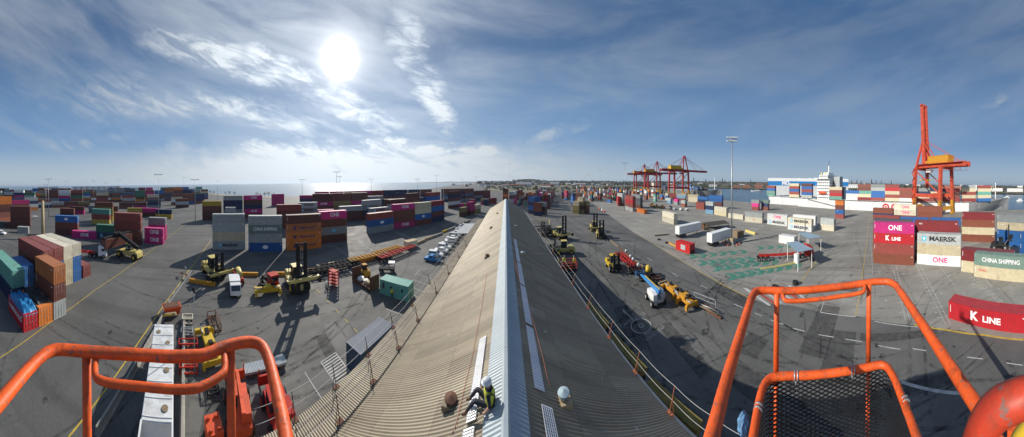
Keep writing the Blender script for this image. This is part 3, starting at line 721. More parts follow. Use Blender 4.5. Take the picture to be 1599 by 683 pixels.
# coiled blue hose & orange net near the eave
c0 = Vector((RE - .15, 3.2, rz_ + .08))
b = MB(); 
for k in range(3): b.tube([(math.cos(a * PI / 8) * (.20 - .02 * k), math.sin(a * PI / 8) * (.28 - .02 * k), .02 + .035 * k) for a in range(16)], .018, LGY, 6, closed=True)
o = b.build('coiled_hose'); o.location = c0; tag(o, 'pale coiled hose lying against the guard rail at the shaded eave', 'hose')

# ---------------------------------------------------------------- the seated roofer
SKIN = mat('skin', (.45, .26, .18), .6, var=.05); DEN = mat('dark_work_trousers', (.035, .035, .05), .85, var=.2, scale=20)
HIV = mat('hi_vis_yellow', (.58, .60, .06), .7, var=.15, scale=15); BOOT = mat('brown_boot_leather', (.12, .06, .035), .7, var=.2)
NVS = mat('navy_shirt', (.02, .025, .05), .85); HELM = mat('white_helmet', (.55, .58, .60), .4, var=.03); HARN = mat('black_webbing', (.02, .02, .02), .8)
def skinned(name, joints, edges, mats, parent, facemat=None, sub=1):
    me = bpy.data.meshes.new(name); me.from_pydata([j[0] for j in joints], edges, []); o = mk(name, me, parent)
    sm = o.modifiers.new('s', 'SKIN'); sm.use_smooth_shade = True
    for i, j in enumerate(joints):
        r = j[1]; me.skin_vertices[0].data[i].radius = r if isinstance(r, tuple) else (r, r)
    me.skin_vertices[0].data[0].use_root = True
    su = o.modifiers.new('u', 'SUBSURF'); su.levels = su.render_levels = sub
    dg = bpy.context.evaluated_depsgraph_get(); dg.update()
    m2 = bpy.data.meshes.new_from_object(o.evaluated_get(dg)); o.modifiers.clear(); o.data = m2; m2.name = name
    m2.materials.clear()
    for m in mats: m2.materials.append(m)
    for p in m2.polygons:
        p.use_smooth = True
        if facemat: p.material_index = facemat(p.center)
    return o
hp = rr(764, 634, -1)
wk = thing('person', 'roof worker in white helmet and yellow high visibility vest sitting below the ridge', 'person', (hp.x, hp.y, hp.z + .02), 0); wk.scale = (.92, .98, .72)
J = [((0, 0, .12), (.15, .13)), ((.02, .02, .30), (.14, .11)), ((.0, .04, .48), (.17, .12)), ((-.02, .05, .60), (.08, .07)), ((-.04, .05, .68), (.055, .055)), ((-.07, .05, .80), (.085, .095)), ((-.075, .05, .88), (.07, .08)),
     ((-.02, -.16, .55), .065), ((.04, -.27, .33), .05), ((-.10, -.30, .13), .038), ((-.18, -.30, .08), .04),
     ((-.02, .25, .55), .065), ((-.14, .33, .34), .05), ((-.34, .26, .24), .038), ((-.42, .24, .22), .04),
     ((-.10, -.10, .12), .10), ((-.46, -.12, .26), .075), ((-.70, -.16, -.14), .055), ((-.74, -.16, -.24), .05), ((-.88, -.17, -.29), .045),
     ((-.10, .10, .12), .10), ((-.42, .20, .30), .075), ((-.62, .22, -.08), .055), ((-.66, .22, -.18), .05), ((-.80, .22, -.24), .045)]
E = [(0, 1), (1, 2), (2, 3), (3, 4), (4, 5), (5, 6), (2, 7), (7, 8), (8, 9), (9, 10), (2, 11), (11, 12), (12, 13), (13, 14), (0, 15), (15, 16), (16, 17), (17, 18), (18, 19), (0, 20), (20, 21), (21, 22), (22, 23), (23, 24)]
def fm(c):
    if c.z > .64: return 0
    if c.x < -.60 and c.z < -.08: return 3
    if c.x < -.14 and c.z < .42 and abs(c.y) < .24 and not (c.x < -.28 and c.y > .235 and c.z > .16): return 1
    if c.z < .2 and abs(c.y) < .22: return 1
    if (c.y < -.22 and c.z < .3) or (c.y > .22 and c.z < .3 and c.x < -.2): return 0
    return 2
skinned('body', J, E, [SKIN, DEN, NVS, BOOT], wk, fm)
def vest_shell(parent):
    b = MB(); n = 16; rings = []
    for z, rx, ry, cx, cy in ((.13, .175, .165, 0, 0), (.25, .175, .155, .015, .02), (.38, .185, .165, .005, .03), (.50, .20, .15, -.01, .045), (.585, .15, .11, -.02, .05)):
        rings.append([(cx + math.cos(k * 2 * PI / n) * rx * .86, cy + math.sin(k * 2 * PI / n) * ry * 1.25, z) for k in range(n)])
    vs = [v for r_ in rings for v in r_]; fs = [(i * n + j, i * n + (j + 1) % n, (i + 1) * n + (j + 1) % n, (i + 1) * n + j) for i in range(4) for j in range(n)]
    b.add(vs, fs, HIV, True); o = b.build('hi_vis_vest', parent)
    b = MB()
    for s_ in (-1, 1): b.tube([(.15, s_ * .14, .16), (.175, s_ * .05, .33), (.16, -s_ * .08, .48), (.06, -s_ * .11, .60)], .017, HARN, 6)
    b.tube([(math.cos(k * PI / 8) * .165, math.sin(k * PI / 8) * .215, .17) for k in range(16)], .016, HARN, 6, closed=True)
    b.build('harness', parent)
vest_shell(wk)
b = MB(); n = 18; rings = []
for z, r_ in ((.80, .150), (.81, .135), (.86, .128), (.91, .112), (.95, .075), (.965, .02)): rings.append([(-.075 + math.cos(k * 2 * PI / n) * r_ * 1.12 - (.03 if z < .81 else 0), .05 + math.sin(k * 2 * PI / n) * r_, z) for k in range(n)])
vs = [v for r_ in rings for v in r_]; fs = [(i * n + j, i * n + (j + 1) % n, (i + 1) * n + (j + 1) % n, (i + 1) * n + j) for i in range(5) for j in range(n)] + [tuple(range(5 * n, 6 * n))]
b.add(vs, fs, HELM, True); b.build('helmet', wk)
for sgn, w0 in ((-1, (-.18, -.30, .08)), (1, (-.42, .24, .22))):
    for f_ in range(5):
        a = R(-28 + f_ * 14); 
        pts = [w0, (w0[0] - .05, w0[1] + math.sin(a) * .05, w0[2] - .01), (w0[0] - .08, w0[1] + math.sin(a) * .075, w0[2] - .035)]
        b = MB(); b.tube(pts, [.013, .011, .008], SKIN, 6); b.build('finger', wk)

# ---------------------------------------------------------------- the raised work platform round the camera
def S3(px, py, dz=None, r=None):
    """a spot of the basket seen at a pixel, dz below the eye or r away"""
    d = ray(px, py); k = math.hypot(d.x, d.y)
    t = (-dz / d.z) if dz is not None else r / k
    return Vector((d.x * t, d.y * t, EYE + d.z * t))
def smooth(pts, it=2):
    for _ in range(it):
        q = [pts[0]]
        for a, b_ in zip(pts, pts[1:]): q += [a.lerp(b_, .25), a.lerp(b_, .75)]
        q.append(pts[-1]); pts = q
    return pts
bk = thing('boom_lift', 'orange tubular basket rails of the raised boom lift the photo is taken from', 'boom lift', (8, -14, 0))
off = Vector((8, -14, 0))
def bt(name, pts, r, m=ORG, n=12, par=None, sm=True):
    p = smooth([Vector(x) for x in pts]) if sm else [Vector(x) for x in pts]
    b = MB(); b.tube([x - off for x in p], r, m, n); return b.build(name, bk)
TR = .0205
bt('top_rail', [S3(1097, 730, .6), S3(1112, 683, .6), S3(1135, 590, .6), S3(1163, 500, .6), S3(1176, 456, .6), S3(1192, 453, .6), S3(1225, 455, .6), S3(1290, 450, .6), S3(1345, 443, .6), S3(1372, 439, .6), S3(1396, 441, .6), S3(1412, 464, .6), S3(1460, 535, .6), S3(1500, 597, .6), S3(1540, 655, .6), S3(1560, 700, .6)], TR)
bt('top_rail', [S3(-30, 660, .6), S3(0, 628, .6), S3(40, 580, .6), S3(72, 549, .6), S3(100, 544, .6), S3(200, 550, .6), S3(300, 556, .6), S3(318, 556, .6), S3(350, 541, .6), S3(385, 533, .6), S3(408, 537, .6), S3(420, 560, .6), S3(432, 610, .6), S3(447, 683, .6), S3(452, 730, .6)], .0195)
bt('guard_bar', [S3(1223, 452, .6), S3(1223, 467, .62), S3(1229, 471, .63), S3(1265, 469, .63), S3(1310, 463, .63), S3(1346, 458, .62), S3(1351, 452, .61), S3(1349, 441, .6)], .0115)
bt('guard_bar', [S3(150, 556, .62), S3(147, 585, .62), S3(155, 596, .62), S3(220, 602, .62), S3(306, 608, .62), S3(318, 603, .62), S3(345, 588, .62), S3(352, 578, .62), S3(350, 552, .61)], .0125)
def down(px, py, dz, low, r, name='post', m=ORG):
    p = S3(px, py, dz); bt(name, [p, Vector((p.x, p.y, EYE - low))], r, m, sm=False); return p
pa = down(1213, 455, .6, 1.12, .0165); pb = down(1357, 442, .6, 1.12, .0165)
down(135, 546, .6, 1.75, .018); down(360, 538, .6, 1.75, .018)
lowz = 1.06
rail2 = [S3(1168, 730, lowz), S3(1176, 683, lowz), S3(1186, 620, lowz), S3(1196, 594, lowz), S3(1215, 587, lowz), S3(1260, 586, lowz), S3(1310, 581, lowz), S3(1355, 574, lowz), S3(1378, 568, lowz), S3(1392, 580, lowz), S3(1408, 620, lowz), S3(1432, 683, lowz), S3(1446, 730, lowz)]
bt('mid_rail', rail2, .021)
for x_, y_ in ((1243, 587), (1331, 578), (1184, 640), (1413, 628)):
    c = S3(x_, y_, lowz); i = min(range(len(rail2)), key=lambda k: (rail2[k] - c).length); tdir = (rail2[min(i + 1, len(rail2) - 1)] - rail2[max(i - 1, 0)]).normalized()
    for k_ in (-.008, .010): bt('hose_clamp', [c + tdir * (k_ - .004), c + tdir * (k_ + .004)], .0245, GRY, 16, sm=False)
    bt('clamp_bolt', [c + Vector((0, 0, -.02)), c + Vector((0, 0, -.05))], .007, GRY, 6, sm=False)
# woven mesh skirt of the basket end, real strands in diamonds, following the mid rail
MESHM = mat('black_coated_mesh', (.03, .032, .034), .4, .5, var=.2)
path = smooth(rail2, 1)
cum = [0]
for a_, b_ in zip(path, path[1:]): cum.append(cum[-1] + (b_ - a_).length)
def along(s):
    s = max(0, min(cum[-1], s))
    for i in range(len(path) - 1):
        if s <= cum[i + 1]: return path[i].lerp(path[i + 1], (s - cum[i]) / max(1e-6, cum[i + 1] - cum[i]))
    return path[-1]
b = MB(); dw, dh, deep = .050, .024, .62
ncol = int(cum[-1] / dw); nrow = int(deep / dh)
Vector0 = Vector((0, 0, -.024))
for i in range(ncol):
    for j in range(nrow):
        s0 = i * dw; c_ = [along(s0) + Vector((0, 0, -j * dh - dh / 2)), along(s0 + dw / 2) + Vector((0, 0, -j * dh)), along(s0 + dw) + Vector((0, 0, -j * dh - dh / 2)), along(s0 + dw / 2) + Vector((0, 0, -j * dh - dh))]
        for a_, d_ in ((0, 1), (1, 2), (3, 0), (2, 3)):
            p_, q_ = c_[a_] + Vector0 - off, c_[d_] + Vector0 - off
            b.beam(p_, q_, .0035, .0055, MESHM)
mm = b.build('mesh_skirt', bk); mm['kind'] = 'stuff' if False else 'thing'
del mm['kind']
for p_ in (pa, pb): bt('post', [Vector((p_.x * 1.02, p_.y * 1.02, EYE - 1.12)), Vector((p_.x * 1.02, p_.y * 1.02, EYE - 1.75))], .014, ORG, sm=False)
# basket floor and toe boards
fl = [Vector((-.72, -.55, EYE - 1.76)), Vector((-.9, .25, EYE - 1.76)), Vector((.95, .33, EYE - 1.76)), Vector((1.22, -.36, EYE - 1.76))]
b = MB(); FLM = mat('basket_floor_plate', (.06, .062, .064), .6, .4, var=.3, scale=12)
b.prism([(p.x - off.x, p.y - off.y) for p in fl][::-1], EYE - 1.80, EYE - 1.76, FLM, 'Z'); b.build('basket_floor', bk)
for i in range(4): 
    p_, q_ = fl[i], fl[(i + 1) % 4]; b = MB(); b.beam(p_ - off + Vector((0, 0, .06)), q_ - off + Vector((0, 0, .06)), .012, .12, ORG); b.build('toe_board', bk)
# corner posts under the side rails
for x_, y_ in ((1176, 458), (1396, 443)):
    pass
# thick red bend of the control guard at the corner
b = MB(); bt('control_guard', [S3(1512, 760, r=.25), S3(1524, 700, r=.25), S3(1534, 668, r=.25), S3(1553, 640, r=.25), S3(1580, 626, r=.25), S3(1615, 614, r=.26), S3(1660, 612, r=.27)], .0195, mat('control_guard_paint', (.48, .045, .018), .5, var=.3, scale=20, rust=.3, bump=.06, bscale=80, chips=True), 20)
bt('cable_sleeve', [S3(1575, 720, r=.33), S3(1598, 668, r=.33), S3(1640, 650, r=.33)], .012, YEL, 10)
# boom, turret and chassis
b = MB(); top = Vector((.15, -.75, EYE - 1.9)); kn = Vector((8.6, -14.6, 3.1))
b.beam(top - off, top.lerp(kn, .45) - off, .28, .30, ORG); b.build('fly_boom', bk)
b = MB(); b.beam(top.lerp(kn, .42) - off, kn - off, .42, .46, ORG); b.build('main_boom', bk)
b = MB(); b.box((.4, -.4, 2.0), (2.2, 3.2, 1.4), ORG, R(20)); b.box((.4, -.4, 1.1), (1.4, 1.4, .6), DRK); b.build('turret', bk)
b = MB(); b.box((0, 0, .85), (2.3, 3.6, .45), DRK); b.build('chassis', bk)
for sx_ in (-1, 1):
    for sy_ in (-1, 1):
        b = MB(); b.cyl((sx_ * 1.05, sy_ * 1.35, .55), (sx_ * 1.45, sy_ * 1.35, .55), .55, BLK, 20); b.cyl((sx_ * 1.42, sy_ * 1.35, .55), (sx_ * 1.47, sy_ * 1.35, .55), .28, ORG, 14); b.build('wheel', bk)
# bag of blue rags tied outside the rail
BLR = mat('blue_plastic_bag', (.12, .26, .45), .5, var=.5, scale=40)
c_ = S3(1160, 664, r=.62); bg_ = bmesh.new(); bmesh.ops.create_icosphere(bg_, subdivisions=3, radius=1)
for v in bg_.verts:
    n_ = math.sin(v.co.x * 5 + v.co.z * 7) * .12 + math.sin(v.co.y * 9 + v.co.x * 3) * .1
    v.co = Vector((v.co.x * .018 * (1 + n_), v.co.y * .016 * (1 + n_), v.co.z * .034 * (1 + n_ * .6)))
me = bpy.data.meshes.new('plastic_bag'); bg_.to_mesh(me); bg_.free(); me.materials.append(BLR)
o = mk('plastic_bag', me, None, c_); tag(o, 'crumpled blue plastic bag tied outside the orange basket rail', 'bag')
# ---------------------------------------------------------------- shipping containers
CCOL = {  # own paint colours
 'rust brown': (.21, .065, .038), 'dark brown': (.105, .038, .030), 'brown': (.15, .05, .036), 'red brown': (.24, .055, .045), 'dark red': (.20, .024, .028), 'red': (.42, .016, .024), 'orange': (.60, .18, .03), 'burnt orange': (.38, .13, .04),
 'pink': (.55, .025, .20), 'magenta': (.42, .02, .14), 'cream': (.52, .46, .31), 'pale cream': (.60, .56, .44), 'white': (.66, .67, .65), 'light grey': (.36, .39, .38), 'grey': (.22, .245, .25), 'dark grey': (.08, .09, .10), 'blue': (.02, .115, .34), 'navy': (.014, .03, .09), 'light blue': (.14, .29, .42), 'teal': (.11, .30, .24), 'sage green': (.19, .29, .24), 'green': (.04, .17, .10), 'yellow': (.45, .33, .06), 'olive': (.24, .19, .07), 'grey green': (.14, .21, .19), 'steel blue': (.06, .12, .20), 'mustard': (.48, .33, .04)}
CW = 2.44
def cbox(b, c, d): b.box(c, d, PAINT)
def corr_panel(b, x, y0, y1, z0, z1, sx, pitch=.28, dep=.036, along='Y'):
    """trapezoid ribs; outer face at x (sx = outward sign)"""
    n = max(3, int(round((y1 - y0) / pitch))); p = (y1 - y0) / n; prof = []
    for i in range(n):
        a = y0 + i * p; prof += [(a, 0), (a + p * .26, 0), (a + p * .42, dep), (a + p * .84, dep)]
    prof.append((y1, 0))
    vs = []
    for yy, dd in prof:
        for zz in (z0, z1): vs.append((x - sx * dd, yy, zz) if along == 'Y' else (yy, x - sx * dd, zz))
    k = len(prof); b.add(vs, [(2 * i, 2 * i + 2, 2 * i + 3, 2 * i + 1) for i in range(k - 1)], PAINT)
CM = {}
def cont_meshes(Ln, H):
    key = (Ln, H)
    if key in CM: return CM[key]
    W = CW; hl = Ln / 2; hw = W / 2; out = {}
    b = MB()   # frame
    for sx_ in (-1, 1):
        for sy_ in (-1, 1): b.box((sx_ * (hw - .07), sy_ * (hl - .08), H / 2), (.14, .16, H), PAINT)
        b.box((sx_ * (hw - .04), 0, H - .05), (.08, Ln - .32, .10), PAINT); b.box((sx_ * (hw - .05), 0, .08), (.10, Ln - .32, .16), PAINT)
    for sy_ in (-1, 1):
        b.box((0, sy_ * (hl - .06), H - .07), (W - .28, .12, .14), PAINT); b.box((0, sy_ * (hl - .06), .08), (W - .28, .12, .16), PAINT)
    for sx_ in (-1, 1):
        for sy_ in (-1, 1):
            for zz in (.06, H - .06): b.box((sx_ * (hw - .085), sy_ * (hl - .085), zz), (.18, .18, .125), PAINT)
    out['frame'] = b.mesh('frame')
    for nm, sx_ in (('side_wall', 1), ('side_wall', -1)):
        b = MB(); corr_panel(b, sx_ * (hw - .012), -hl + .16, hl - .16, .16, H - .10, sx_); out[('side', sx_)] = b.mesh(nm)
    b = MB(); corr_panel(b, -hl + .03, -hw + .14, hw - .14, .16, H - .14, -1, along='X'); out['end_wall'] = b.mesh('end_wall')
    b = MB(); n = int(round((Ln - .24) / .21)); p = (Ln - .24) / n; vs = []; prof = []
    for i in range(n): a = -hl + .12 + i * p; prof += [(a, 0), (a + p * .2, .018), (a + p * .8, .018)]
    prof.append((hl - .12, 0))
    for yy, dd in prof:
        for xx in (-hw + .08, hw - .08): vs.append((xx, yy, H - .03 + dd))
    b.add(vs, [(2 * i, 2 * i + 1, 2 * i + 3, 2 * i + 2) for i in range(len(prof) - 1)], PAINT); out['roof'] = b.mesh('roof')
    b = MB(); b.box((0, 0, .14), (W - .2, Ln - .24, .04), DRK); out['base'] = b.mesh('floor_plate')
    for k, sx_ in ((0, -1), (1, 1)):
        b = MB(); b.box((sx_ * (hw - .14) / 2, hl - .045, H / 2), ((hw - .14) - .02, .05, H - .30), PAINT)
        for zz in (.3, .42, .58, .7): b.box((sx_ * (hw - .14) / 2, hl - .022, H * zz), ((hw - .14) - .1, .016, .05), PAINT)
        out[('door', k)] = b.mesh('door')
        b = MB()
        for xx in (.28, .82): 
            b.cyl((sx_ * xx, hl + .012, .12), (sx_ * xx, hl + .012, H - .12), .02, GRY, 6)
            for zz in (.2, .5, .8): b.box((sx_ * xx, hl + .004, H * zz), (.11, .02, .06), GRY)
            b.box((sx_ * (xx - .12), hl + .02, 1.15), (.26, .018, .035), GRY)
        out[('bars', k)] = b.mesh('locking_bar')
    # everything in one mesh for distant ones
    b = MB()
    for k_, me in out.items():
        if k_ in ('base',) or (isinstance(k_, tuple) and k_[0] == 'bars'): continue
        vs = [v.co.copy() for v in me.vertices]; b.add(vs, [tuple(p.vertices) for p in me.polygons], PAINT)
    for sx_ in (-1, 1):
        for xx in (.28, .82): b.box((sx_ * xx, hl + .01, H / 2), (.035, .03, H - .25), GRY)
    out['all'] = b.mesh('shipping_container')
    CM[key] = out
    return out

RECS = []
ORD = ['bottom', 'second', 'third', 'fourth', 'fifth', 'sixth']
class Rec: pass
def rec(c, rz, Ln, H, z, col, label, group, logo=None, face=1, sy=1.0, door=1, near=False, lvl=0, n=1):
    r = Rec(); r.c = Vector((c[0], c[1], 0)); r.rz = rz; r.L = Ln; r.H = H; r.z = z; r.col = col; r.label = label; r.group = group
    r.logo = logo; r.face = face; r.sy = sy; r.door = door; r.near = near
    dd = math.hypot(c[0], c[1]); r.size = Ln * H / max(1, dd * dd) * (1.35 if lvl == n - 1 else 1.0)
    r.dist = dd
    RECS.append(r); return r
def level_word(k, n):
    if n == 1: return 'standing alone'
    if k == n - 1: return 'top'
    return ORD[k]
def stack(BL, BR, levels, desc, Ln=12.19, H=2.6, hs=None, face_len=True, flip=False, z0=0.0, end=None, grp='stacked shipping containers', depth=None, minr=None):
    """BL, BR: seen feet of the visible long side. levels: (colour, lettering or None), from the ground up"""
    p, q = (G(*BL) if not isinstance(BL, Vector) else BL), (G(*BR) if not isinstance(BR, Vector) else BR)
    d = (q - p); meas = d.length; d.normalize()
    sy = max(.84, min(1.18, meas / Ln)); nrm = Vector((d.y, -d.x, 0))
    c = (p + q) / 2 - nrm * CW / 2
    rz = math.atan2(d.y, d.x) - PI / 2
    return stack_at(c, rz, levels, desc, Ln, H, hs, sy, flip, z0, grp)
def stack_at(c, rz, levels, desc, Ln=12.19, H=2.6, hs=None, sy=1.0, flip=False, z0=0.0, grp='stacked shipping containers'):
    z = z0; n = len(levels); out = []
    for k, lv in enumerate(levels):
        cn, logo = lv if isinstance(lv, tuple) else (lv, None)
        h = hs[k] if hs else H
        jit = random.uniform(.86, 1.14); base = CCOL[cn]; col = clampc(x * jit for x in base)
        pos = level_word(k, n)
        what = f"{'short ' if Ln < 8 else ''}{cn} container" + (' with big lettering' if logo else '')
        lab = f"{what}, {pos} {desc}" if n == 1 else f"{what}, {pos} of {desc}"
        out.append(rec((c.x, c.y), rz + random.uniform(-.004, .004), Ln, h, z, col, lab, grp, logo, 1, sy, -1 if flip else 1, lvl=k, n=n))
        z += h + .02
    return out
def LG(kind): return kind
# --- yard beyond the parked forklifts (sea side)
stack((332, 390), (383, 390), [('light grey', 'MAERSK'), 'cream', 'light grey', 'light grey'], 'the pale stack where the yellow road line ends', hs=[2.6, 2.6, 2.9, 2.6])
stack((388, 393), (441, 393), [('blue', 'dot'), 'light grey', ('grey green', 'CHINA SHIPPING'), 'light grey'], 'the stack behind the small white truck')
stack((448, 392), (502, 387), [('orange', 'Hapag-Lloyd'), ('orange', 'Hapag-Lloyd'), ('burnt orange', 'Hapag-Lloyd'), 'dark brown'], 'the mostly orange stack')
stack((500, 381), (542, 376), ['dark brown', ('grey', 'bdot'), 'brown', ('pink', 'ONE')], 'the stack beside the mostly orange one')
stack((577, 366), (615, 359), ['grey', ('blue', 'dot'), 'red brown'], 'the three high stack before the pink topped one')
stack((615, 358), (648, 353), [('magenta', 'ONE'), 'brown', 'brown', ('pink', 'ONE')], 'the stack with pink at top and bottom')
stack((649, 353), (673, 349), ['brown', ('blue', 'dot'), 'cream', 'cream'], 'the cream topped stack near the car row')
stack((674, 348), (694, 343), ['navy', 'brown', 'blue', 'dark red'], 'the dark red topped stack near the car row')
stack((349, 341), (379, 341), ['blue', 'grey', 'navy', 'navy', 'light grey'], 'the stack behind the pale stack')
stack((352, 348), (368, 348), ['red brown', 'navy', 'light grey'], 'the low stack tucked behind the pale stack', Ln=6.06)
stack((381, 341), (410, 340), ['brown', ('pink', 'ONE'), 'navy', 'dark brown', ('pink', 'ONE')], 'the dark stack with pink top behind the sage green one')
stack((316, 344), (346, 344), ['dark brown', 'dark brown', 'brown', ('mustard', None)], 'the brown stack under a yellow one near the light mast')
stack((432, 357), (471, 356), ['dark brown', 'dark brown', 'brown', 'red brown'], 'the brown stack behind the orange stack')
stack((466, 350), (496, 349), ['brown', 'brown', ('grey', 'MAERSK'), ('light grey', 'MAERSK')], 'the grey lettered pair behind the orange stack')
stack((495, 343), (521, 342), ['brown', ('magenta', 'ONE')], 'the low pair behind the grey lettered pair')
stack((486, 335), (523, 334), ['navy', 'dark brown', ('magenta', 'ONE'), 'dark brown', 'dark brown'], 'the tall dark stack against the sea')
stack((531, 347), (567, 344), ['dark brown', 'dark brown', 'light grey'], 'the stack with bright roof beside the pink topped one')
stack((568, 344), (596, 340), ['brown', 'navy', ('grey', 'MAERSK'), 'light grey'], 'the white roofed stack behind the three high stack')
stack((579, 352), (607, 348), ['navy', 'brown', ('grey', 'MAERSK')], 'the grey topped stack behind the three high stack')
stack((608, 342), (635, 338), ['brown', 'grey', 'light grey', 'dark brown'], 'the stack rising behind the pink top')
stack((637, 336), (655, 332), ['dark brown', 'olive', 'olive', 'brown', 'dark brown'], 'the olive and brown stack')
stack((662, 333), (692, 328), ['blue', 'navy', 'blue', 'blue', 'red brown'], 'the blue stack with red brown top')
stack((700, 327), (722, 323), ['dark brown', 'white', 'brown', 'navy', 'dark brown'], 'the tall stack nearest the shed end')
# --- left yard
stack((90, 367), (117, 369), ['dark brown', 'brown', ('blue', 'dot')], 'the blue topped stack in the open yard')
stack((114, 372), (148, 374), [('pink', 'ONE')], 'beside the blue topped stack', H=2.7)
stack((155, 373), (183, 375), [('steel blue', 'MAERSK'), 'green'], 'the green topped pair')
stack((143, 350), (171, 352), ['yellow', 'red brown', 'teal'], 'the teal topped stack')
stack((148, 345), (176, 346), ['yellow', 'olive', 'olive', ('brown', None)], 'the stack behind the teal topped one')
stack((166, 344), (184, 344), ['yellow', 'yellow', 'brown'], 'the yellow doored stack behind', Ln=6.06)
stack((181, 380), (217, 383), ['dark brown', 'brown', 'red brown', 'red brown'], 'the tall red brown stack by the loader')
stack((228, 380), (252, 382), [('pink', 'ONE'), ('pink', 'ONE')], 'the pink pair at the road edge', Ln=8.4)
stack((233, 373), (257, 375), [('magenta', None), 'pink', 'grey'], 'the grey topped stack behind the pink pair', Ln=8.4)
stack((243, 341), (268, 342), ['mustard', 'navy'], 'the low navy and mustard pair')
stack((222, 338), (246, 339), ['dark brown', ('pink', None)], 'the low pink roofed pair')
stack((200, 338), (221, 338), ['navy', ('yellow', None)], 'the low yellow and navy pair')
stack((95, 338), (114, 339), ['dark brown', 'brown'], 'the low brown pair in the open yard')
stack((110, 334), (131, 335), ['magenta', 'dark brown'], 'the low pair behind the brown pair')
stack((136, 332), (152, 333), ['steel blue', 'grey'], 'the grey pair behind the teal topped stack', Ln=6.06)
stack((22, 357), (41, 358), ['dark brown', 'dark brown', 'brown', 'brown'], 'the narrow tall stack by the yard office')
stack((27, 364), (44, 365), ['light grey', 'blue'][:1], 'in front of the narrow tall stack', Ln=6.06)
for k, (x, y) in enumerate(((2, 355), (11, 356))):
    stack((x, y), (x + 9, y), ['dark grey', 'dark brown'][k:k + 1] * 1, ('beside the white van' if k else 'behind the white van'), Ln=6.06)
# the near block behind the rails: end faces along the yellow line
def nearbox(corner, levels, desc, Ln=12.19, H=2.6, back=0.0, grp='stacked shipping containers'):
    """corner: foot of the corner between visible side and visible end"""
    p = G(*corner) if not isinstance(corner, Vector) else corner
    # side faces +GW (towards the yard road), end faces +GU ; boxes run away along -GU
    c = p - GU * (Ln / 2) - GW * (CW / 2) if False else p - GU * (Ln / 2 + back) - GW * (CW / 2)
    return stack_at(c, -GRID, levels, desc, Ln, H, grp=grp)
c1_ = G(61, 505.6); 
def nb(k, shift=0.0): return Vector((0, 0, 0)) + NB0 - GW * (k * 2.62) - GU * shift
NB0 = G(37, 520.5)
nearbox(nb(0), [('red', 'text')], 'beneath the blue tarpaulin', Ln=6.06, H=2.4)
nearbox(nb(1), ['orange'], 'next to the tarpaulin covered one', Ln=6.06)
nearbox(nb(2.05), ['light grey', 'brown', ('burnt orange', None)], 'the orange brown topped stack at the yellow line', Ln=6.06)
NC = G(100, 447.5)
nearbox(NC, ['cream', 'cream', 'pale cream'], 'the all cream stack at the yellow line', Ln=12.19)
nearbox(NC - GW * 2.55, ['blue', 'blue', 'pale cream'], 'the cream over blue stack at the yellow line', Ln=12.19)
nearbox(NC - GW * 5.6, ['red brown'], 'at the far end of the near block', Ln=6.06)
nearbox(NC + GW * 2.55, ['brown', 'blue', 'red brown'], 'the wide red brown roofed block, inner row', Ln=12.19)
nearbox(NC + GW * 5.1, ['cream', 'brown', 'red brown'], 'the wide red brown roofed block, outer row', Ln=12.19)
nearbox(A(18.6, 35.7), ['navy', 'teal'], 'the teal topped pair behind the tarpaulin', Ln=12.19, H=2.9)
nearbox(nb(1.6, 9), ['blue', 'blue'], 'the blue pair behind the orange brown topped stack', Ln=6.06)
# black tarp draped lump on the orange one and blue tarpaulin on the red one
def tarp(name, label, c, lx, ly, z, h, m, rz, seed):
    rnd = random.Random(seed); nx, ny = 14, 22; vs = []; fs = []
    for i in range(nx + 1):
        for j in range(ny + 1):
            u, v = i / nx * 2 - 1, j / ny * 2 - 1
            e = min(1, (1 - abs(u)) * 5) * min(1, (1 - abs(v)) * 6)
            hump = h * (.55 + .3 * math.sin(v * 4 + seed) + .18 * math.sin(u * 6 + v * 9) + .10 * math.sin(u * 17 + 3 * v) + .08 * math.sin(v * 23 - u * 5))
            vs.append((u * lx / 2 * (1 + .02 * math.sin(v * 15)), v * ly / 2 * (1 + .015 * math.sin(u * 13)), -.28 * (1 - e) + max(.03, hump) * e))
    for i in range(nx):
        for j in range(ny): a = i * (ny + 1) + j; fs.append((a, a + ny + 1, a + ny + 2, a + 1))
    b = MB(); b.add(vs, fs, m, True); o = b.build(name); o.location = (c.x, c.y, z); o.rotation_euler = (0, 0, rz)
    return tag(o, label, 'tarpaulin')
tarp('tarpaulin', 'bright blue tarpaulin heaped over the red open top container', nb(0) - GU * 3.03 - GW * 1.22, 2.5, 6.1, 2.44, 1.15, mat('blue_tarpaulin', (.02, .19, .42), .45, var=.15, scale=4, bump=.4, bscale=14), -GRID, 1)
tarp('tarpaulin', 'black tarpaulin over the orange container beside the blue tarpaulin', nb(1) - GU * 3.4 - GW * 1.22, 2.4, 5.4, 2.62, .7, mat('black_tarpaulin', (.022, .024, .028), .5, var=.2, bump=.4, bscale=14), -GRID, 4)
# --- river side of the yard
stack((1364, 411), (1427, 415), ['rust brown', 'red brown', ('red', 'K LINE'), ('pink', 'ONE')], 'the pink topped stack on the marked bays', hs=[2.6, 2.6, 2.6, 2.6])
stack((1432, 412), (1500, 417), [('white', 'ONE pink'), 'cream', ('light grey', 'MAERSK big')], 'the grey topped stack on the marked bays')
stack((1428, 405), (1496, 409), ['rust brown', 'cream', 'dark red', ('dark red', 'small')], 'the dark red topped stack behind the grey topped one')
stack((1363, 401), (1424, 405), ['rust brown', 'red brown', 'brown', 'dark grey'], 'the row just behind the pink topped stack')
stack((1521, 432), (1606, 442), [('cream', 'OOCL'), ('sage green', 'CHINA SHIPPING')], 'the sage green topped pair')
stack((1501, 424), (1583, 432), ['cream', 'dark red'], 'the low pair behind the sage green one')
stack((1502, 377), (1553, 379), ['rust brown', 'cream', 'rust brown', 'dark red'], 'the four high cream banded stack')
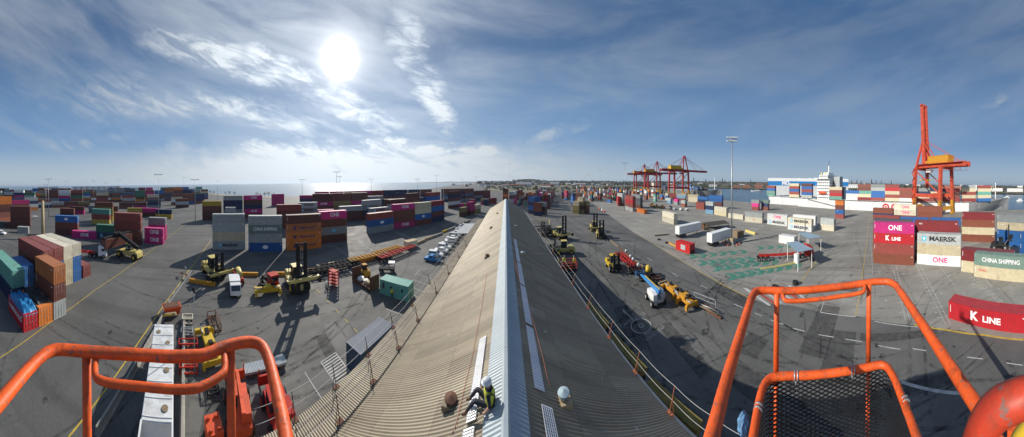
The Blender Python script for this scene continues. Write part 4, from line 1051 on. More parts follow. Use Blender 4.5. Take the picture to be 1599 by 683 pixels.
stack((1556, 382), (1618, 388), ['blue', 'blue', ('cream', 'small'), 'grey'], 'the grey topped stack beyond the dark forklift')
stack((1592, 409), (1665, 424), [('blue', None), 'blue', 'blue'], 'the all blue stack at the picture edge')
stack((1396, 352), (1430, 354), ['brown', 'rust brown', ('pale cream', 'ONE pink'), ('pale cream', 'ONE pink')], 'the white stack under the orange crane')
stack((1432, 357), (1471, 359), ['brown', 'brown', 'rust brown', 'rust brown'], 'the rust brown stack under the orange crane')
stack((1405, 372), (1450, 374), ['brown', 'navy', ('blue', None)], 'the blue topped stack behind the pink topped one')
stack((1453, 373), (1500, 375), ['light grey', 'brown', ('blue', 'dot')], 'the blue topped stack with pale roof edge')
stack((1363, 348), (1394, 350), ['brown', 'navy', 'rust brown'], 'the rust brown topped stack near the ship emblem')
stack((1363, 366), (1404, 369), ['dark red', 'brown', 'red brown'], 'the three high brown stack before the ship emblem')
stack((1304, 341), (1317, 342), [('red brown', None), ('blue', 'small'), 'brown', ('orange', None)], 'the lone orange topped stack by the ship', Ln=6.06)
stack((1481, 497), (1606, 522), [('red', 'K LINE big')], 'on the ground beside the road', H=2.55)
stack((1163, 346), (1190, 349), [('pale cream', 'small orange'), 'light grey'], 'the reefer pair nearest the tall light mast')
stack((1198, 350), (1229, 354), [('white', 'MAERSK star'), ('white', 'ONE pink')], 'the reefer pair with pink lettering')
stack((1230, 358), (1267, 363), [('white', 'MAERSK star'), ('pale cream', 'MAERSK star')], 'the front reefer pair lettered alike')
stack((1238, 352), (1273, 356), ['white', 'white'], 'the reefer pair behind the lettered pair')
stack((1281, 359), (1302, 361.5), [('pale cream', 'small'), 'light grey'], 'the short grey topped reefer pair', Ln=8.0)
stack((1216, 379), (1240, 383), ['white'], 'beside the weighbridge canopies', Ln=6.06)
stack((1034, 345), (1052, 351), ['pale cream', 'pale cream'], 'the cream pair before the white trailers')
stack((1115, 335), (1134, 338.5), ['cream', 'pale cream'], 'the cream pair behind the light mast')
stack((1137, 340), (1160, 343.5), ['pale cream'], 'between the two cream pairs')
stack((1101, 333), (1114, 335), ['light blue', 'navy', 'light grey'], 'the short three high stack beside the cream pair', Ln=6.06)
stack((1106, 325), (1127, 327), ['navy', 'brown', 'blue', 'blue'], 'the blue stack behind the cream pair')
stack((1086, 326), (1100, 328), ['red brown', 'red brown'], 'the red brown pair near the second ship', Ln=8)
stack((1089, 320), (1105, 322), ['brown', 'navy', 'blue'], 'the blue topped stack near the second ship')
stack((1061, 322), (1072, 324), ['rust brown', 'light grey'], 'the grey over rust pair', Ln=6.06)
stack((1050, 319), (1060, 320.5), ['grey', 'pink'], 'the pink topped pair in the far yard', Ln=6.06)
stack((1040, 317), (1049, 318.5), ['light blue', 'light grey'], 'the pale blue pair in the far yard', Ln=6.06)
stack((1074, 315), (1090, 316), ['cream', 'cream', 'cream'], 'the cream stack below the far crane')
stack((1056, 313), (1071, 314), ['brown', 'light blue', 'light grey'], 'the grey topped stack below the far crane')
stack((1044, 312), (1058, 313), ['dark brown', 'dark red', 'red brown'], 'the red brown stack below the far crane')
stack((1172, 328), (1186, 329), ['red brown', 'pink', 'grey'], 'the pink banded stack by the ship stern', Ln=6.06)
stack((1188, 328), (1200, 329), ['rust brown', 'navy', 'grey green'], 'the green topped stack by the ship stern', Ln=6.06)
stack((976, 327), (988, 331), ['light grey', 'red brown', 'red', 'red brown'], 'the red fronted stack by the lamp mast', Ln=12.19)
stack((985, 323), (1000, 326), ['dark brown', 'dark grey', 'dark grey', 'grey'], 'the dark grey stack by the lamp mast')
stack((994, 331), (1006, 334.5), [('orange', 'small')], 'beside the dark grey stack', Ln=12.19)
stack((961, 320), (967, 323), ['red brown', 'red', 'red'], 'the red stack before the grey block', Ln=6.06)
stack((962, 319), (974, 323), ['dark red', 'grey', 'light grey', 'light grey'], 'the grey block by the lamp mast')
for k in range(3):
    stack((895 + k * 7, 333.5 - k * .2), (902.5 + k * 7, 334.5), [['olive', 'olive', 'cream'], ['olive', 'dark brown', 'olive', 'cream'][:4 - 0], ['dark brown', 'brown', 'olive']][k], ['the olive pile', 'the middle of the olive pile', 'the brown side of the olive pile'][k] + ' in mid yard', Ln=6.06)
stack((890, 320), (896, 322), ['navy', 'blue', 'blue', 'navy'], 'the blue stack beyond the olive pile', Ln=6.06)
stack((897, 320), (908, 321), ['brown', 'burnt orange', 'brown', 'brown'], 'the brown stack beyond the olive pile', Ln=6.06)
stack((880, 312), (886, 313), ['blue', 'dark red', 'magenta', 'red'], 'the red topped stack far down the lane', Ln=6.06)
stack((887, 312), (895, 312.5), ['dark grey', 'steel blue', 'dark brown', 'grey'], 'the grey stack far down the lane', Ln=6.06)
stack((826, 334), (832, 335), ['navy', 'blue', 'navy', 'blue'], 'the blue tower beside the shed end', Ln=6.06)
stack((834, 337), (842, 338), ['navy', 'rust brown', 'rust brown'], 'the rust brown stack beside the blue tower', Ln=6.06)
stack((842, 336), (850, 337), ['dark grey', 'dark brown', 'grey'], 'the grey stack beside the blue tower', Ln=6.06)
stack((832, 331), (840, 331.6), ['steel blue', 'navy', 'blue', 'blue'], 'the second blue stack by the shed end', Ln=6.06)
stack((840, 318), (849, 319), ['olive', 'olive', 'yellow'], 'the olive topped stack along the lane', Ln=6.06)
stack((849, 319), (858, 320), ['dark red', 'magenta', 'dark red', 'dark red'], 'the dark red stack along the lane', Ln=6.06)
stack((918, 312), (923, 313), ['white', 'white'], 'the white pair along the lane', Ln=6.06)
stack((923, 312), (929, 313), ['light grey', 'white'], 'the second white pair along the lane', Ln=6.06)
stack((947, 316), (954, 317), ['blue'], 'beside the red stack in the far yard', Ln=6.06)
stack((720, 340), (733, 336), ['dark brown', 'olive'], 'the low olive pair near the shed end', Ln=6.06)
stack((733, 337), (742, 334), ['dark brown', 'magenta', 'magenta'], 'the magenta stack near the shed end', Ln=6.06)
stack((742, 334), (752, 331), ['olive', 'cream'], 'the cream topped pair near the shed end', Ln=6.06)
stack((758, 322), (765, 320), ['navy', 'navy'], 'the navy pair near the shed end', Ln=6.06)
stack((786, 316), (793, 316), ['brown', 'rust brown', 'orange', 'rust brown', 'dark brown'], 'the orange stack above the far gable', Ln=6.06)
NSPEC = len(RECS)
# --- farther rows, filled bay by bay along the yard grid
PAL = ['white', 'light grey', 'burnt orange', 'orange', 'cream'] + ['brown'] * 5 + ['dark brown'] * 5 + ['rust brown'] * 3 + ['red brown'] * 3 + ['dark red'] * 2 + ['navy'] * 2 + ['blue'] * 2 + ['steel blue'] + ['grey'] * 2 + ['light grey'] + ['dark grey'] + ['magenta', 'pink', 'orange', 'cream', 'white', 'olive', 'green', 'teal']
NUMW = ['first', 'second', 'third', 'fourth', 'fifth', 'sixth', 'seventh', 'eighth', 'ninth', 'tenth', 'eleventh', 'twelfth', 'thirteenth', 'fourteenth', 'fifteenth', 'sixteenth', 'seventeenth', 'eighteenth', 'nineteenth', 'twentieth', 'twenty-first', 'twenty-second', 'twenty-third', 'twenty-fourth', 'twenty-fifth', 'twenty-sixth', 'twenty-seventh', 'twenty-eighth', 'twenty-ninth', 'thirtieth'] + ['far'] * 40
def row(px0, px1, y0, y1, nlo, nhi, desc, fill=.92, Ln=12.19, seed=0, pal=PAL, axis='u'):
    """a row of stacks whose feet run between two seen points, long sides to the row"""
    rnd = random.Random(seed); p, q = G(px0, y0), G(px1, y1); d = q - p; ln = d.length; d.normalize(); step = Ln + .8; k = 0; t = 0
    n = rnd.randint(nlo, nhi)
    while t + Ln <= ln + 1:
        k += 1
        if rnd.random() < fill:
            n = max(nlo, min(nhi, n + rnd.choice((-1, 0, 0, 1))))
            lv = [rnd.choice(pal) for _ in range(n)]
            if rnd.random() < .5 and n > 2: lv[-2] = lv[-1]
            nrm = Vector((d.y, -d.x, 0)); c = p + d * (t + Ln / 2) - nrm * CW / 2
            stack_at(c, math.atan2(d.y, d.x) - PI / 2, lv, f'the {NUMW[min(k - 1, 60)]} stack {desc}', Ln, 2.6)
        t += step
row(-8, 62, 349, 341, 2, 4, 'of the broad block beyond the yard office', seed=1)
row(-8, 70, 330, 328, 4, 6, 'of the row behind the yard office block', seed=2)
row(-8, 330, 319, 317, 4, 6, 'of the long row nearest the open yard', seed=3, fill=.85)
row(-8, 325, 312, 311, 4, 6, 'of the second long row toward the sea', seed=4, fill=.95)
row(60, 150, 325, 323, 2, 4, 'of the broken row in front of the long rows', seed=41, fill=.75)
row(-8, 60, 338, 336, 3, 5, 'of the inner row of the yard office block', seed=42)
row(-8, 200, 315, 315, 4, 6, 'of the middle long row', seed=43, fill=.9)
row(-8, 318, 306.5, 306, 5, 6, 'of the row against the seawall', seed=5, fill=.97)
row(300, 322, 312, 312, 5, 6, 'of the tall block by the seawall', seed=6)
row(341, 352, 311, 311, 5, 5, 'of the lone block beside the beach trees', seed=7)
row(186, 300, 326, 324, 1, 3, 'of the low row behind the navy pair', seed=8, fill=.7)
row(425, 446, 322, 321, 3, 4, 'of the pink and brown row by the beach', seed=9, pal=['magenta', 'brown', 'dark brown'])
row(468, 640, 326, 318, 4, 5, 'of the long dark row before the sea', seed=10, pal=['dark brown', 'brown', 'magenta', 'navy', 'dark red', 'grey'])
row(522, 665, 333, 323, 3, 5, 'of the row behind the bright roofed stack', seed=11, pal=['dark brown', 'brown', 'magenta', 'navy', 'olive', 'grey'])
row(598, 760, 319, 312, 4, 5, 'of the navy row toward the headland', seed=12, pal=['navy', 'navy', 'dark brown', 'steel blue', 'brown', 'grey'])
row(690, 770, 315, 311, 4, 5, 'of the row at the foot of the headland', seed=13, pal=['navy', 'navy', 'dark brown', 'steel blue', 'dark red'])
row(716, 782, 324, 317, 1, 3, 'of the low row beyond the parked cars', seed=14, fill=.75, Ln=6.06, pal=['dark red', 'brown', 'magenta', 'rust brown', 'light grey', 'olive'])
def lane(u0, u1, w, nlo, nhi, desc, fill=.85, seed=0, Ln=6.06, pal=PAL, gap=3.5):
    rnd = random.Random(seed); u = u0; k = 0; n = nhi
    while u < u1:
        k += 1
        if rnd.random() < fill:
            n = max(nlo, min(nhi, n + rnd.choice((-1, 0, 1))))
            stack_at(UW(u, w), -GRID, [rnd.choice(pal) for _ in range(n)], f'the {NUMW[min(k - 1, 60)]} stack {desc}', Ln, 2.6)
        u += Ln + gap
lane(150, 330, -37, 2, 5, 'of the lane nearest beyond the shed', seed=21)
lane(165, 330, -30, 2, 4, 'of the second lane beyond the shed', seed=22)
lane(150, 330, -18, 2, 4, 'of the third lane beyond the shed', seed=23, gap=5)
lane(160, 340, -9, 3, 4, 'of the fourth lane beyond the shed', seed=24, gap=6)
lane(260, 400, 4, 3, 4, 'of the lane behind the red topped stack', seed=25, gap=6, pal=['dark red', 'brown', 'magenta', 'navy', 'grey'])
lane(220, 420, 36, 3, 5, 'of the lane behind the white pairs', seed=26, gap=6)
lane(230, 420, 48, 3, 5, 'of the lane beyond the lamp mast', seed=27, gap=6)
lane(200, 420, 64, 2, 4, 'of the first lane toward the far cranes', seed=28, gap=5)
lane(205, 420, 84, 2, 4, 'of the second lane toward the far cranes', seed=29, gap=6)
lane(200, 420, 104, 2, 4, 'of the third lane toward the far cranes', seed=30, gap=6)
lane(210, 420, 126, 2, 4, 'of the lane beside the far crane legs', seed=31, gap=7, pal=['cream', 'white', 'blue', 'red brown', 'rust brown', 'orange', 'light grey', 'brown'])
# ---------------------------------------------------------------- ships
def ship_hull(name, parent, Ln, B, deck, bow, stern_col, bow_col, boot, z0=-3.2):
    """local +Y = bow, keel below z0; returns"""
    b = MB(); ns = 44; rows = [z0, z0 + 1.0, 0.0 + .2, deck * .5, deck - .05, deck]
    def half(y, z):
        t = y / Ln; f = (z - z0) / (deck - z0)
        w = B / 2
        if t < .06: w *= .80 + .2 * math.sqrt(max(0, t / .06))
        s = .80 - .0 * f; flare = .985 - (1 - f) * .055
        if t > s: 
            k = (t - s) / (flare - s); w *= max(0.0, 1 - max(0, k) ** (1.9 + .9 * f)) if k < 1 else 0
        return w
    vs = []
    for i in range(ns + 1):
        y = Ln * i / ns
        for z in rows:
            zz = z + (bow * max(0, (y / Ln - .86) / .14) ** 1.5 if z >= deck - .06 else 0)
            vs.append((half(y, z), y, zz))
        for z in rows[::-1]:
            zz = z + (bow * max(0, (y / Ln - .86) / .14) ** 1.5 if z >= deck - .06 else 0)
            vs.append((-half(y, z), y, zz))
    k = len(rows) * 2; nr = len(rows)
    mi = b
    for i in range(ns):
        for j in range(k - 1):
            a = i * k + j
            m = bow_col if (i / ns) > .80 else stern_col
            if j in (0, k - 2) : m = boot
            if j == nr - 1: m = CON
            b.add([vs[a], vs[a + k], vs[a + k + 1], vs[a + 1]], [(0, 1, 2, 3)], m)
    b.add(vs[:k], [tuple(range(k))], stern_col)
    o = b.build(name, parent); bm = bmesh.new(); bm.from_mesh(o.data); bmesh.ops.remove_doubles(bm, verts=bm.verts, dist=.001); bmesh.ops.recalc_face_normals(bm, faces=bm.faces); bm.to_mesh(o.data); bm.free()
    return o
HGR = mat('grey_hull_paint', (.17, .18, .19), .45, var=.35, scale=.25, rust=.3); HWH = mat('white_hull_paint', (.62, .63, .63), .5, var=.15, scale=.3, rust=.18)
BOOTR = mat('red_boot_topping', (.28, .04, .03), .6, var=.2, scale=.5)
def windows(b, x, y0, y1, z, n, m=GLS, w=.9, h=.7, sx=1):
    for i in range(n):
        y = y0 + (y1 - y0) * (i + .5) / n; b.box((x, y, z), (.06, w, h), m)
# big container ship along the quay
P0, P1 = Vector((218, 58, 0)), Vector((102, -152, 0)); sd = (P1 - P0).normalized(); sn = Vector((-sd.y, sd.x, 0))
if sn.dot(P0) < 0: sn = -sn
SB = 30.0; SLn = 242
s0 = P0 + sn * (SB / 2 + 1)
ship = thing('container_ship', 'long white hulled container ship moored behind the yard under the orange crane', 'ship', (s0.x, s0.y, 0), yaw(P0, P1))
ship_hull('hull', ship, SLn, SB, 6.6, 3.2, HWH, HGR, BOOTR)
# local x of the quay side: which sign?
Mz = Matrix.Rotation(yaw(P0, P1), 3, 'Z'); QS = 1 if (Mz @ Vector((1, 0, 0))).dot(-sn) > 0 else -1
def tpos(px):
    """distance along the ship of a sight line at pixel column px meeting its quay side"""
    th = (px - CX) / FH; a = Vector((math.sin(th), math.cos(th), 0))
    M = Matrix(((sd.x, -a.x), (sd.y, -a.y))); r = M.inverted() @ Vector((-P0.x, -P0.y)); return r[0]
def shipbox(b, t0, t1, x0, x1, z0, z1, m): b.box(((x0 + x1) / 2, (t0 + t1) / 2, (z0 + z1) / 2), (abs(x1 - x0), t1 - t0, z1 - z0), m)
ta, tb = tpos(1273), tpos(1292)
b = MB(); shipbox(b, ta, tb, -12, 12, 6.6, 25.5, WHI); shipbox(b, ta + 2, tb - 2, -12, 12, 25.5, 28.2, WHI); shipbox(b, ta + 3.5, tb - 4, -6, 6, 28.2, 30.6, WHI); shipbox(b, ta - 1.5, tb + .5, -15.3, 15.3, 24.9, 25.5, WHI)
for k in range(6): shipbox(b, ta - 1.6, tb + 1.2, -13.2, 13.2, 8.9 + k * 2.6, 9.02 + k * 2.6, WHI)
b.build('accommodation_block', ship)
wmesh = MB().box((0, 0, 0), (.06, 1.0, .7), GLS).mesh('window'); wbig = MB().box((0, 0, 0), (.06, 1.5, .8), GLS).mesh('window')
for k in range(6):
    for j in range(5): mk('window', wmesh, ship, (QS * 12.06, ta + 1 + (tb - ta - 2) * (j + .5) / 5, 8.0 + k * 2.6))
    for j in range(8): mk('window', wmesh, ship, (-10.5 + j * 3, tb + .06, 8.0 + k * 2.6), PI / 2)
for j in range(6): mk('window', wbig, ship, (QS * 12.06, ta + 2.5 + (tb - ta - 5) * (j + .5) / 6, 27.2))
b = MB(); shipbox(b, tb + 1, tb + 9, -8, 8, 6.6, 18, LGY); shipbox(b, tb + 1, tb + 7, -4, 4, 18, 27, GRY); b.build('funnel', ship)
b = MB(); tm = (ta + tb) / 2
b.beam((0, tm, 30.6), (0, tm, 37), 1.0, 1.0, WHI); b.beam((-3, tm, 31), (3, tm, 31), .3, .3, WHI); b.beam((0, tm - 1.4, 29.4), (0, tm + 1.4, 29.4), .5, .3, YEL); b.box((0, tm, 34), (2.4, .3, .4), WHI)
b.beam((0, tm, 37), (0, tm, 42), .25, .25, DRK); b.build('radar_mast', ship)
b = MB()
for yy in (ta + 1.2, tm - 1): b.cyl((QS * 6, yy, 25), (QS * 6, yy, 31), .7, PYEL, 10)
b.build('exhaust_vent', ship)
b = MB(); cx_ = QS * 13.4; n = 12; rings = []
for i in range(9):
    u = i / 8 * 2 - 1; r_ = math.sqrt(max(.02, 1 - u * u)); rings.append([(cx_ + math.cos(k * 2 * PI / n) * 1.3 * r_, tm + u * 4.2, 12.6 + math.sin(k * 2 * PI / n) * 1.5 * r_) for k in range(n)])
b.add([v for r_ in rings for v in r_], [(i * n + j, i * n + (j + 1) % n, (i + 1) * n + (j + 1) % n, (i + 1) * n + j) for i in range(8) for j in range(n)], ORED, True); b.build('lifeboat', ship)
b = MB(); b.beam((QS * (SB / 2 + .4), tb + 14, .8), (QS * (SB / 2 + .4), ta - 8, 6.4), .9, .25, DRK)
b.build('gangway', ship)
b = MB()
for yy in range(4, int(SLn * .83), 4): b.beam((QS * (SB / 2 - .2), yy, 6.6), (QS * (SB / 2 - .2), yy, 7.7), .08, .08, WHI)
b.beam((QS * (SB / 2 - .2), 4, 7.7), (QS * (SB / 2 - .2), SLn * .83, 7.7), .07, .07, WHI); b.beam((QS * (SB / 2 - .2), 4, 7.2), (QS * (SB / 2 - .2), SLn * .83, 7.2), .05, .05, WHI); b.build('deck_railing', ship)
b = MB()
for k in range(15): 
    yy = 6 + k * 14.3
    if ta - 10 < yy < tb + 8 or yy > SLn * .8: continue
    shipbox(b, yy, yy + 12.6, -SB / 2 + 1.5, SB / 2 - 1.5, 6.6, 7.5, GRY)
b.build('hatch_cover', ship)
# red double ring emblem on the hull
te = tpos(1390)
for dy in (-3.7, 3.7):
    b = MB(); c_ = Vector((QS * (SB / 2 + .05), te + dy, 3.0))
    b.tube([c_ + Vector((0, math.cos(k * PI / 12) * 2.3, math.sin(k * PI / 12) * 2.1)) for k in range(24)], .62, LETR, 6, closed=True)
    b.tube([c_ + Vector((0, math.cos(k * PI / 6) * .62, math.sin(k * PI / 6) * .6)) for k in range(12)], .3, LETR, 6, closed=True)
    b.build('hull_emblem', ship)
b = MB(); b.beam((0, SLn - 14, 8.5), (0, SLn - 14, 23), .7, .7, WHI); b.beam((-2, SLn - 14, 16), (2, SLn - 14, 16), .3, .3, WHI); b.build('foremast', ship)
for k in range(3): b = MB(); b.cyl((-4 + k * 4, SLn - 22, 7.5), (-4 + k * 4, SLn - 22, 9), .8, DRK, 10); b.build('windlass', ship)
# deck cargo (each container its own thing)
zd = 7.5
cargo = [(1196, ['teal', 'sage green', ('blue', 'dot'), 'red brown']), (1231, ['cream', 'red brown', ('blue', 'dot'), 'red brown', 'cream']), (1250, ['light grey', ('blue', 'dot'), 'red brown', 'blue', 'dark brown']),
         (1294, ['teal', 'red', 'red brown', 'cream']), (1320, ['white', 'white', 'blue']), (1338, ['dark red', 'cream', 'teal', 'brown', 'brown']), (1359, ['red brown', ('blue', 'dot'), ('blue', 'dot'), 'light grey', 'grey']),
         (1381, ['cream', 'red brown', 'cream', 'red', 'red brown']), (1403, ['white', 'red brown', 'rust brown', 'red brown']), (1428, ['dark red', 'cream', 'navy', 'grey']), (1452, ['red brown', 'brown', 'cream', 'navy']), (1476, ['dark red', 'brown', 'dark brown', 'dark red']),
         (1502, ['dark red', 'cream', 'red brown', 'cream', 'light grey']), (1527, ['blue', 'cream', 'teal', 'cream', 'red brown'])]
for i, (px, lv) in enumerate(cargo):
    t0 = tpos(px) + 6.4; c = P0 + sd * t0 + sn * 2.4; c.z = 0
    stack_at(c, yaw(P0, P1) + (0 if QS > 0 else PI), lv, f'the {NUMW[i]} deck stack from the ship stern', 12.19, 2.6, z0=zd, grp='containers on the ship deck')
    if i in (3, 5, 6, 7, 8, 11):
        stack_at(c + sn * 2.7, yaw(P0, P1), [random.choice(['dark brown', 'navy', 'brown', 'light grey']) for _ in lv], f'the inner pile behind the {NUMW[i]} deck stack', 12.19, 2.6, z0=zd, grp='containers on the ship deck')
# second container ship, farther along the quay, its bow toward the eye
q0 = UW(400, QW + 19); s2 = thing('container_ship', 'grey container ship behind the far row of red cranes', 'ship', q0, yaw(UW(400, 0), UW(190, 0)))
ship_hull('hull', s2, 206, 30, 9.0, 3.5, HGR, HGR, BOOTR)
b = MB(); b.box((0, 14, 15), (22, 11, 12), CRM); b.box((0, 14, 22), (26, 8, 2.4), GRY); b.build('accommodation_block', s2)
b = MB(); b.beam((0, 192, 11), (0, 192, 27), .8, .8, WHI); b.build('foremast', s2)
b = MB(); b.beam((-13.5, 60, 9.6), (-13.5, 165, 9.6), .2, 1.0, GRY); b.beam((13.5, 60, 9.6), (13.5, 165, 9.6), .2, 1.0, GRY); b.build('deck_railing', s2)
for i in range(8):
    for jx in (-8, 0, 8):
        stack_at(UW(400 - 60 - i * 14.2, QW + 19 + jx), -GRID, [random.choice(['navy', 'blue', 'dark grey', 'brown', 'steel blue', 'grey']) for _ in range(random.choice((1, 2, 3)))], f"{['outer', 'middle', 'inner'][(jx + 8) // 8]} {NUMW[i]} stack on the second ship", 12.19, 2.6, z0=9.2, grp='containers on the second ship')
# vehicle carrier across the basin: white over blue
vc = A(1238, 330); 
v = thing('vehicle_carrier', 'slab sided blue and white car carrier ship behind the container ship stern', 'ship', (vc.x, vc.y, 0), yaw(A(1203, 320), A(1310, 325)))
HB = mat('blue_hull_paint', (.02, .20, .50), .5, var=.1, scale=.2)
b = MB(); b.prism([(-15, -3), (15, -3), (15, 18), (-15, 18)], -38, 90, HWH, 'Y'); b.build('hull', v)
b = MB(); b.prism([(-15.3, 17.8), (15.3, 17.8), (15.3, 24.0), (-15.3, 24.0)], -39, 90, HB, 'Y'); b.build('blue_band', v)
b = MB(); b.prism([(-15.4, 24), (15.4, 24), (15.4, 27.4), (12, 28.6), (-12, 28.6), (-15.4, 27.4)], -39.5, 90, WHI, 'Y'); b.build('upper_deck', v)
for k in range(5): b = MB(); b.box((-6 + k * 3, 10 + k * 9, 29), (1.5, 2, 1.2), ORED if k % 2 else WHI); b.build('deck_vent', v)
vx = 1 if (Matrix.Rotation(v.rotation_euler.z, 3, 'Z') @ Vector((1, 0, 0))).dot(-vc) > 0 else -1
me = text_mesh('MO', LETW, 5.4, .05); o = mk('lettering', me, v, (vx * 15.36, -11, 21), 0 if vx > 0 else PI)
me = text_mesh('www', LETB, 1.6, .02); 

# ---------------------------------------------------------------- quay cranes
def crane(name, label, loc, rz, red, raised=False, house=AMB, H=35.0, sc=1.0, group=None, stripes=True, th=1.0):
    """local +X points over the water; legs 16 m apart along Y, 26 m gauge"""
    t = thing(name, label, 'crane', loc, rz, group); g = 13.0; w = 8.0
    lower = AMB
    for sx_ in (-1, 1):
        for sy_ in (-1, 1):
            b = MB(); top = (sx_ * g * .96, sy_ * w * .85, H)
            b.beam((sx_ * g, sy_ * w, 1.6), (sx_ * g * .99, sy_ * w * .96, 10), 1.5 * th, 1.3 * th, lower); b.beam((sx_ * g * .99, sy_ * w * .96, 10), top, 1.5 * th, 1.3 * th, red)
            if stripes:
                for k in range(5): b.box((sx_ * g, sy_ * w, 2.5 + k * 1.6), (1.54 * th, 1.34 * th, .45), DRK, rot=Matrix.Rotation(.5, 3, 'X'))
            b.build('leg', t)
            b = MB(); b.box((sx_ * g, sy_ * w, .9), (1.2, 4.6, 1.3), lower)
            for k in range(4): b.cyl((sx_ * g - .35, sy_ * w - 1.7 + k * 1.15, .36), (sx_ * g + .35, sy_ * w - 1.7 + k * 1.15, .36), .36, DRK, 10)
            b.build('bogie', t)
    for sx_ in (-1, 1):
        b = MB(); b.beam((sx_ * g, -w, 4.6), (sx_ * g, w, 4.6), 1.3 * th, 1.5 * th, lower); b.build('sill_beam', t)
        b = MB(); b.beam((sx_ * g * .96, -w * .9, H - .8), (sx_ * g * .96, w * .9, H - .8), 1.4, 1.8, red); b.build('cross_beam', t)
    for sy_ in (-1, 1):
        b = MB(); b.beam((-g, sy_ * w * .95, 13), (g, sy_ * w * .95, 13), 1.1 * th, 1.6 * th, red); b.build('portal_beam', t)
        b = MB(); b.beam((-g * .98, sy_ * w * .93, 14), (g * .96, sy_ * w * .87, H - 2), .7, .7, red); b.build('brace', t)
        b = MB(); b.beam((-g - 18, sy_ * 2.6, H + 1.2), (g + 3, sy_ * 2.6, H + 1.2), 1.0 * th, 2.0 * th, red)
        for k in range(9): b.beam((-g - 17 + k * 5, sy_ * 3.3, H + 2.2), (-g - 17 + k * 5, sy_ * 3.3, H + 3.3), .1, .1, red)
        b.beam((-g - 18, sy_ * 3.3, H + 3.3), (g + 2, sy_ * 3.3, H + 3.3), .1, .1, red); b.beam((-g - 18, sy_ * 3.5, H + 2.2), (g + 2, sy_ * 3.5, H + 2.2), .9, .1, red)
        b.build('girder', t)
    for k in range(7): b = MB(); b.beam((-g - 17 + k * 7, -2.6, H + 1.0), (-g - 17 + k * 7, 2.6, H + 1.0), .7, .9, red); b.build('girder_tie', t)
    ap = H + 21
    for sy_ in (-1, 1):
        b = MB(); b.beam((g * .96, sy_ * w * .8, H), (g * .75, sy_ * 1.4, ap), .9 * th, .9 * th, red); b.beam((-g * .25, sy_ * 2.6, H + 2), (g * .75, sy_ * 1.4, ap), .6, .6, red); b.build('apex_leg', t)
        b = MB(); b.beam((g * .75, sy_ * 1.4, ap), (-g - 14, sy_ * 2.6, H + 2), .22, .22, red); b.build('back_stay', t)
    b = MB(); b.box((g * .75, 0, ap + .4), (2.2, 4.2, 1.2), red); b.beam((g * .75, 0, ap + 1), (g * .75, 0, ap + 2.5), .3, .3, red); b.beam((g * .75 - 1.8, 0, ap + 1), (g * .75 + 1.8, 0, ap + 1), .2, 1.0, red); b.build('apex_head', t)
    # boom
    bl = 45 if raised else 38
    if raised:
        hx, hz = g - 5.5, H + 2; 
        def bp_(s, y, o=0.0): a = R(86); return Vector((hx + math.cos(a) * s - math.sin(a) * o, y, hz + math.sin(a) * s + math.cos(a) * o))
    else:
        def bp_(s, y, o=0.0): return Vector((g + 3 + s, y, H + 1.2 + o))
    for sy_ in (-1, 1):
        b = MB(); b.beam(bp_(0, sy_ * 2.4), bp_(bl, sy_ * (1.9 if raised else 2.4)), .9 * th, 1.9 * th, red); 
        b.build('boom', t)
    b = MB()
    for k in range(9): b.beam(bp_(k * bl / 8, -2.4), bp_(k * bl / 8, 2.4), .6, .6, red)
    for k in range(8): b.beam(bp_(k * bl / 8, -2.4), bp_((k + 1) * bl / 8, 2.4), .35, .35, red)
    b.box(bp_(bl + .3, 0), (1.2, 6.4, 1.6) if not raised else (2.2, 6.6, 1.2), red)
    b.build('boom_tie', t)
    for s_ in (bl * .5, bl * .94):
        if raised:
            for sy_ in (-1, 1):
                b = MB(); b.beam((g * .75, sy_ * 1.4, ap), bp_(s_ * .55, sy_ * 2.0, 1.2), .22, .22, red); b.build('fore_stay', t)
        else:
            for sy_ in (-1, 1):
                b = MB(); b.beam((g * .75, sy_ * 1.4, ap), bp_(s_, sy_ * 2.4, .8), .24, .24, red); b.build('fore_stay', t)
    # machinery house and driver's cab
    b = MB(); b.box((-g * .55, 0, H + 5.0), (19, 7.6, 5.0), house)
    for k in range(6): b.box((-g * .55 - 6 + k * 2.4, 0, H + 5), (.12, 7.7, 4.8), mat('house_seam', (.42, .22, .03), .6))
    b.box((-g * .55, 0, H + 7.6), (19.3, 7.9, .3), house)
    b.box((2, 0, H + 3.6), (9, 5.5, 2.2), house); b.build('machinery_house', t)
    b = MB(); b.box((4, 0, H - 2.4), (4.4, 3.2, 2.2), WHI if raised else red); b.box((6.1, 0, H - 2.6), (.3, 2.8, 1.6), GLS); b.build('driver_cab', t)
    b = MB(); b.box((8, 0, H - 9.0), (2.6, 12.2, .7), YEL if raised else AMB)
    for a_ in ((-1, -4), (1, -4), (-1, 4), (1, 4)): b.beam((8 + a_[0], a_[1], H - 8.6), (8 + a_[0] * .7, a_[1] * .5, H), .08, .08, DRK)
    b.build('spreader', t)
    b = MB()
    for sy_ in (-1, 1):
        for z_ in (H - .2, H + 2.3): b.beam((-g - 16, sy_ * 4.6, z_), (g, sy_ * 4.6, z_), 1.0, .12, red)
        for k in range(14): b.beam((-g - 16 + k * 3, sy_ * 5.1, H + 2.3), (-g - 16 + k * 3, sy_ * 5.1, H + 3.4), .08, .08, red)
        b.beam((-g - 16, sy_ * 5.1, H + 3.4), (g, sy_ * 5.1, H + 3.4), .08, .08, red)
        for k in range(8): b.beam((-g - 14 + k * 5, sy_ * 4.4, H - 2.6), (-g - 14 + k * 5, sy_ * 4.4, H), .14, .14, red)
        b.beam((-g - 16, sy_ * 4.4, H - 2.6), (-g + 10, sy_ * 4.4, H - 2.6), .7, .1, red)
    b.build('walkway', t)
    b = MB()
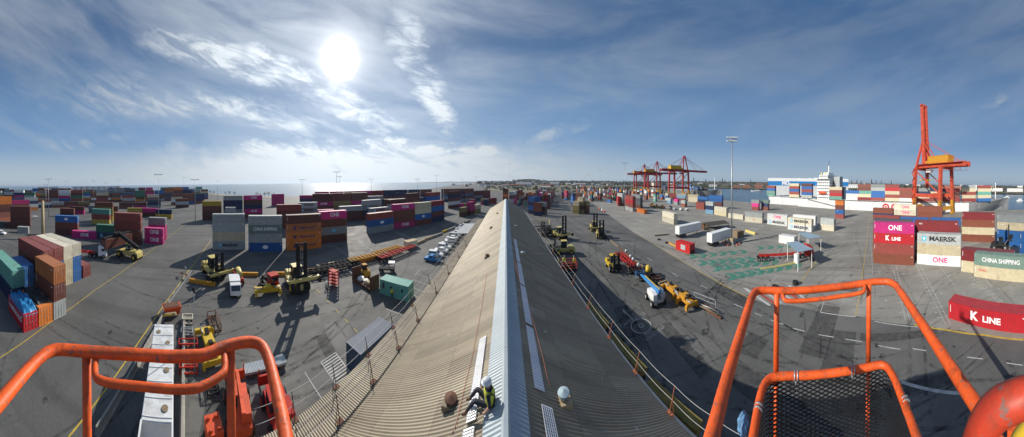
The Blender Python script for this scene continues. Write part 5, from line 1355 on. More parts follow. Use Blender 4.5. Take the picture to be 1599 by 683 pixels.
    for k in range(6): b.beam((7 + (k % 2) * 2, -3 + (k // 2) * 3, H - 8.6), (7 + (k % 2) * 2, -3 + (k // 2) * 3, H), .07, .07, DRK)
    b.build('hoist_cable', t)
    # stair up the landward leg
    b = MB(); n = 9
    for k in range(n):
        z0, z1 = 4 + k * (H - 5) / n, 4 + (k + 1) * (H - 5) / n; s_ = 1 if k % 2 else -1
        b.beam((g * .99 - s_ * 1.1 + .0, w + 1.3, z0), (g * .99 + s_ * 1.1, w + 1.3, z1), .8, .18, red); b.box((g * .99 + s_ * 1.3, w + 1.3, z1), (1.0, 1.2, .12), red)
    b.build('stair', t)
    if sc != 1.0: t.scale = (sc,) * 3
    return t
for i, (px, r_, lab) in enumerate(((1060, 300, 'red ship to shore crane with lowered boom, nearest of the far group'), (1019, 385, 'red ship to shore crane behind the nearest, middle of the far group'), (1000, 450, 'red ship to shore crane farthest along the quay'))):
    p = A(px, r_); crane('gantry_crane', lab, p, -GRID, CRED, False, YEL if i == 0 else AMB, 36.0, group='red cranes with lowered booms', th=1.45)
crane('gantry_crane', 'orange red ship to shore crane with its boom raised upright over the big ship', (130.2, -84.2, 0), math.atan2(.3, .95), CORG, True, AMB, 33.0, th=1.55)

# ---------------------------------------------------------------- light masts
def mast(px, y, top, label, r=.32, heads='T', rr_=None, group='yard light masts'):
    p = G(px, y) if rr_ is None else A(px, rr_)
    d = math.hypot(p.x, p.y); h = EYE + d * (HY - 3.6 * math.cos((px - CX) / FH) - top) / FV
    t = thing('light_mast', label, 'light mast', p, 0, group)
    b = MB(); b.tube([(0, 0, 0), (0, 0, h)], [r, r * .45], GRY, 10); b.build('pole', t)
    b = MB()
    a = (px - CX) / FH; x = Vector((math.cos(a), -math.sin(a), 0)); wd = 2.3 if heads == 'T' else 1.9
    b.beam(x * -wd + Vector((0, 0, h)), x * wd + Vector((0, 0, h)), .16, .2, GRY)
    if heads != 'T':
        b.beam(x * -wd + Vector((0, 0, h - 1.2)), x * wd + Vector((0, 0, h - 1.2)), .12, .12, GRY)
        b.tube([(math.cos(k * PI / 8) * 1.5, math.sin(k * PI / 8) * 1.5, h - .6) for k in range(16)], .08, GRY, 6, closed=True)
    b.build('head_frame', t)
    for k in (-1, -.5, .5, 1) if heads == 'T' else (-1, -.6, -.2, .2, .6, 1):
        for zz in ((0,) if heads == 'T' else (0, -1.2)):
            b = MB(); b.box(x * wd * k * .92 + Vector((0, 0, h + .25 + zz)), (.45, .45, .35), LGY); b.box(x * wd * k * .92 + Vector((0, 0, h + .05 + zz)), (.36, .36, .06), GLS); b.build('floodlight', t)
    return t
tm_ = mast(1142, 381, 216, 'tall grey floodlight mast on a concrete plinth beside the white trailers', .34, 'ring', group=None)
b = MB(); b.box((0, 0, .55), (2.4, 2.4, 1.1), CON); b.box((0, 0, 1.5), (1.9, 1.9, .9), TAN); b.build('plinth', tm_)
b = MB(); b.box((.0, -.42, 9.3), (.5, .35, .8), LGY); b.build('control_box', tm_)
for k in range(10):
    a = k * 2 * PI / 10; b = MB(); b.box((math.cos(a) * 2.8, math.sin(a) * 2.8, .25), (.7, .5, .5), PNKP if k % 3 else CON, a + k * .2); b.build('kerb_block', tm_)
pp_ = G(67, 374); tp_ = thing('timber_pole', 'thick bare brown pole standing in the open yard before the blue topped stack', 'pole', pp_); b = MB(); b.tube([(0, 0, 0), (0, 0, 14.4)], [.75, .6], TAN, 10); b.build('shaft', tp_); b = MB(); b.box((0, 0, .9), (1.9, 1.9, 1.8), CON); b.build('plinth', tp_)
for (px, y, top, w_) in ((76, 340, 280, 'behind the yard office block'), (248, 347, 273, 'beside the low yellow and navy pair'), (305, 345, 281, 'standing by the brown and yellow stack'), (526, 331, 269, 'before the sun glitter on the sea'), (472, 322, 281, 'by the long dark row'), (530, 320, 276, 'just behind the glitter mast'), (580, 318, 280, 'at mid length of the dark row'), (652, 318, 280, 'behind the olive stack'), (682, 312, 274, 'toward the headland'), (744, 308, 277, 'beyond the low row'), (796, 305, 256, 'tallest beyond the shed gable'), (146, 318, 283, 'in the long row of the open yard'), (165, 316, 286, 'close behind another mast'), (186, 312, 281, 'at the seawall row'), (104, 314, 283, 'thin by the seawall row'), (287, 310, 278, 'thin at the seawall block'), (340, 312, 283, 'beside the beach trees block'), (134, 312, 283, 'thin toward the sea'), (975, 329, 255, 'beside the dark grey stack'), (937, 310, 266, 'far down the lane'), (919, 306, 273, 'farthest down the lane'), (72, 330, 289, 'short behind the yard office'), (722, 306, 280, 'slender over the navy row')):
    mast(px, y, top, f'light mast {w_}', .22)
# ---------------------------------------------------------------- vehicles and yard gear
def wheel(par, x, y, r, w, hub=GRY, name='wheel', steer=0.0):
    b = MB(); s = 1 if x > 0 else -1
    b.tube([(x - w / 2, y, r), (x - w / 2 + .04, y, r), (x + w / 2 - .04, y, r), (x + w / 2, y, r)], [r * .9, r, r, r * .9], BLK, 18)
    b.cyl((x + s * (w / 2 - .02), y, r), (x + s * (w / 2 + .02), y, r), r * .5, hub, 12); return b.build(name, par)
def heavy_forklift(loc, rz, label, mast=7.0, col=PYEL, spread=True, sc=1.0, low=False, group=None, lift=1.2):
    """container handler: counterweight at -Y, mast at +Y"""
    t = thing('container_forklift', label, 'forklift', loc, rz, group)
    b = MB(); b.prism([(-3.6, .75), (-3.5, 1.9), (-2.9, 2.25), (-1.6, 2.2), (-1.3, .7)], -1.25, 1.25, col); b.build('counterweight', t)
    b = MB(); b.prism([(-1.7, .7), (-1.7, 1.75), (2.3, 1.5), (2.6, .9), (2.4, .6)], -.85, .85, col)
    for s in (-1, 1): b.prism([(-1.2, 1.5), (-.9, 1.95), (1.2, 1.95), (1.7, 1.3), (1.2, 1.3)], s * 1.5 - .3, s * 1.5 + .3, col)
    b.build('chassis', t)
    b = MB()
    for sx in (-.8, .8):
        for sy in (-.9, .7): b.beam((sx, sy, 1.9), (sx * .92, sy * .95, 3.75), .1, .1, DRK)
    b.box((0, -.1, 3.8), (1.75, 1.8, .12), col); b.box((0, -.1, 2.75), (1.5, 1.5, 1.5), GLS); b.box((0, -.1, 2.0), (1.65, 1.7, .3), DRK); b.build('cab', t)
    b = MB(); b.cyl((.95, -1.6, 2.2), (.95, -1.6, 3.3), .09, DRK, 8); b.build('exhaust', t)
    for x, y, r in ((-1.45, 1.7, .85), (1.45, 1.7, .85), (-1.15, -2.3, .68), (1.15, -2.3, .68)): wheel(t, x, y, r, .62, YEL if col is PYEL else GRY)
    b = MB()
    for s in (-1, 1): b.beam((s * .75, 2.75, .35), (s * .75, 2.75, mast), .28, .42, DRK); b.beam((s * .48, 2.8, .5), (s * .48, 2.8, mast - .5), .14, .3, DRK)
    n = max(3, int(mast / 1.3))
    for k in range(n + 1): b.beam((-.8, 2.75, .6 + (mast - .8) * k / n), (.8, 2.75, .6 + (mast - .8) * k / n), .2, .2, DRK)
    b.beam((-.2, 2.65, .6), (-.2, 2.65, mast - 1), .06, .06, GRY); b.beam((.2, 2.65, .6), (.2, 2.65, mast - 1), .06, .06, GRY); b.build('mast', t)
    for s in (-1, 1): b = MB(); b.beam((s * .6, 1.2, 1.4), (s * .72, 2.6, 3.4), .16, .16, GRY); b.build('tilt_cylinder', t)
    b = MB(); b.box((0, 3.05, lift + .5), (2.1, .2, 1.3), DRK)
    if spread:
        b.box((0, 3.5, lift + .6), (5.8, .5, .45), col if col is not DRK else DRK); 
        for s in (-1, 1): b.box((s * 2.95, 3.5, lift + .35), (.3, 1.3, .9), DRK); b.beam((s * .8, 3.2, lift + 1.1), (s * 2.6, 3.5, lift + .8), .14, .14, DRK)
    else:
        for s in (-1, 1): b.beam((s * .55, 3.1, lift - .1), (s * .55, 5.0, lift - .1), .22, .1, DRK)
    b.build('carriage', t)
    if sc != 1: t.scale = (sc,) * 3
    return t
def face(px, py, qx, qy): return G(px, py), yaw(G(px, py), G(qx, qy))
# tall mast machine casting the long ladder shadow
heavy_forklift(G(463, 449), R(-100), 'yellow forklift with tall black ladder mast throwing a long shadow', 8.4, PYEL, True, 1.12, lift=2.2)
l_ = G(330, 434)
heavy_forklift(G(333, 431), R(-68), 'pale yellow container handler parked at the road line behind a yellow beam', 5.4, PYEL, True, 1.1)
# loaders right of the shed
heavy_forklift(G(928, 360), R(165), 'pale yellow forklift in the pair by the kerb, the farther one', 7.6, PYEL, True, 1.0)
heavy_forklift(G(938, 371), R(160), 'pale yellow forklift in the pair by the kerb, the nearer one', 6.8, PYEL, False, 1.0)
heavy_forklift(G(957, 420), R(170), 'yellow forklift alone at the head of the red trailer frame', 5.0, YEL, False, .85)
heavy_forklift(G(874, 372), R(200), 'yellow forklift with upright black mast beside the shed end', 8.0, PYEL, True, 1.05)
heavy_forklift(G(856, 368), R(120), 'dark shaded forklift close against the shed end', 5.6, DRK, True, 1.0)
heavy_forklift(G(880, 396), R(80), 'pale forklift half hidden behind the red work platform', 4.6, PYEL, True, .95)
heavy_forklift(G(1563, 389), R(120), 'dark container handler standing before the blue stacks', 8.2, DRK, True, .95, lift=3.5)
# long low dark container rack beside the shed end
t = thing('flat_rack', 'dark open steel rack parked against the shed end', 'rack', G(843, 357), R(0))
b = MB(); b.box((0, 0, .9), (9.5, 2.4, .3), DRK); b.build('deck', t)
for s in (-1, 1): b = MB(); b.box((s * 4.6, 0, 2.2), (.25, 2.4, 2.4), TAN); b.build('end_frame', t)
for s in (-1, 1): b = MB(); b.beam((-4.5, s * 1.15, 3.3), (4.5, s * 1.15, 3.3), .2, .2, TAN); b.beam((-4.5, s * 1.15, 2.2), (4.5, s * 1.15, 2.2), .1, .1, DRK); b.build('rail', t)
# reach stacker carrying a brown container in the open yard
RSY = yaw(G(209, 404), G(183, 396))
t = thing('reach_stacker', 'yellow reach stacker carrying a brown container over the open yard', 'reach stacker', G(203, 402), RSY)
b = MB(); b.prism([(-3.9, .8), (-3.8, 2.0), (-2.8, 2.3), (3.6, 1.7), (3.9, .9)], -1.3, 1.3, PYEL); b.build('chassis', t)
b = MB(); b.box((0, .2, 2.8), (1.5, 1.9, 1.7), GLS); b.box((0, .2, 3.7), (1.7, 2.1, .14), PYEL); b.box((0, .2, 2.0), (1.7, 2.1, .3), DRK); b.build('cab', t)
b = MB(); b.beam((0, -3.2, 3.0), (0, 4.6, 6.0), .8, .95, DRK); b.build('boom', t)
b = MB(); b.box((0, 5.3, 5.4), (11.8, .8, .5), DRK); b.box((0, 5.0, 5.9), (2.6, 1.6, .6), DRK)
for s in (-1, 1): b.box((s * 5.8, 5.3, 5.2), (.35, 2.3, .4), DRK)
b.build('spreader', t)
for x, y, r in ((-1.75, 2.7, .95), (1.75, 2.7, .95), (-1.5, -2.8, .85), (1.5, -2.8, .85)): wheel(t, x, y, r, .8, YEL)
M_ = Matrix.Rotation(RSY, 4, 'Z'); c_ = t.location + (M_ @ Vector((0, 5.3, 0)))
stack_at(Vector((c_.x, c_.y, 0)), RSY + PI / 2, ['brown'], 'held by the yellow reach stacker', 12.19, 2.6, z0=2.5, sy=.98, grp='lifted containers')
def prime_mover(loc, rz, label, cab=WHI, trailer=RED, tl=12.2, axles=3, tcol=None, group=None):
    """tractor facing +Y with a skeletal trailer behind"""
    t = thing('semi_truck', label, 'truck', loc, rz, group)
    b = MB(); b.prism([(-1.0, .7), (-1.0, 3.2), (-.6, 3.5), (.7, 3.1), (1.25, 2.0), (1.35, .6)], -1.22, 1.22, cab); b.build('cab', t)
    b = MB(); b.prism([(.86, 2.95), (1.27, 2.05), (1.24, 2.0), (.80, 2.95)], -1.05, 1.05, GLS); b.box((1.235, .35, 2.35), (.03, .8, .7), GLS); b.box((-1.235, .35, 2.35), (.03, .8, .7), GLS); b.build('windscreen', t)
    for s in (-1, 1):
        b = MB(); b.box((s * .85, 1.37, .95), (.4, .06, .22), LETW); b.build('headlight', t)
        b = MB(); b.box((s * 1.42, .9, 2.5), (.2, .12, .6), BLK); b.build('mirror', t)
    b = MB(); b.box((0, -2.4, .75), (.9, 4.2, .25), DRK); b.build('chassis', t)
    for y in (.5, -2.2, -3.5):
        for s in (-1, 1): wheel(t, s * 1.05, y, .52, .42)
    b = MB()
    for s in (-1, 1): b.beam((s * .45, -2.4, 1.25), (s * .45, -2.4 - tl, 1.25), .18, .34, trailer)
    for k in range(7): b.beam((-1.15, -2.6 - tl * k / 6.3, 1.3), (1.15, -2.6 - tl * k / 6.3, 1.3), .18, .18, trailer)
    b.build('trailer_frame', t)
    for k in range(axles):
        for s in (-1, 1): wheel(t, s * 1.0, -tl + .2 - k * 1.3, .5, .45, name='trailer_wheel')
    return t
prime_mover(G(160, 402), yaw(G(115, 398), G(160, 402)), 'white prime mover with a long red skeletal trailer driving in the open yard', WHI, RED)
prime_mover(G(1262, 401), yaw(G(1190, 403), G(1268, 397)), 'red prime mover with red skeletal trailer under the weighbridge canopies', RED, RED)
def skeletal(loc, rz, label, col, ln=12.0, axles=3, group='parked skeletal trailers'):
    t = thing('skeletal_trailer', label, 'trailer', loc, rz, group); b = MB()
    for s in (-1, 1): b.beam((s * .5, -ln / 2, 1.2), (s * .5, ln / 2, 1.2), .2, .36, col)
    for k in range(9): b.beam((-1.2, -ln / 2 + ln * k / 8, 1.28), (1.2, -ln / 2 + ln * k / 8, 1.28), .2, .2, col)
    for s in (-1, 1): b.beam((s * 1.18, -ln / 2, 1.28), (s * 1.18, ln / 2, 1.28), .1, .14, col)
    b.build('frame', t)
    for s in (-1, 1): b = MB(); b.beam((s * .7, ln * .3, 1.1), (s * .7, ln * .3, 0), .14, .14, DRK); b.build('landing_leg', t)
    for k in range(axles):
        for s in (-1, 1): wheel(t, s * .98, -ln * .28 - k * 1.25, .5, .45)
    return t
def between(x0, y0, x1, y1): p, q = G(x0, y0), G(x1, y1); return (p + q) / 2, yaw(p, q), (q - p).length
for x0, y0, x1, y1, c_, lab in ((480, 432, 546, 421, DRK, 'black skeletal trailer at the head of the parked row'), (500, 424, 552, 414, DRK, 'black skeletal trailer behind the first black one'), (547, 414, 590, 404, AMB, 'amber skeletal trailer beside the beige box'), (588, 402, 624, 391, AMB, 'second amber skeletal trailer along the row'), (590, 411, 648, 389, RED, 'bright red skeletal trailer in the parked row')):
    c, rz, ln = between(x0, y0, x1, y1); skeletal(c, rz, lab, c_, min(14, max(9, ln)))
c, rz, ln = between(966, 402, 993, 428); skeletal(c, rz, 'red skeletal trailer with chrome tanks beside the blue boom lift', RED, min(15, ln))
c, rz, ln = between(985, 420, 1012, 448); skeletal(c, rz, 'black trailer bogie ahead of the blue boom lift', DRK, 7, 2)
for k, (x, y) in enumerate(((978, 404), (985, 413), (989, 418), (997, 428))):
    p = G(x, y); b = MB(); b.tube([(0, 0, 1.5), (0, 0, 1.7), (0, 0, 2.2), (0, 0, 2.4)], [.1, .42, .42, .1], LGY, 12); o = b.build('air_tank'); o.location = p; tag(o, f'{NUMW[k]} rounded chrome tank on the red skeletal trailer, counted from the lone forklift', 'tank', 'chrome tanks on the trailer')
# yellow concrete beams along the trailer row
def bar(x0, y0, x1, y1, col, label, w=.7, h=.7, name='barrier_beam', group='barrier beams', z=0.0):
    c, rz, ln = between(x0, y0, x1, y1); t = MB(); t.prism([(-w / 2, 0), (-w / 2, h * .8), (-w / 2 + .08, h), (w / 2 - .08, h), (w / 2, h * .8), (w / 2, 0)], -ln / 2, ln / 2, col, 'Y'); o = t.build(name); o.location = (c.x, c.y, z); o.rotation_euler = (0, 0, rz); return tag(o, label, 'barrier', group)
BARS = [(296, 440, 336, 447, AMB, 'yellow beam before the pale container handler'), (368, 430, 403, 431, AMB, 'yellow beam behind the white truck'), (424, 430, 448, 430, AMB, 'yellow beam beside the tall mast forklift'), (478, 425, 496, 423, AMB, 'yellow beam at the start of the black trailers'), (512, 415, 522, 413, YEL, 'short bright yellow block behind the black trailer'),
        (524, 417, 551, 412, TAN, 'tan beam behind the amber trailers'), (556, 411, 596, 401, AMB, 'long amber beam below the amber trailers'), (650, 382, 664, 376, TAN, 'tan beam after the beige box'), (665, 375, 676, 371, TAN, 'second tan beam in the line toward the pink stack'), (677, 371, 690, 366, CON, 'grey beam in the line by the pink stack'),
        (691, 364, 698, 361, YEL, 'yellow beam in the line by the cream topped stack'), (699, 361, 711, 356, CON, 'dark grey beam in the line above the white cars'), (716, 353, 722, 351, CON, 'short grey beam close to the far cars'), (727, 348, 734, 345, CON, 'last grey beam near the low olive pair')]
for a in BARS: bar(*a)
c, rz, ln = between(632, 388, 650, 383); 
t = thing('storage_box', 'beige steel storage box at the end of the red trailer', 'box', c, rz); b = MB(); b.box((0, 0, .95), (2.3, 4.2, 1.9), CRM); b.build('body', t); b = MB(); b.box((0, 0, 1.93), (2.4, 4.3, .1), TAN); b.build('lid', t)
bar(606, 396, 640, 386, AMB, 'long amber beam between the red trailer and the beige box')
# kerb barrier along the road beside the yard, right of the shed
KP = [(917, 345), (925, 350), (937, 361), (950, 373), (965, 386), (985, 402), (1008, 420), (1030, 436), (1052, 452), (1073, 466), (1098, 482), (1126, 499)]
t = thing('timber_kerb', 'long low timber kerb dividing the lane from the road, ending at the loose pipes', 'kerb', G(*KP[0])); o_ = G(*KP[0])
for k in range(len(KP) - 1):
    p, q = G(*KP[k]) - o_, G(*KP[k + 1]) - o_; b = MB(); b.beam(p + Vector((0, 0, .14)), q + Vector((0, 0, .14)), .32, .28, TIM if k % 2 else RUS); b.build('kerb_block', t)
rnd = random.Random(3)
for k in range(9):
    dx = rnd.uniform(-4, 4); x0, y0, x1, y1 = 1070 + k * 2.2, 458 + k * 2.6 + dx, 1108 + k * 2.4, 486 + k * 1.2 + dx
    p, q = G(x0, y0, .12), G(x1, y1, .12); b = MB(); q = p + (q - p) * .9; b.tube([Vector((0, 0, 0)), (q - p) * .5 + Vector((.1, .1, .02)), q - p], .08, [RUS, TIM, GRY][k % 3], 8); o = b.build('scrap_pipe'); o.location = p + Vector((0, 0, .05 * k)); tag(o, 'long weathered pipe in the loose bundle at the end of the timber kerb', 'pipe', 'loose pipes by the kerb')
t = thing('pipe_frame', 'thin grey pipe barrier frame at the end of the timber kerb', 'barrier', G(1084, 470)); o_ = G(1084, 470); p, q = Vector((0, 0, 0)), G(1117, 484) - G(1084, 470)
for v in (p, q): b = MB(); b.beam(v, v + Vector((0, 0, 1.5)), .07, .07, LGY); b.build('post', t)
b = MB(); b.beam(p + Vector((0, 0, 1.5)), q + Vector((0, 0, 1.5)), .06, .06, LGY); b.beam(p + Vector((0, 0, .8)), q + Vector((0, 0, .8)), .05, .05, LGY); b.build('rail', t)
# container spreaders lying about
def spreader(loc, rz, label, col, ln=6.2, end=2.4, h=.9, lift=.25):
    t = thing('container_spreader', label, 'spreader', loc, rz); b = MB()
    b.box((0, 0, lift + .45), (.95, ln, .7), col); b.box((0, 0, lift + .95), (1.3, 1.7, .5), col); b.build('main_beam', t)
    for s in (-1, 1):
        b = MB(); b.box((0, s * ln / 2, lift + .4), (end, .42, .6), col)
        for q in (-1, 1): b.box((q * end / 2, s * ln / 2, lift + .1), (.32, .5, .7), col)
        b.build('end_beam', t)
        b = MB(); b.beam((0, s * .6, lift + 1.2), (0, s * 1.4, lift + 1.4), .5, .35, DRK); b.cyl((.5, s * 1.2, lift + .95), (.5, s * 2.6, lift + .95), .1, GRY, 8); b.build('hydraulic_ram', t)
    return t
c, rz, ln = between(398, 462, 438, 458); spreader(c, rz, 'yellow spreader bar lying before the red tractor', YEL, 4.6, 1.8, lift=.5)
c, rz, ln = between(318, 522, 336, 575); spreader(c, rz, 'bright yellow spreader with wide end beams beside the red rack', YEL, 5.2, 2.6, lift=.2)
c, rz, ln = between(1040, 450, 1066, 474); spreader(c, rz, 'amber spreader nearest the blue boom lift', AMB, 5.5, 2.2, lift=.3)
c, rz, ln = between(1052, 459, 1075, 478); spreader(c + Vector((-.6, -1.4, 0)), rz, 'amber spreader with round drum at the kerb end', AMB, 4.0, 2.2, lift=.5)
t = thing('hydraulic_pack', 'black hydraulic pack with yellow dome lid between the trailers and the amber spreader', 'machine', G(1012, 432), R(-40))
b = MB(); b.box((0, 0, .7), (2.0, 3.4, 1.2), DRK); b.build('frame', t); b = MB(); b.tube([(0, -.9, 1.3), (0, -.8, 1.6), (0, .8, 1.6), (0, .9, 1.3)], [.3, .6, .6, .3], YEL, 12); b.build('tank', t)
for k, (x, y) in enumerate(((1025, 441), (1032, 446), (1038, 450))):
    t = thing('steel_skid', f'{["rusty", "dark", "tan"][k]} steel frame piece in the gear row by the kerb', 'frame', G(x, y), R(-40 + k * 8), 'steel frames in the gear row'); m_ = [RUS, DRK, TAN][k]
    b = MB(); b.beam((-1, -1, .5), (-1, 1.2, .5), .2, .3, m_); b.beam((1, -1, .5), (1, 1.2, .5), .2, .3, m_); b.build('side_rail', t); b = MB(); b.beam((-1, 0, .6), (1, 0, .6), .3, .4, m_); b.beam((-1, 1, .6), (1, 1, .9), .2, .2, m_); b.build('cross_rail', t)
# blue boom lift
t = thing('boom_lift', 'blue and white boom lift with lowered boom beside the amber spreaders', 'boom lift', G(1022, 470), yaw(G(1028, 474), G(1003, 440)))
b = MB(); b.box((0, -.4, .85), (2.0, 3.0, .5), LGY); b.build('chassis', t)
b = MB(); b.prism([(-2.0, 1.1), (-2.1, 2.1), (-1.2, 2.3), (.8, 2.0), (1.0, 1.1)], -1.1, -.35, WHI); b.prism([(-2.0, 1.1), (-2.1, 2.1), (-1.2, 2.3), (.8, 2.0), (1.0, 1.1)], .35, 1.1, LGY); b.build('turret', t)
b = MB(); b.beam((0, -2.2, 2.5), (0, 5.6, 1.8), .45, .55, BLU); b.build('boom', t); b = MB(); b.beam((0, 5.4, 1.9), (0, 7.4, 1.3), .3, .4, BLU); b.beam((.1, -2.0, 2.85), (.1, 5.0, 2.2), .14, .08, YEL); b.build('fly_boom', t)
b = MB(); b.box((0, 8.1, .7), (1.9, .9, .12), GRY)
for z_ in (1.2, 1.75):
    b.beam((-.95, 7.65, z_), (.95, 7.65, z_), .06, .06, BLU); b.beam((-.95, 8.55, z_), (.95, 8.55, z_), .06, .06, BLU)
    for s in (-1, 1): b.beam((s * .95, 7.65, z_), (s * .95, 8.55, z_), .06, .06, BLU)
for s in (-1, 1):
    for y_ in (7.65, 8.55): b.beam((s * .95, y_, .7), (s * .95, y_, 1.75), .06, .06, BLU)
b.build('basket', t)
for x, y in ((-1.15, 1.0), (1.15, 1.0), (-1.15, -1.6), (1.15, -1.6)): wheel(t, x, y, .5, .4, LGY)
# red work platform hanging at the shaded eave
pc = Vector((8.4, 27.6, 9.4))
t = thing('work_platform', 'red railed work platform hoisted against the shaded eave', 'platform', (pc.x, pc.y, 0), R(-8))
b = MB(); b.box((0, 0, pc.z - 1.2), (3.4, 1.6, .14), DRK); b.build('deck', t)
for s in (-1, 1):
    b = MB()
    for z_ in (.35, .7, 1.1): b.beam((-1.7, s * .8, pc.z - 1.15 + z_), (1.7, s * .8, pc.z - 1.15 + z_), .06, .06, ORED)
    for k in range(5): b.beam((-1.7 + k * .85, s * .8, pc.z - 1.15), (-1.7 + k * .85, s * .8, pc.z - .05), .06, .06, ORED)
    b.build('guard_rail', t); b = MB()
    for z_ in (.35, .7, 1.1): b.beam((s * 1.7, -.8, pc.z - 1.15 + z_), (s * 1.7, .8, pc.z - 1.15 + z_), .06, .06, ORED)
    b.build('guard_rail', t)
    for k in range(6): b = MB(); b.beam((-1.5, s * .45, 1 + k * 1.15), (1.5, s * .45, 2.15 + k * 1.15), .1, .16, DRK); b.beam((1.5, s * .45, 1 + k * 1.15), (-1.5, s * .45, 2.15 + k * 1.15), .1, .16, DRK); b.build('scissor_arm', t)
b = MB(); b.box((0, 0, .7), (3.2, 1.6, .7), ORED); b.build('chassis', t)
for x, y in ((-1.3, .7), (1.3, .7), (-1.3, -.7), (1.3, -.7)): 
    b = MB(); b.cyl((x, y - .15, .38), (x, y + .15, .38), .38, BLK, 14); b.build('wheel', t)
# crew and gear on the platform
b = MB(); b.box((.9, .1, pc.z - .8), (1.1, 1.0, .75), DRK); b.build('tool_chest', t); b = MB(); b.box((-1.0, 0, pc.z - .85), (.8, 1.2, .55), TIM); b.build('crate', t)
JC = [((0, 0, .92), .15), ((0, 0, 1.15), .15), ((0, 0, 1.38), (.19, .13)), ((0, 0, 1.52), .06), ((0, 0, 1.66), .10), ((0, 0, 1.76), .10), ((-.22, 0, 1.36), .06), ((-.27, .12, 1.10), .05), ((-.20, .34, 1.0), .04), ((.22, 0, 1.36), .06), ((.27, .12, 1.10), .05), ((.20, .34, 1.02), .04), ((-.1, 0, .82), .1), ((-.12, 0, .48), .075), ((-.12, -.02, .08), .05), ((-.12, .14, .05), .045), ((.1, 0, .82), .1), ((.13, .05, .48), .075), ((.14, .02, .08), .05), ((.14, .18, .05), .045)]
EC = [(0, 1), (1, 2), (2, 3), (3, 4), (4, 5), (2, 6), (6, 7), (7, 8), (2, 9), (9, 10), (10, 11), (0, 12), (12, 13), (13, 14), (14, 15), (0, 16), (16, 17), (17, 18), (18, 19)]
for k, (dx, dy, a, lab) in enumerate(((-1.1, -.45, 1.2, 'worker in white helmet at the shed side of the red platform'), (.0, .1, 2.6, 'worker in white helmet in the middle of the red platform'), (1.3, -.35, 4.2, 'worker in white helmet at the lane side of the red platform'))):
    wq = thing('person', lab, 'person', (pc.x + dx, pc.y + dy, pc.z - 1.12), a)
    skinned('body', JC, EC, [SKIN, DEN, HIV, HELM], wq, lambda c: 3 if c.z > 1.68 else 0 if c.z > 1.5 else 1 if c.z < .92 else 2)
# small trucks and tractors on the near left yard
t = thing('light_truck', 'small white two part service truck in the near yard', 'truck', G(367, 458), R(-97))
b = MB(); b.box((0, -1.3, 1.5), (2.1, 2.9, 1.5), WHI); b.box((0, -1.3, 2.3), (2.2, 3.0, .08), WHI); b.build('service_body', t)
for s in (-1, 1): b = MB(); b.box((s * 1.07, -1.3, 1.5), (.04, 2.5, 1.1), DRK); b.build('locker_door', t)
b = MB(); b.prism([(.35, .6), (.35, 2.1), (.6, 2.25), (1.5, 2.15), (1.95, 1.3), (2.05, .6)], -1.0, 1.0, WHI); b.build('cab', t); b = MB(); b.prism([(1.54, 2.08), (1.97, 1.32), (1.93, 1.3), (1.5, 2.05)], -.85, .85, GLS)
for s in (-1, 1): b.box((s * 1.01, 1.1, 1.65), (.03, .8, .55), GLS)
b.build('windscreen', t)
for x, y in ((-.95, 1.2), (.95, 1.2), (-.95, -1.6), (.95, -1.6)): wheel(t, x, y, .4, .25)
b = MB(); b.box((0, -.4, .6), (.9, 4.2, .2), DRK); b.build('chassis', t)
t = thing('yard_machine', 'squat red machine with yellow hood behind the white service truck', 'machine', G(372, 441), R(-95))
b = MB(); b.box((0, 0, .9), (1.9, 3.2, .8), RED); b.build('chassis', t); b = MB(); b.tube([(-.2, -1.6, 2.0), (-.2, -1.5, 2.0), (-.2, 1.5, 2.0), (-.2, 1.6, 2.0)], [.3, .62, .62, .3], PYEL, 12); b.build('hood', t); b = MB(); b.box((.5, -.6, 1.6), (.9, 1.2, .8), RED); b.build('cab', t)
for x, y in ((-.9, 1.2), (.9, 1.2), (-.9, -1.2), (.9, -1.2)): wheel(t, x, y, .5, .35)
t = thing('terminal_tractor', 'red cabbed terminal tractor next to the tall mast forklift', 'tractor', G(423, 448), R(-84))
b = MB(); b.box((.1, 1.1, 1.9), (1.7, 1.7, 1.9), RED); b.box((.1, 1.1, 2.9), (1.85, 1.85, .1), RED); b.build('cab', t); b = MB(); b.box((.1, 1.97, 2.25), (1.4, .04, .8), GLS); b.box((.97, 1.1, 2.25), (.04, 1.2, .8), GLS); b.box((-.77, 1.1, 2.25), (.04, 1.2, .8), GLS); b.build('windscreen', t)
b = MB(); b.box((0, -1.2, .85), (1.1, 4.4, .35), DRK); b.box((0, -1.9, 1.2), (1.5, 1.4, .4), DRK); b.cyl((-.7, -.4, 1), (-.7, -.4, 2.6), .09, GRY, 8); b.build('chassis', t)
for x, y in ((-1.05, 1.2), (1.05, 1.2), (-1.05, -2.2), (1.05, -2.2)): wheel(t, x, y, .55, .4)
t = thing('stillage', 'small red open rack cage with slatted sides standing by the dashed line', 'rack', G(521, 446), R(8))
b = MB()
for s in (-1, 1):
    for q in (-1, 1): b.beam((s * .9, q * .6, 0), (s * .9, q * .6, 3.0), .12, .12, RED)
    b.beam((s * .9, -.6, 3), (s * .9, .6, 3), .12, .12, RED)
b.build('frame', t)
b = MB()
for k in range(5): b.box((0, 0, .5 + k * .6), (1.8, 1.2, .12), RED)
b.build('shelf', t)
t = thing('hose_reel', 'small grey reel of hose beside the red rack cage', 'reel', G(510, 450), R(20)); b = MB(); b.tube([(0, math.cos(k * PI / 8) * .5, .6 + math.sin(k * PI / 8) * .5) for k in range(16)], .1, LGY, 6, closed=True); b.build('coil', t); b = MB(); b.beam((-.4, 0, 0), (.4, 0, .6), .08, .08, DRK); b.beam((.4, -.4, 0), (-.4, .4, .6), .08, .08, DRK); b.build('stand', t)
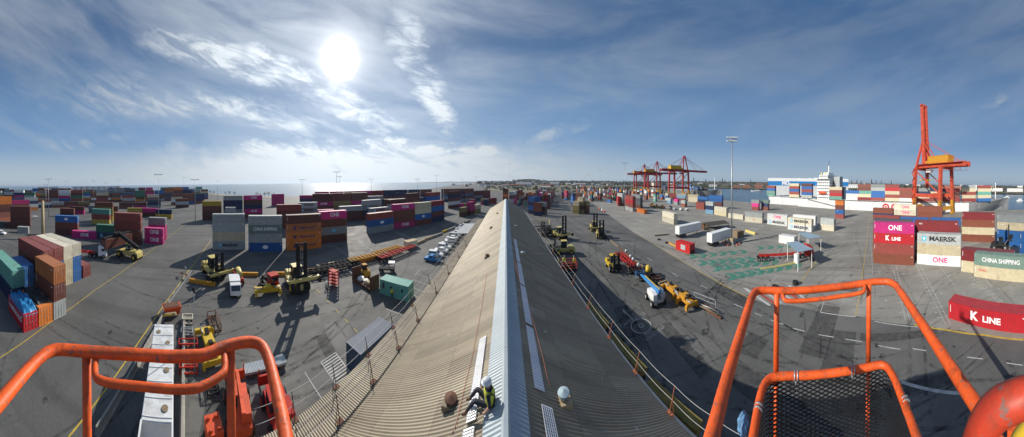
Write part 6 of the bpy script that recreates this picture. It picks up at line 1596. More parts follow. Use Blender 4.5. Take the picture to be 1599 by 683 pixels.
# flat rack with two end walls
c, rz, ln = between(556, 436, 586, 454); t = thing('flat_rack', 'rust brown flat rack with two upright end walls on the dark yard', 'flat rack', c, rz)
fl_ = 6.06; b = MB(); b.box((0, 0, .35), (2.44, fl_, .5), RUS); b.build('deck', t)
for s in (-1, 1):
    b = MB(); b.box((0, s * (fl_ / 2 - .12), 1.6), (2.44, .2, 2.2), RUS)
    for k in range(6): b.box((-1.0 + k * .4, s * (fl_ / 2 - .12), 1.6), (.12, .26, 2.1), RUS)
    b.build('end_wall', t)
for k, (y_, m_) in enumerate(((-1.2, WHI), (.3, CRM), (1.4, TAN))):
    b = MB(); b.prism([(-.6, 0), (.6, 0), (.45, .5), (-.4, .6)], -.5, .5, m_, 'Y'); o = b.build('loose_sack'); Mz_ = Matrix.Rotation(rz, 4, 'Z'); o.location = c + (Mz_ @ Vector((.1, y_, .6))); o.rotation_euler = (0, 0, rz + k); tag(o, f'{["white", "cream", "tan"][k]} sack lying on the rust brown flat rack', 'sack')
# small bogie and dolly behind
heavy_forklift(G(569, 429), R(60), 'squat amber yard tractor behind the flat rack', 2.6, AMB, False, .6)
t = thing('yard_cart', 'black wheeled cart with pale canopy between the amber tractor and the red trailer', 'cart', G(604, 425), R(-60)); b = MB(); b.box((0, 0, .8), (1.6, 3.8, .3), DRK); b.build('deck', t); b = MB(); b.box((0, 1.2, 2.2), (1.5, 1.5, .1), LGY)
for s in (-1, 1):
    for q in (.55, 1.85): b.beam((s * .7, q, .9), (s * .7, q, 2.2), .07, .07, DRK)
b.build('canopy', t)
for x, y in ((-.85, 1.3), (.85, 1.3), (-.85, -1.3), (.85, -1.3)): wheel(t, x, y, .42, .3)
# green container office and blue container by the shed
def own_box(loc, rz, label, col, Ln, H=2.6, cat='container'):
    me = cont_meshes(Ln, H); t = thing('shipping_container', label, cat, loc, rz)
    for nm, k in (('frame', 'frame'), ('side_wall', ('side', 1)), ('side_wall', ('side', -1)), ('end_wall', 'end_wall'), ('roof', 'roof')): mk(nm, me[k], t, col=col)
    mk('floor_plate', me['base'], t)
    for k in (0, 1): d_ = mk('door', me[('door', k)], t, col=col); mk('locking_bar', me[('bars', k)], d_)
    return t
p, q = G(598, 460), G(632, 471); c = (p + q) / 2 ; d = (q - p).normalized(); n_ = Vector((-d.y, d.x, 0))
if n_.dot(c) < 0: n_ = -n_
gt = own_box(c + n_ * 1.22, yaw(p, q), 'pale green twenty foot container with cut windows near the car bays', (.13, .36, .30), 6.06)
gx = 1 if (Matrix.Rotation(gt.rotation_euler.z, 3, 'Z') @ Vector((1, 0, 0))).dot(-n_) > 0 else -1
for y_ in (-2.2, -.5, 1.8): b = MB(); b.box((gx * 1.235, y_, 1.6), (.04, .35, 1.0 if y_ < -2 else .5), GLS); b.build('window', gt)
p, q = G(546, 572), G(604, 530)
p, q = G(552, 580), G(606, 527); d = (q - p).normalized(); n_ = Vector((-d.y, d.x, 0))
if n_.dot(p) < 0: n_ = -n_
# roof corners seen at (546,532),(596,498),(610,508),(566,550)
p4 = [G(546, 532, 2.6), G(590, 498, 2.6), G(610, 510, 2.6), G(567, 549, 2.6)]; c = sum(p4, Vector()) / 4; rz = yaw((p4[0] + p4[3]) / 2, (p4[1] + p4[2]) / 2)
own_box(Vector((c.x, c.y, 0)), rz, 'dark blue container with grey ribbed roof below the roof edge rail', (.045, .075, .13), 6.06)
HV = mat('hi_vis_orange', (.62, .16, .03), .7)
for x, y, m_, lab in ((612, 466, HIV, 'person in yellow high visibility jacket standing before the green container'), (624, 464, HV, 'person in orange high visibility jacket beside the green container')):
    wk2 = thing('person', lab, 'person', G(x, y), R(30))
    J2 = [((0, 0, .92), .15), ((0, 0, 1.15), .15), ((0, 0, 1.38), (.19, .13)), ((0, 0, 1.52), .06), ((0, 0, 1.66), .10), ((0, 0, 1.74), .085), ((-.22, 0, 1.36), .06), ((-.27, .03, 1.08), .05), ((-.26, .1, .86), .04), ((.22, 0, 1.36), .06), ((.27, .03, 1.08), .05), ((.26, .1, .86), .04), ((-.1, 0, .82), .1), ((-.12, 0, .48), .075), ((-.12, -.02, .08), .05), ((-.12, .14, .05), .045), ((.1, 0, .82), .1), ((.13, .05, .48), .075), ((.14, .02, .08), .05), ((.14, .18, .05), .045)]
    E2 = [(0, 1), (1, 2), (2, 3), (3, 4), (4, 5), (2, 6), (6, 7), (7, 8), (2, 9), (9, 10), (10, 11), (0, 12), (12, 13), (13, 14), (14, 15), (0, 16), (16, 17), (17, 18), (18, 19)]
    skinned('body', J2, E2, [SKIN, DEN, m_, HELM], wk2, lambda c: 3 if c.z > 1.68 else 0 if c.z > 1.5 or (c.z < .95 and abs(c.x) > .2) else 1 if c.z < .92 else 2)
# corrugated low grey cover lying on the yard
t = thing('roof_panel_stack', 'low stack of ribbed grey roofing sheets lying on the dark yard', 'sheets', G(414, 577), yaw(G(383, 585), G(446, 567)))
b = MB(); n = 30
for k in range(n): y = -2.5 + 5.0 * k / n; b.prism([(y, .52), (y + .08, .60), (y + .12, .60), (y + .167, .52)], -.62, .62, LGY)
b.box((0, 0, .42), (1.2, 5.0, .2), LGY); b.build('sheet', t); 
for s in (-1, 1): b = MB(); b.box((0, s * 1.8, .16), (1.1, .2, .32), TIM); b.build('bearer', t)
# near red loaders seen from above
def loader(loc, rz, label, col, bucket=True):
    t = thing('telehandler', label, 'loader', loc, rz)
    b = MB(); b.prism([(-2.2, .7), (-2.2, 1.3), (-1.2, 1.55), (1.5, 1.4), (1.9, .8)], -.95, .95, col); b.build('chassis', t)
    b = MB(); b.box((-.55, .0, 1.9), (.8, 1.4, 1.1), GLS); b.box((-.55, 0, 2.5), (.9, 1.5, .1), col); b.build('cab', t)
    b = MB(); b.prism([(-1.9, 1.4), (-1.8, 2.0), (-.3, 2.05), (.2, 1.5)], .1, .95, col); b.build('engine_hood', t)
    b = MB(); b.beam((.25, -2.0, 2.1), (.25, 3.0, 1.2), .32, .38, col); b.build('boom', t)
    b = MB(); b.box((0, 3.1, .8), (2.2, .2, .9), col)
    for s in (-1, 1): b.beam((s * .5, 3.2, .4), (s * .5, 4.2, .4), .14, .08, DRK); b.beam((s * 1.0, 3.1, .4), (s * 1.0, 3.1, 1.9), .1, .1, col)
    b.build('fork_carriage', t)
    for x, y in ((-1.05, 1.3), (1.05, 1.3), (-1.05, -1.4), (1.05, -1.4)): wheel(t, x, y, .58, .42, col)
    return t
loader(G(372, 650), yaw(G(372, 690), G(362, 585)), 'faded orange red loader seen through the basket rails', ORED)
loader(G(434, 655), yaw(G(445, 690), G(415, 590)), 'bright red loader with raised forks close to the shed corner', RED)
t = thing('generator', 'boxy orange red generator at the foot of the near yard', 'generator', G(334, 690), R(10)); b = MB(); b.box((0, 0, .8), (1.5, 1.3, 1.2), ORED); b.build('housing', t)
for s in (-1, 1):
    for q in (-1, 1): b = MB(); b.cyl((s * .45, q * .35, 1.4), (s * .45, q * .35, 1.6), .16, ORED, 10); b.build('filter_cap', t)
b = MB(); b.box((0, 0, .12), (1.6, 1.5, .2), DRK); b.build('skid', t)
t = thing('pallet', 'weathered timber pallet beside the orange red generator', 'pallet', G(372, 690), R(20)); b = MB()
for k in range(6): b.box((0, -.55 + k * .22, .14), (1.2, .14, .03), TIM)
b.build('deck_board', t); b = MB()
for k in (-1, 0, 1): b.box((k * .5, 0, .06), (.1, 1.2, .1), TIM)
b.build('runner', t)
# long white tank trailer between the walls
pf, pn = G(256, 506, 3.9), G(243, 683, 3.9); d = (pn - pf).normalized(); pn = pf + d * 12.2; c = (pf + pn) / 2
t = thing('bulk_trailer', 'long white bulk container trailer with scorched roof patches between the concrete walls', 'trailer', (c.x, c.y, 0), yaw(pn, pf))
WTP = mat('patchy_white_roof', (.66, .67, .66), .5, var=.35, scale=.9, rust=.25)
b = MB(); b.box((0, .9, 2.6), (2.35, 10.2, 2.5), WHI); b.build('body', t); b = MB(); b.box((0, .9, 3.88), (2.25, 10.1, .06), WTP)
for k in range(8): b.box((0, -3.9 + k * 1.35, 3.93), (2.25, .06, .05), WHI)
b.build('roof', t)
for k in range(6):
    b = MB(); b.cyl(((-1) ** k * .55, -3.3 + k * 1.6, 3.91), ((-1) ** k * .55, -3.3 + k * 1.6, 3.97), .26, TIM, 14); b.build('hatch', t)
b = MB()
for s in (-1, 1): b.beam((s * 1.15, -4.25, 1.3), (s * 1.15, -4.25, 3.9), .12, .12, WHI); b.beam((s * 1.15, -5.6, 1.3), (s * 1.15, -5.6, 3.9), .12, .12, WHI); b.beam((s * 1.15, -5.6, 3.9), (s * 1.15, -4.2, 3.9), .12, .12, WHI)
b.beam((-1.15, -5.6, 3.9), (1.15, -5.6, 3.9), .12, .12, WHI); b.beam((-1.1, -5.6, 1.4), (0, -5.6, 3.8), .08, .08, WHI); b.beam((1.1, -5.6, 1.4), (0, -5.6, 3.8), .08, .08, WHI); b.box((0, -4.9, 2.0), (2.1, 1.2, .9), LGY); b.build('end_frame', t)
b = MB(); b.box((0, 0, 1.15), (1.0, 12, .3), DRK); b.build('chassis', t)
for k in range(3):
    for s in (-1, 1): wheel(t, s * 1.0, 3.2 + k * 1.3, .5, .42)
# concrete walls either side, lamp post, fence
def wall_between(x0, y0, x1, y1, label, h=.8, w=.25, m=CON):
    c, rz, ln = between(x0, y0, x1, y1); b = MB(); n = max(1, int(ln / 3)); 
    t = thing('concrete_wall', label, 'wall', c, rz)
    for k in range(n): b = MB(); b.prism([(-w / 2 - .12, 0), (-w / 2, h * .3), (-w / 2 + .04, h), (w / 2 - .04, h), (w / 2, h * .3), (w / 2 + .12, 0)], -ln / 2 + ln * k / n + .02, -ln / 2 + ln * (k + 1) / n - .02, m, 'Y'); b.build('panel', t)
wall_between(256, 495, 150, 683, 'low concrete barrier wall on the road side of the white bulk trailer')
wall_between(287, 497, 284, 700, 'low concrete barrier wall between the bulk trailer and the scrap row', .7)
p = G(304, 590); t = thing('lamp_post', 'thin lamp post with lantern head standing in the near scrap row', 'lamp post', p); hL = 8.0
d_ = math.hypot(p.x, p.y); hL = EYE + d_ * (HY - 456) / FV
b = MB(); b.tube([(0, 0, 0), (0, 0, hL)], [.06, .035], GRY, 8); b.build('pole', t); b = MB(); b.tube([(0, 0, hL - .15), (0, 0, hL + .05), (0, 0, hL + .3), (0, 0, hL + .42)], [.06, .13, .24, .05], DRK, 10); b.build('lantern', t)
# scrap row between the walls and the yellow spreader
def rack(px, py, rz, label, m, w, l, h, name='steel_rack'):
    t = thing(name, label, 'rack', G(px, py), rz, None); b = MB()
    for s in (-1, 1):
        b.beam((s * w / 2, -l / 2, .15), (s * w / 2, l / 2, .15), .12, .14, m); b.beam((s * w / 2, -l / 2, h), (s * w / 2, l / 2, h), .1, .1, m)
        for q in (-1, 1): b.beam((s * w / 2, q * l / 2, 0), (s * w / 2, q * l / 2, h), .1, .1, m)
    for q in (-1, 1): b.beam((-w / 2, q * l / 2, h), (w / 2, q * l / 2, h), .1, .1, m); b.beam((-w / 2, q * l / 2, .15), (w / 2, q * l / 2, .15), .1, .1, m)
    b.build('frame', t); b = MB(); n = max(3, int(l / .6))
    for k in range(n + 1): b.beam((-w / 2, -l / 2 + l * k / n, .3), (w / 2, -l / 2 + l * k / n, h * (.9 if k % 2 else .3)), .08, .08, m)
    b.beam((-w / 2, -l / 2, .3), (-w / 2, l / 2, .3), .08, .08, m)
    b.build('lattice', t); return t
rack(334, 507, R(8), 'red brown steel rack of scrap at the head of the yellow spreader', RUS, 3.2, 1.4, 1.0)
rack(294, 545, R(2), 'bright red lattice rack in the scrap row', RED, .9, 2.4, .9)
rack(294, 580, R(2), 'second red lattice rack in the scrap row nearer the lamp post', RED, .9, 2.0, .8)
rack(292, 521, R(-5), 'grey lattice frame behind the red lattice racks', GRY, 1.0, 1.6, .5)
rack(293, 503, R(0), 'cream slatted rack at the far end of the scrap row', CRM, 1.2, 1.6, .8)
rack(331, 608, R(5), 'black steel crate beside the lamp post foot', DRK, 1.4, 1.2, .6)
t = thing('skip_bin', 'orange red skip full of gear at the road end of the concrete walls', 'skip', G(268, 490), R(20)); b = MB(); b.prism([(-1.1, .2), (-1.5, 1.3), (1.5, 1.3), (1.1, .2)], -.8, .8, ORED); b.build('body', t); b = MB(); b.box((0, 0, 1.32), (1.3, 2.6, .1), RUS); b.build('rim', t)
t = thing('loader_jib', 'amber hydraulic arm leaning beside the orange red skip', 'jib', G(262, 500), R(-15)); b = MB(); b.beam((0, -1.6, .3), (0, 1.4, 1.2), .35, .4, TAN); b.build('boom', t); b = MB(); b.cyl((.3, -1, .5), (.3, .8, 1.1), .12, YEL, 8); b.build('ram', t)
# traffic barriers (red and white) at the road line
for k, (x, y) in enumerate(((290, 424), (283, 432), (291, 435))):
    t = thing('road_barrier', f'{["white", "red and white", "red"][k]} folding road barrier at the yellow line', 'barrier', G(x, y), R(-70), 'folding road barriers'); b = MB(); b.box((0, 0, .75), (.05, 1.3, .3), [WHI, ORED, RED][k]); b.build('board', t); b = MB(); b.beam((.2, -.5, 0), (0, -.5, 1), .05, .05, GRY); b.beam((.2, .5, 0), (0, .5, 1), .05, .05, GRY); b.beam((-.2, .5, 0), (0, .5, 1), .05, .05, GRY); b.beam((0, -.5, .98), (0, .5, .98), .05, .05, GRY); b.build('lattice', t)
# parked cars
CARC = [(BLU, 'bright blue'), (WHI, 'white'), (WHI, 'white'), (WHI, 'white'), (WHI, 'white'), (WHI, 'white'), (WHI, 'white'), (LGY, 'silver'), (WHI, 'white'), (WHI, 'white'), (WHI, 'white'), (NVY, 'navy'), (WHI, 'white'), (DRK, 'black')]
CPB = {}
def car(loc, rz, m, label, ute=False, group='cars parked beside the shed', wagon=False):
    t = thing('parked_car', label, 'car', loc, rz, group); m = m if m in (BLU, DRK, NVY) else m
    b = MB(); b.prism([(-2.25, .35), (-2.3, .85), (-2.1, .98), (.9, 1.0), (2.0, .85), (2.25, .6), (2.2, .32)], -.88, .88, m); b.build('body', t)
    b = MB()
    if ute: b.prism([(-.5, .98), (-.3, 1.6), (.55, 1.6), (1.05, 1.0)], -.78, .78, m)
    elif wagon: b.prism([(-2.1, .98), (-1.95, 1.62), (.35, 1.62), (1.1, 1.0)], -.78, .78, m)
    else: b.prism([(-1.6, .98), (-1.0, 1.45), (.25, 1.45), (1.0, 1.0)], -.76, .76, m)
    b.build('cabin', t)
    b = MB(); z1 = 1.53 if (ute or wagon) else 1.38; y0 = -.35 if ute else -1.85 if wagon else -1.05
    for s in (-1, 1): b.box((s * .775, (y0 + .35) / 2, 1.23 if not ute else 1.27), (.03, .35 - y0, .34), GLS)
    b.prism([(.42, z1), (.98, 1.06), (1.03, 1.07), (.48, z1 + .02)], -.68, .68, GLS); b.build('window', t)
    if ute: b = MB(); b.box((0, -1.35, 1.0), (1.5, 1.5, .04), DRK); b.build('tray', t)
    for s in (-1, 1): b = MB(); b.box((s * .65, 2.2, .7), (.35, .08, .14), LETW); b.build('headlight', t)
    for x, y in ((-.8, 1.4), (.8, 1.4), (-.8, -1.4), (.8, -1.4)): wheel(t, x, y, .33, .22)
    return t
rnd = random.Random(9)
for k, (m, cn) in enumerate(CARC):
    kind = ['ute', 'wagon', 'sedan', 'wagon'][k % 4] if k else 'ute'
    kw = {'ute': 'pickup', 'wagon': 'wagon', 'sedan': 'sedan'}[kind]
    lab = 'bright blue pickup at the near end of the parked row' if k == 0 else f'{cn} {kw}, {NUMW[k]} car in the row counted from the blue pickup'
    car(Vector((-19.6 - .02 * k + rnd.uniform(-.3, .3), 50.5 + 3.55 * k + rnd.uniform(-.2, .2), 0)), R(90 + rnd.uniform(-3, 3) + (180 if rnd.random() < .3 and k else 0)), m, lab, kind == 'ute', wagon=kind == 'wagon')
car(G(2, 366), R(20), WHI, 'white van half out of the picture in the open yard', wagon=True, group=None)
for k, (x, y, m, cn) in enumerate(((44, 341, ORED, 'orange'), (49, 341, LGY, 'silver'), (54, 340, WHI, 'white'))): car(G(x, y), R(60), m, f'{cn} car beside the narrow tall container stack', group=None)
# carport beside the shed
t = thing('carport', 'flat pale sheet roofed carport leaning against the shed beyond the cars', 'carport', (-13.6, 76.5, 0))
b = MB(); b.prism([(-4.2, 3.1), (4.2, 3.5), (4.2, 3.56), (-4.2, 3.16)], -8.5, 8.5, GROOF, 'Y'); b.build('roof', t)
for y_ in (-8, 0, 8): b = MB(); b.beam((-4, y_, 0), (-4, y_, 3.1), .12, .12, GRY); b.build('post', t)
# pile of dark bins by carport
# right yard: white box trailers
def box_trailer(px, py, qx, qy, label, H=2.9):
    p, q = G(px, py), G(qx, qy); d = (q - p); ln = min(13.2, max(10, d.length)); d.normalize(); n_ = Vector((-d.y, d.x, 0)); 
    if n_.dot(p) < 0: n_ = -n_
    c = p + d * ln / 2 + n_ * 1.22; t = thing('box_trailer', label, 'trailer', c, yaw(p, q), 'white box trailers')
    b = MB(); b.box((0, 0, 1.35 + H / 2), (2.44, ln, H), WHI)
    for k in range(int(ln / 1.2)): b.box((1.225, -ln / 2 + .6 + k * 1.2, 1.35 + H / 2), (.02, .05, H - .2), LGY); b.box((-1.225, -ln / 2 + .6 + k * 1.2, 1.35 + H / 2), (.02, .05, H - .2), LGY)
    b.build('body', t)
    for s in (-1, 1): b = MB(); b.box((s * .6, -ln / 2 - .02, 1.35 + H / 2), (1.15, .05, H - .15), WHI); b.build('rear_door', t)
    b = MB(); b.box((0, 0, 1.15), (1.3, ln - .3, .3), DRK); b.box((0, -ln / 2 + 1.8, .8), (2.2, 3.6, .35), DRK); b.build('chassis', t)
    for k in range(3):
        for s in (-1, 1): wheel(t, s * .98, -ln / 2 + 1.0 + k * 1.25, .5, .42)
    for s in (-1, 1): b = MB(); b.beam((s * .8, ln / 2 - 2.6, 1.1), (s * .8, ln / 2 - 2.6, 0), .14, .14, DRK); b.build('landing_leg', t)
box_trailer(1061, 373, 1097, 363, 'white box trailer beside the brown tarpaulin shelter')
box_trailer(1112, 387, 1141, 376, 'white box trailer nearest the tall floodlight mast')
c, rz, ln = between(1063, 391, 1078, 396); t = own_box(c + Vector((.6, .6, 0)), rz, 'bright red short container with a pale panel on its side by the road', (.55, .02, .02), 6.06, 2.6)
for s in (-1, 1): b = MB(); b.box((s * 1.24, .2, 1.35), (.03, 1.9, 1.4), LGY); b.build('pale_panel', t)
# tyre stacks
def tyres(px, py, n, label, r=.62, group=None):
    t = thing('tyre_stack', label, 'tyres', G(px, py), 0, group)
    for k in range(n):
        b = MB(); a0 = k * .37; b.tube([(math.cos(j * PI / 10 + a0) * r * .72, math.sin(j * PI / 10 + a0) * r * .72, .2 + k * .4) for j in range(20)], .21, BLK, 8, closed=True); b.build('tyre', t)
tyres(1210, 449, 1, 'single black tyre lying behind the orange rail'); tyres(1242, 445, 2, 'stack of big black tyres behind the orange rail'); tyres(1268, 408, 2, 'black tyres below the near canopy corner'); tyres(1281, 386, 2, 'black tyres below the far canopy corner')
tyres(1029, 375, 1, 'black tyre lying beside the yellow bollard beam'); tyres(1041, 380, 1, 'black tyre next to the red short container'); tyres(1081, 396, 2, 'dark tyres at the end of the red short container')
bar(1022, 369, 1044, 367, TIM, 'weathered timber baulk by the first white trailer', .5, .5); bar(1044, 380, 1058, 387, AMB, 'amber beam leading to the red short container', .4, .4); bar(1165, 362, 1180, 367, PYEL, 'pale yellow beam beyond the floodlight mast', .9, .9)
bar(1188, 421, 1245, 411, PYEL, 'low yellow kerb beside the weighbridge lane', .35, .3); bar(1150, 380, 1215, 368, DRK, 'dark cable duct on the ground behind the weighbridge', .25, .2)
# brown tarpaulin shelter with yellow panel
c, rz, ln = between(1097, 361, 1131, 356); t = thing('tarp_shelter', 'low dark brown sheeted shelter with yellow end panels between the white trailers', 'shelter', c + Vector((2, 1, 0)), rz)
b = MB(); b.prism([(-4, 2.2), (0, 3.0), (4, 2.2), (4, 2.3), (0, 3.1), (-4, 2.3)], -6, 6, mat('dark_brown_sheet', (.075, .065, .055), .8, var=.3), 'Y'); b.build('roof', t)
for x in (-3.9, 3.9):
    for y in (-5.5, 0, 5.5): b = MB(); b.beam((x, y, 0), (x, y, 2.3), .15, .15, RUS); b.build('post', t)
for k in range(3): b = MB(); b.box((-3.9 + 0, -5.0 + k * 1.9, 1.1), (.12, 1.6, 1.9), YEL); b.build('yellow_panel', t)
for k in range(2): b = MB(); b.box((-2.6 + k * 2.4, -6.0, 1.1), (2.0, .12, 1.9), YEL if k == 0 else RUS); b.build('yellow_panel' if k == 0 else 'brown_panel', t)
t = thing('equipment_crate', 'rust brown slatted crate stack beside the floodlight mast', 'crate', G(1153, 370), R(-30)); b = MB(); b.box((0, 0, 1.2), (3.2, 3.0, 2.4), TIM); b.build('body', t); b = MB()
for k in range(5): b.box((0, 0, .3 + k * .5), (3.3, 3.1, .1), RUS)
b.build('slat', t)
# weighbridge canopies
CANM = mat('canopy_blue_grey', (.28, .38, .46), .6, .2, var=.12, scale=.5)
def canopy(pts, z, label):
    P = [G(x, y, z) for x, y in pts]; c = sum(P, Vector()) / 4; t = thing('weighbridge_canopy', label, 'canopy', (c.x, c.y, 0), 0, 'weighbridge canopies')
    b = MB(); q = [p_ - Vector((c.x, c.y, 0)) for p_ in P]; 
    n = 16
    vs = []; 
    for k in range(n + 1):
        for f in (0, 1): v = q[0].lerp(q[1], k / n).lerp(q[3].lerp(q[2], k / n), f); vs += [(v.x, v.y, z + (.05 if k % 2 else 0)), (v.x, v.y, z - .12)]
    fs = [];
    for k in range(n): a = k * 4; fs += [(a, a + 4, a + 6, a + 2), (a + 1, a + 3, a + 7, a + 5), (a, a + 1, a + 5, a + 4), (a + 2, a + 6, a + 7, a + 3)]
    b.add(vs, fs, CANM); b.build('roof', t)
    for v in q: b = MB(); b.beam((v.x * .9, v.y * .9, 0), (v.x * .9, v.y * .9, z - .1), .14, .14, WHI); b.build('post', t)
canopy([(1228, 379), (1245, 377), (1270, 389), (1246, 394)], 4.6, 'near pale blue canopy over the weighbridge booth')
canopy([(1246, 364), (1260, 363), (1284, 370), (1262, 373)], 4.6, 'far pale blue canopy over the second weighbridge lane')
t = thing('ticket_booth', 'small white booth under the near weighbridge canopy', 'booth', G(1244, 411), R(-30)); b = MB(); b.box((0, 0, 1.2), (1.1, 1.1, 2.4), WHI); b.build('body', t); b = MB(); b.box((-.3, -.56, 1.5), (.5, .04, .8), BLU); b.build('window', t)
# orange site barriers by the near row of containers at mid yard, far small gear
for k, (x, y) in enumerate(((936, 327), (940, 329), (943, 331))):
    b = MB(); b.prism([(-.4, 0), (-.15, 1.0), (.15, 1.0), (.4, 0)], -1.4, 1.4, ORED if k != 1 else WHI, 'Y'); o = b.build('water_barrier'); o.location = G(x, y); o.rotation_euler = (0, 0, R(-15)); tag(o, f'{["first orange", "white middle", "last orange"][k]} plastic barrier in mid lane', 'barrier', 'plastic barriers in mid lane')
# vehicles and gear by the far cranes
car(G(1054, 328), R(-70), LGY, 'silver van in the gear park below the far cranes', wagon=True, group=None); car(G(1064, 328.5), R(-75), WHI, 'white van in the gear park below the far cranes', wagon=True, group=None); car(G(1072, 329), R(-75), WHI, 'white pickup in the gear park below the far cranes', ute=True, group=None)
t = thing('light_truck', 'flat tray truck in the gear park below the far cranes', 'truck', G(1046, 327), R(-70)); b = MB(); b.box((0, -1.5, 1.1), (2.2, 4.4, .3), TAN); b.build('tray', t); b = MB(); b.box((0, 1.6, 1.5), (2.1, 1.6, 1.9), NVY); b.build('cab', t)
for x, y in ((-.95, 1.6), (.95, 1.6), (-.95, -2.4), (.95, -2.4)): wheel(t, x, y, .45, .3)
for k, (x, y) in enumerate(((1018, 323), (1025, 325), (1034, 326))):
    heavy_forklift(G(x, y), R(50 * k), f'{["amber loader nearest the red fronted stack", "amber loader in the middle of the gear park", "amber loader beside the flat tray truck"][k]}', 2.4, AMB, False, .8)
# mobile elevating boom behind cranes etc, forklift shadow caster on roof-top: none
# yellow stored gutters stacked below the shaded eave
for k, (y0, y1) in enumerate(((5.2, 8.6), (9.3, 12.8), (14, 17.5))):
    t = thing('stored_beam', f'{["nearest", "middle", "farthest"][k]} yellow ribbed beam stored along the shaded wall'.replace('nearest', 'first').replace('farthest', 'last'), 'beam', (7.75, (y0 + y1) / 2, 9.15), R(2), 'yellow beams under the shaded eave')
    b = MB(); b.box((0, 0, 0), (.55, y1 - y0, .3), mat('dull_yellow_paint', (.19, .145, .035), .8, var=.4)); b.build('beam', t)
    b = MB()
    for q in (-1, 1): b.beam((-.2, q * (y1 - y0) * .4, -.15), (-.2, q * (y1 - y0) * .4, -9.15), .14, .14, DRK); b.beam((.3, q * (y1 - y0) * .4, -.15), (.3, q * (y1 - y0) * .4, -9.15), .14, .14, DRK)
    b.build('support_leg', t)
# ---------------------------------------------------------------- emit containers: the 300 that show largest as things, the rest as one
def logo_on(parent, r):
    lg = r.logo; x = CW / 2 + .012; zc = r.H * .52; H = r.H
    def put(s, m, h, y, z=zc, bold=.02, sq=1.0): mk('lettering', text_mesh(s, m, h, bold, squash=sq), parent, (x, y, z), 0)
    if lg == 'dot':
        b = MB(); b.prism([(math.cos(k * PI / 10) * 1.0, zc + math.sin(k * PI / 10) * .55) for k in range(20)], x - .004, x + .012, LETW, 'X'); b.build('emblem', parent)
    elif lg == 'bdot':
        b = MB(); b.prism([(math.cos(k * PI / 10) * 1.0, zc + math.sin(k * PI / 10) * .5) for k in range(20)], x - .004, x + .012, LETB, 'X'); b.build('emblem', parent)
    elif lg in ('MAERSK', 'MAERSK big', 'MAERSK star'):
        big = lg != 'MAERSK'; h = 1.15 if big else .9
        b = MB(); s = .62 if big else .55; y0 = -4.1 if big else -3.3
        b.box((x, y0, zc), (.02, 2 * s, 2 * s), LETB)
        st = [(y0 + math.cos(k * PI / 7 + PI / 2) * (s * .72 if k % 2 == 0 else s * .3), zc + math.sin(k * PI / 7 + PI / 2) * (s * .72 if k % 2 == 0 else s * .3)) for k in range(14)]
        b.prism(st, x + .008, x + .02, LETW, 'X'); b.build('emblem', parent)
        put('MAERSK', LETK, h, 1.0 if big else .6, bold=.035, sq=1.28)
    elif lg == 'Hapag-Lloyd':
        b = MB(); b.prism([(-3.9, zc - .5), (-2.9, zc - .5), (-2.6, zc + .5), (-3.6, zc + .5)], x - .004, x + .012, LETN, 'X'); b.box((x + .02, -3.25, zc), (.01, .9, .12), PAINT if False else ORED); b.build('emblem', parent)
        put('Hapag-Lloyd', LETN, .8, 1.0, bold=.02)
    elif lg == 'ONE': put('ONE', LETW, 1.3, .4, bold=.02, sq=1.1)
    elif lg == 'ONE pink': put('ONE', LETP, 1.3, .4, bold=.025, sq=1.1)
    elif lg in ('K LINE', 'K LINE big'): put('K', LETW, 1.2, -1.95, bold=.045); put('LINE', LETW, .85, .75, z=zc - .14, bold=.035, sq=1.15)
    elif lg == 'CHINA SHIPPING': put('CHINA SHIPPING', LETW, .95, 0, bold=.02, sq=.85)
    elif lg == 'OOCL': put('OOCL', LETR, .5, -4.1 + .0, z=zc + .25)
    elif lg == 'small': put('CAI', LETW, .4, -4.4 if r.L > 8 else -1.2, z=zc + .5)
    elif lg == 'small orange': put('OOCL', ORED, .5, .4)
    elif lg == 'text': put('HAMBURG SUD', LETW, .7, 0, sq=.7)
for i, r in enumerate(RECS): r.i = i
def shows(r): return r.size * (3.0 if r.i < NSPEC else 1.0)
order = sorted(RECS, key=shows, reverse=True)
keep = order[:298]; rest = order[298:]
used = {}
ngroup = 0
for r in sorted(keep, key=lambda r: r.i):
    me = cont_meshes(r.L, r.H); lab = r.label
    if len(lab.split()) > 16: lab = ' '.join(lab.split()[:16])
    near = r.dist < 92 or r.logo in ('ONE pink', 'MAERSK star', 'MAERSK big', 'K LINE big')
    if r.dist < 92:
        t = thing('shipping_container', lab, 'container', (r.c.x, r.c.y, r.z), r.rz + (0 if r.door > 0 else 0), r.group); t.scale = (1, r.sy, 1)
        mk('frame', me['frame'], t, col=r.col); mk('side_wall', me[('side', 1)], t, col=r.col); mk('side_wall', me[('side', -1)], t, col=r.col)
        mk('end_wall', me['end_wall'], t, col=r.col); mk('roof', me['roof'], t, col=tuple(x * .9 + .03 for x in r.col)); mk('floor_plate', me['base'], t)
        for k in (0, 1):
            d_ = mk('door', me[('door', k)], t, col=r.col); mk('locking_bar', me[('bars', k)], d_)
    else:
        t = mk('shipping_container', me['all'], None, (r.c.x, r.c.y, r.z), r.rz, r.col); tag(t, lab, 'container', r.group); t.scale = (1, r.sy, 1)
    if r.logo and r.dist < 215: logo_on(t, r)
    if r.dist < 80:
        b = MB(); rn_ = random.Random(r.i); hw_ = CW / 2 + .006; hl_ = r.L / 2
        b.box((hw_, hl_ - .62, r.H - .55), (.012, .42, .13), LETW); b.build('code_plate', t)
        if rn_.random() < .6: b = MB(); b.box((hw_, -hl_ + .34, r.H * .62), (.012, .09, r.H * .42), LETW); b.build('side_stripe', t)
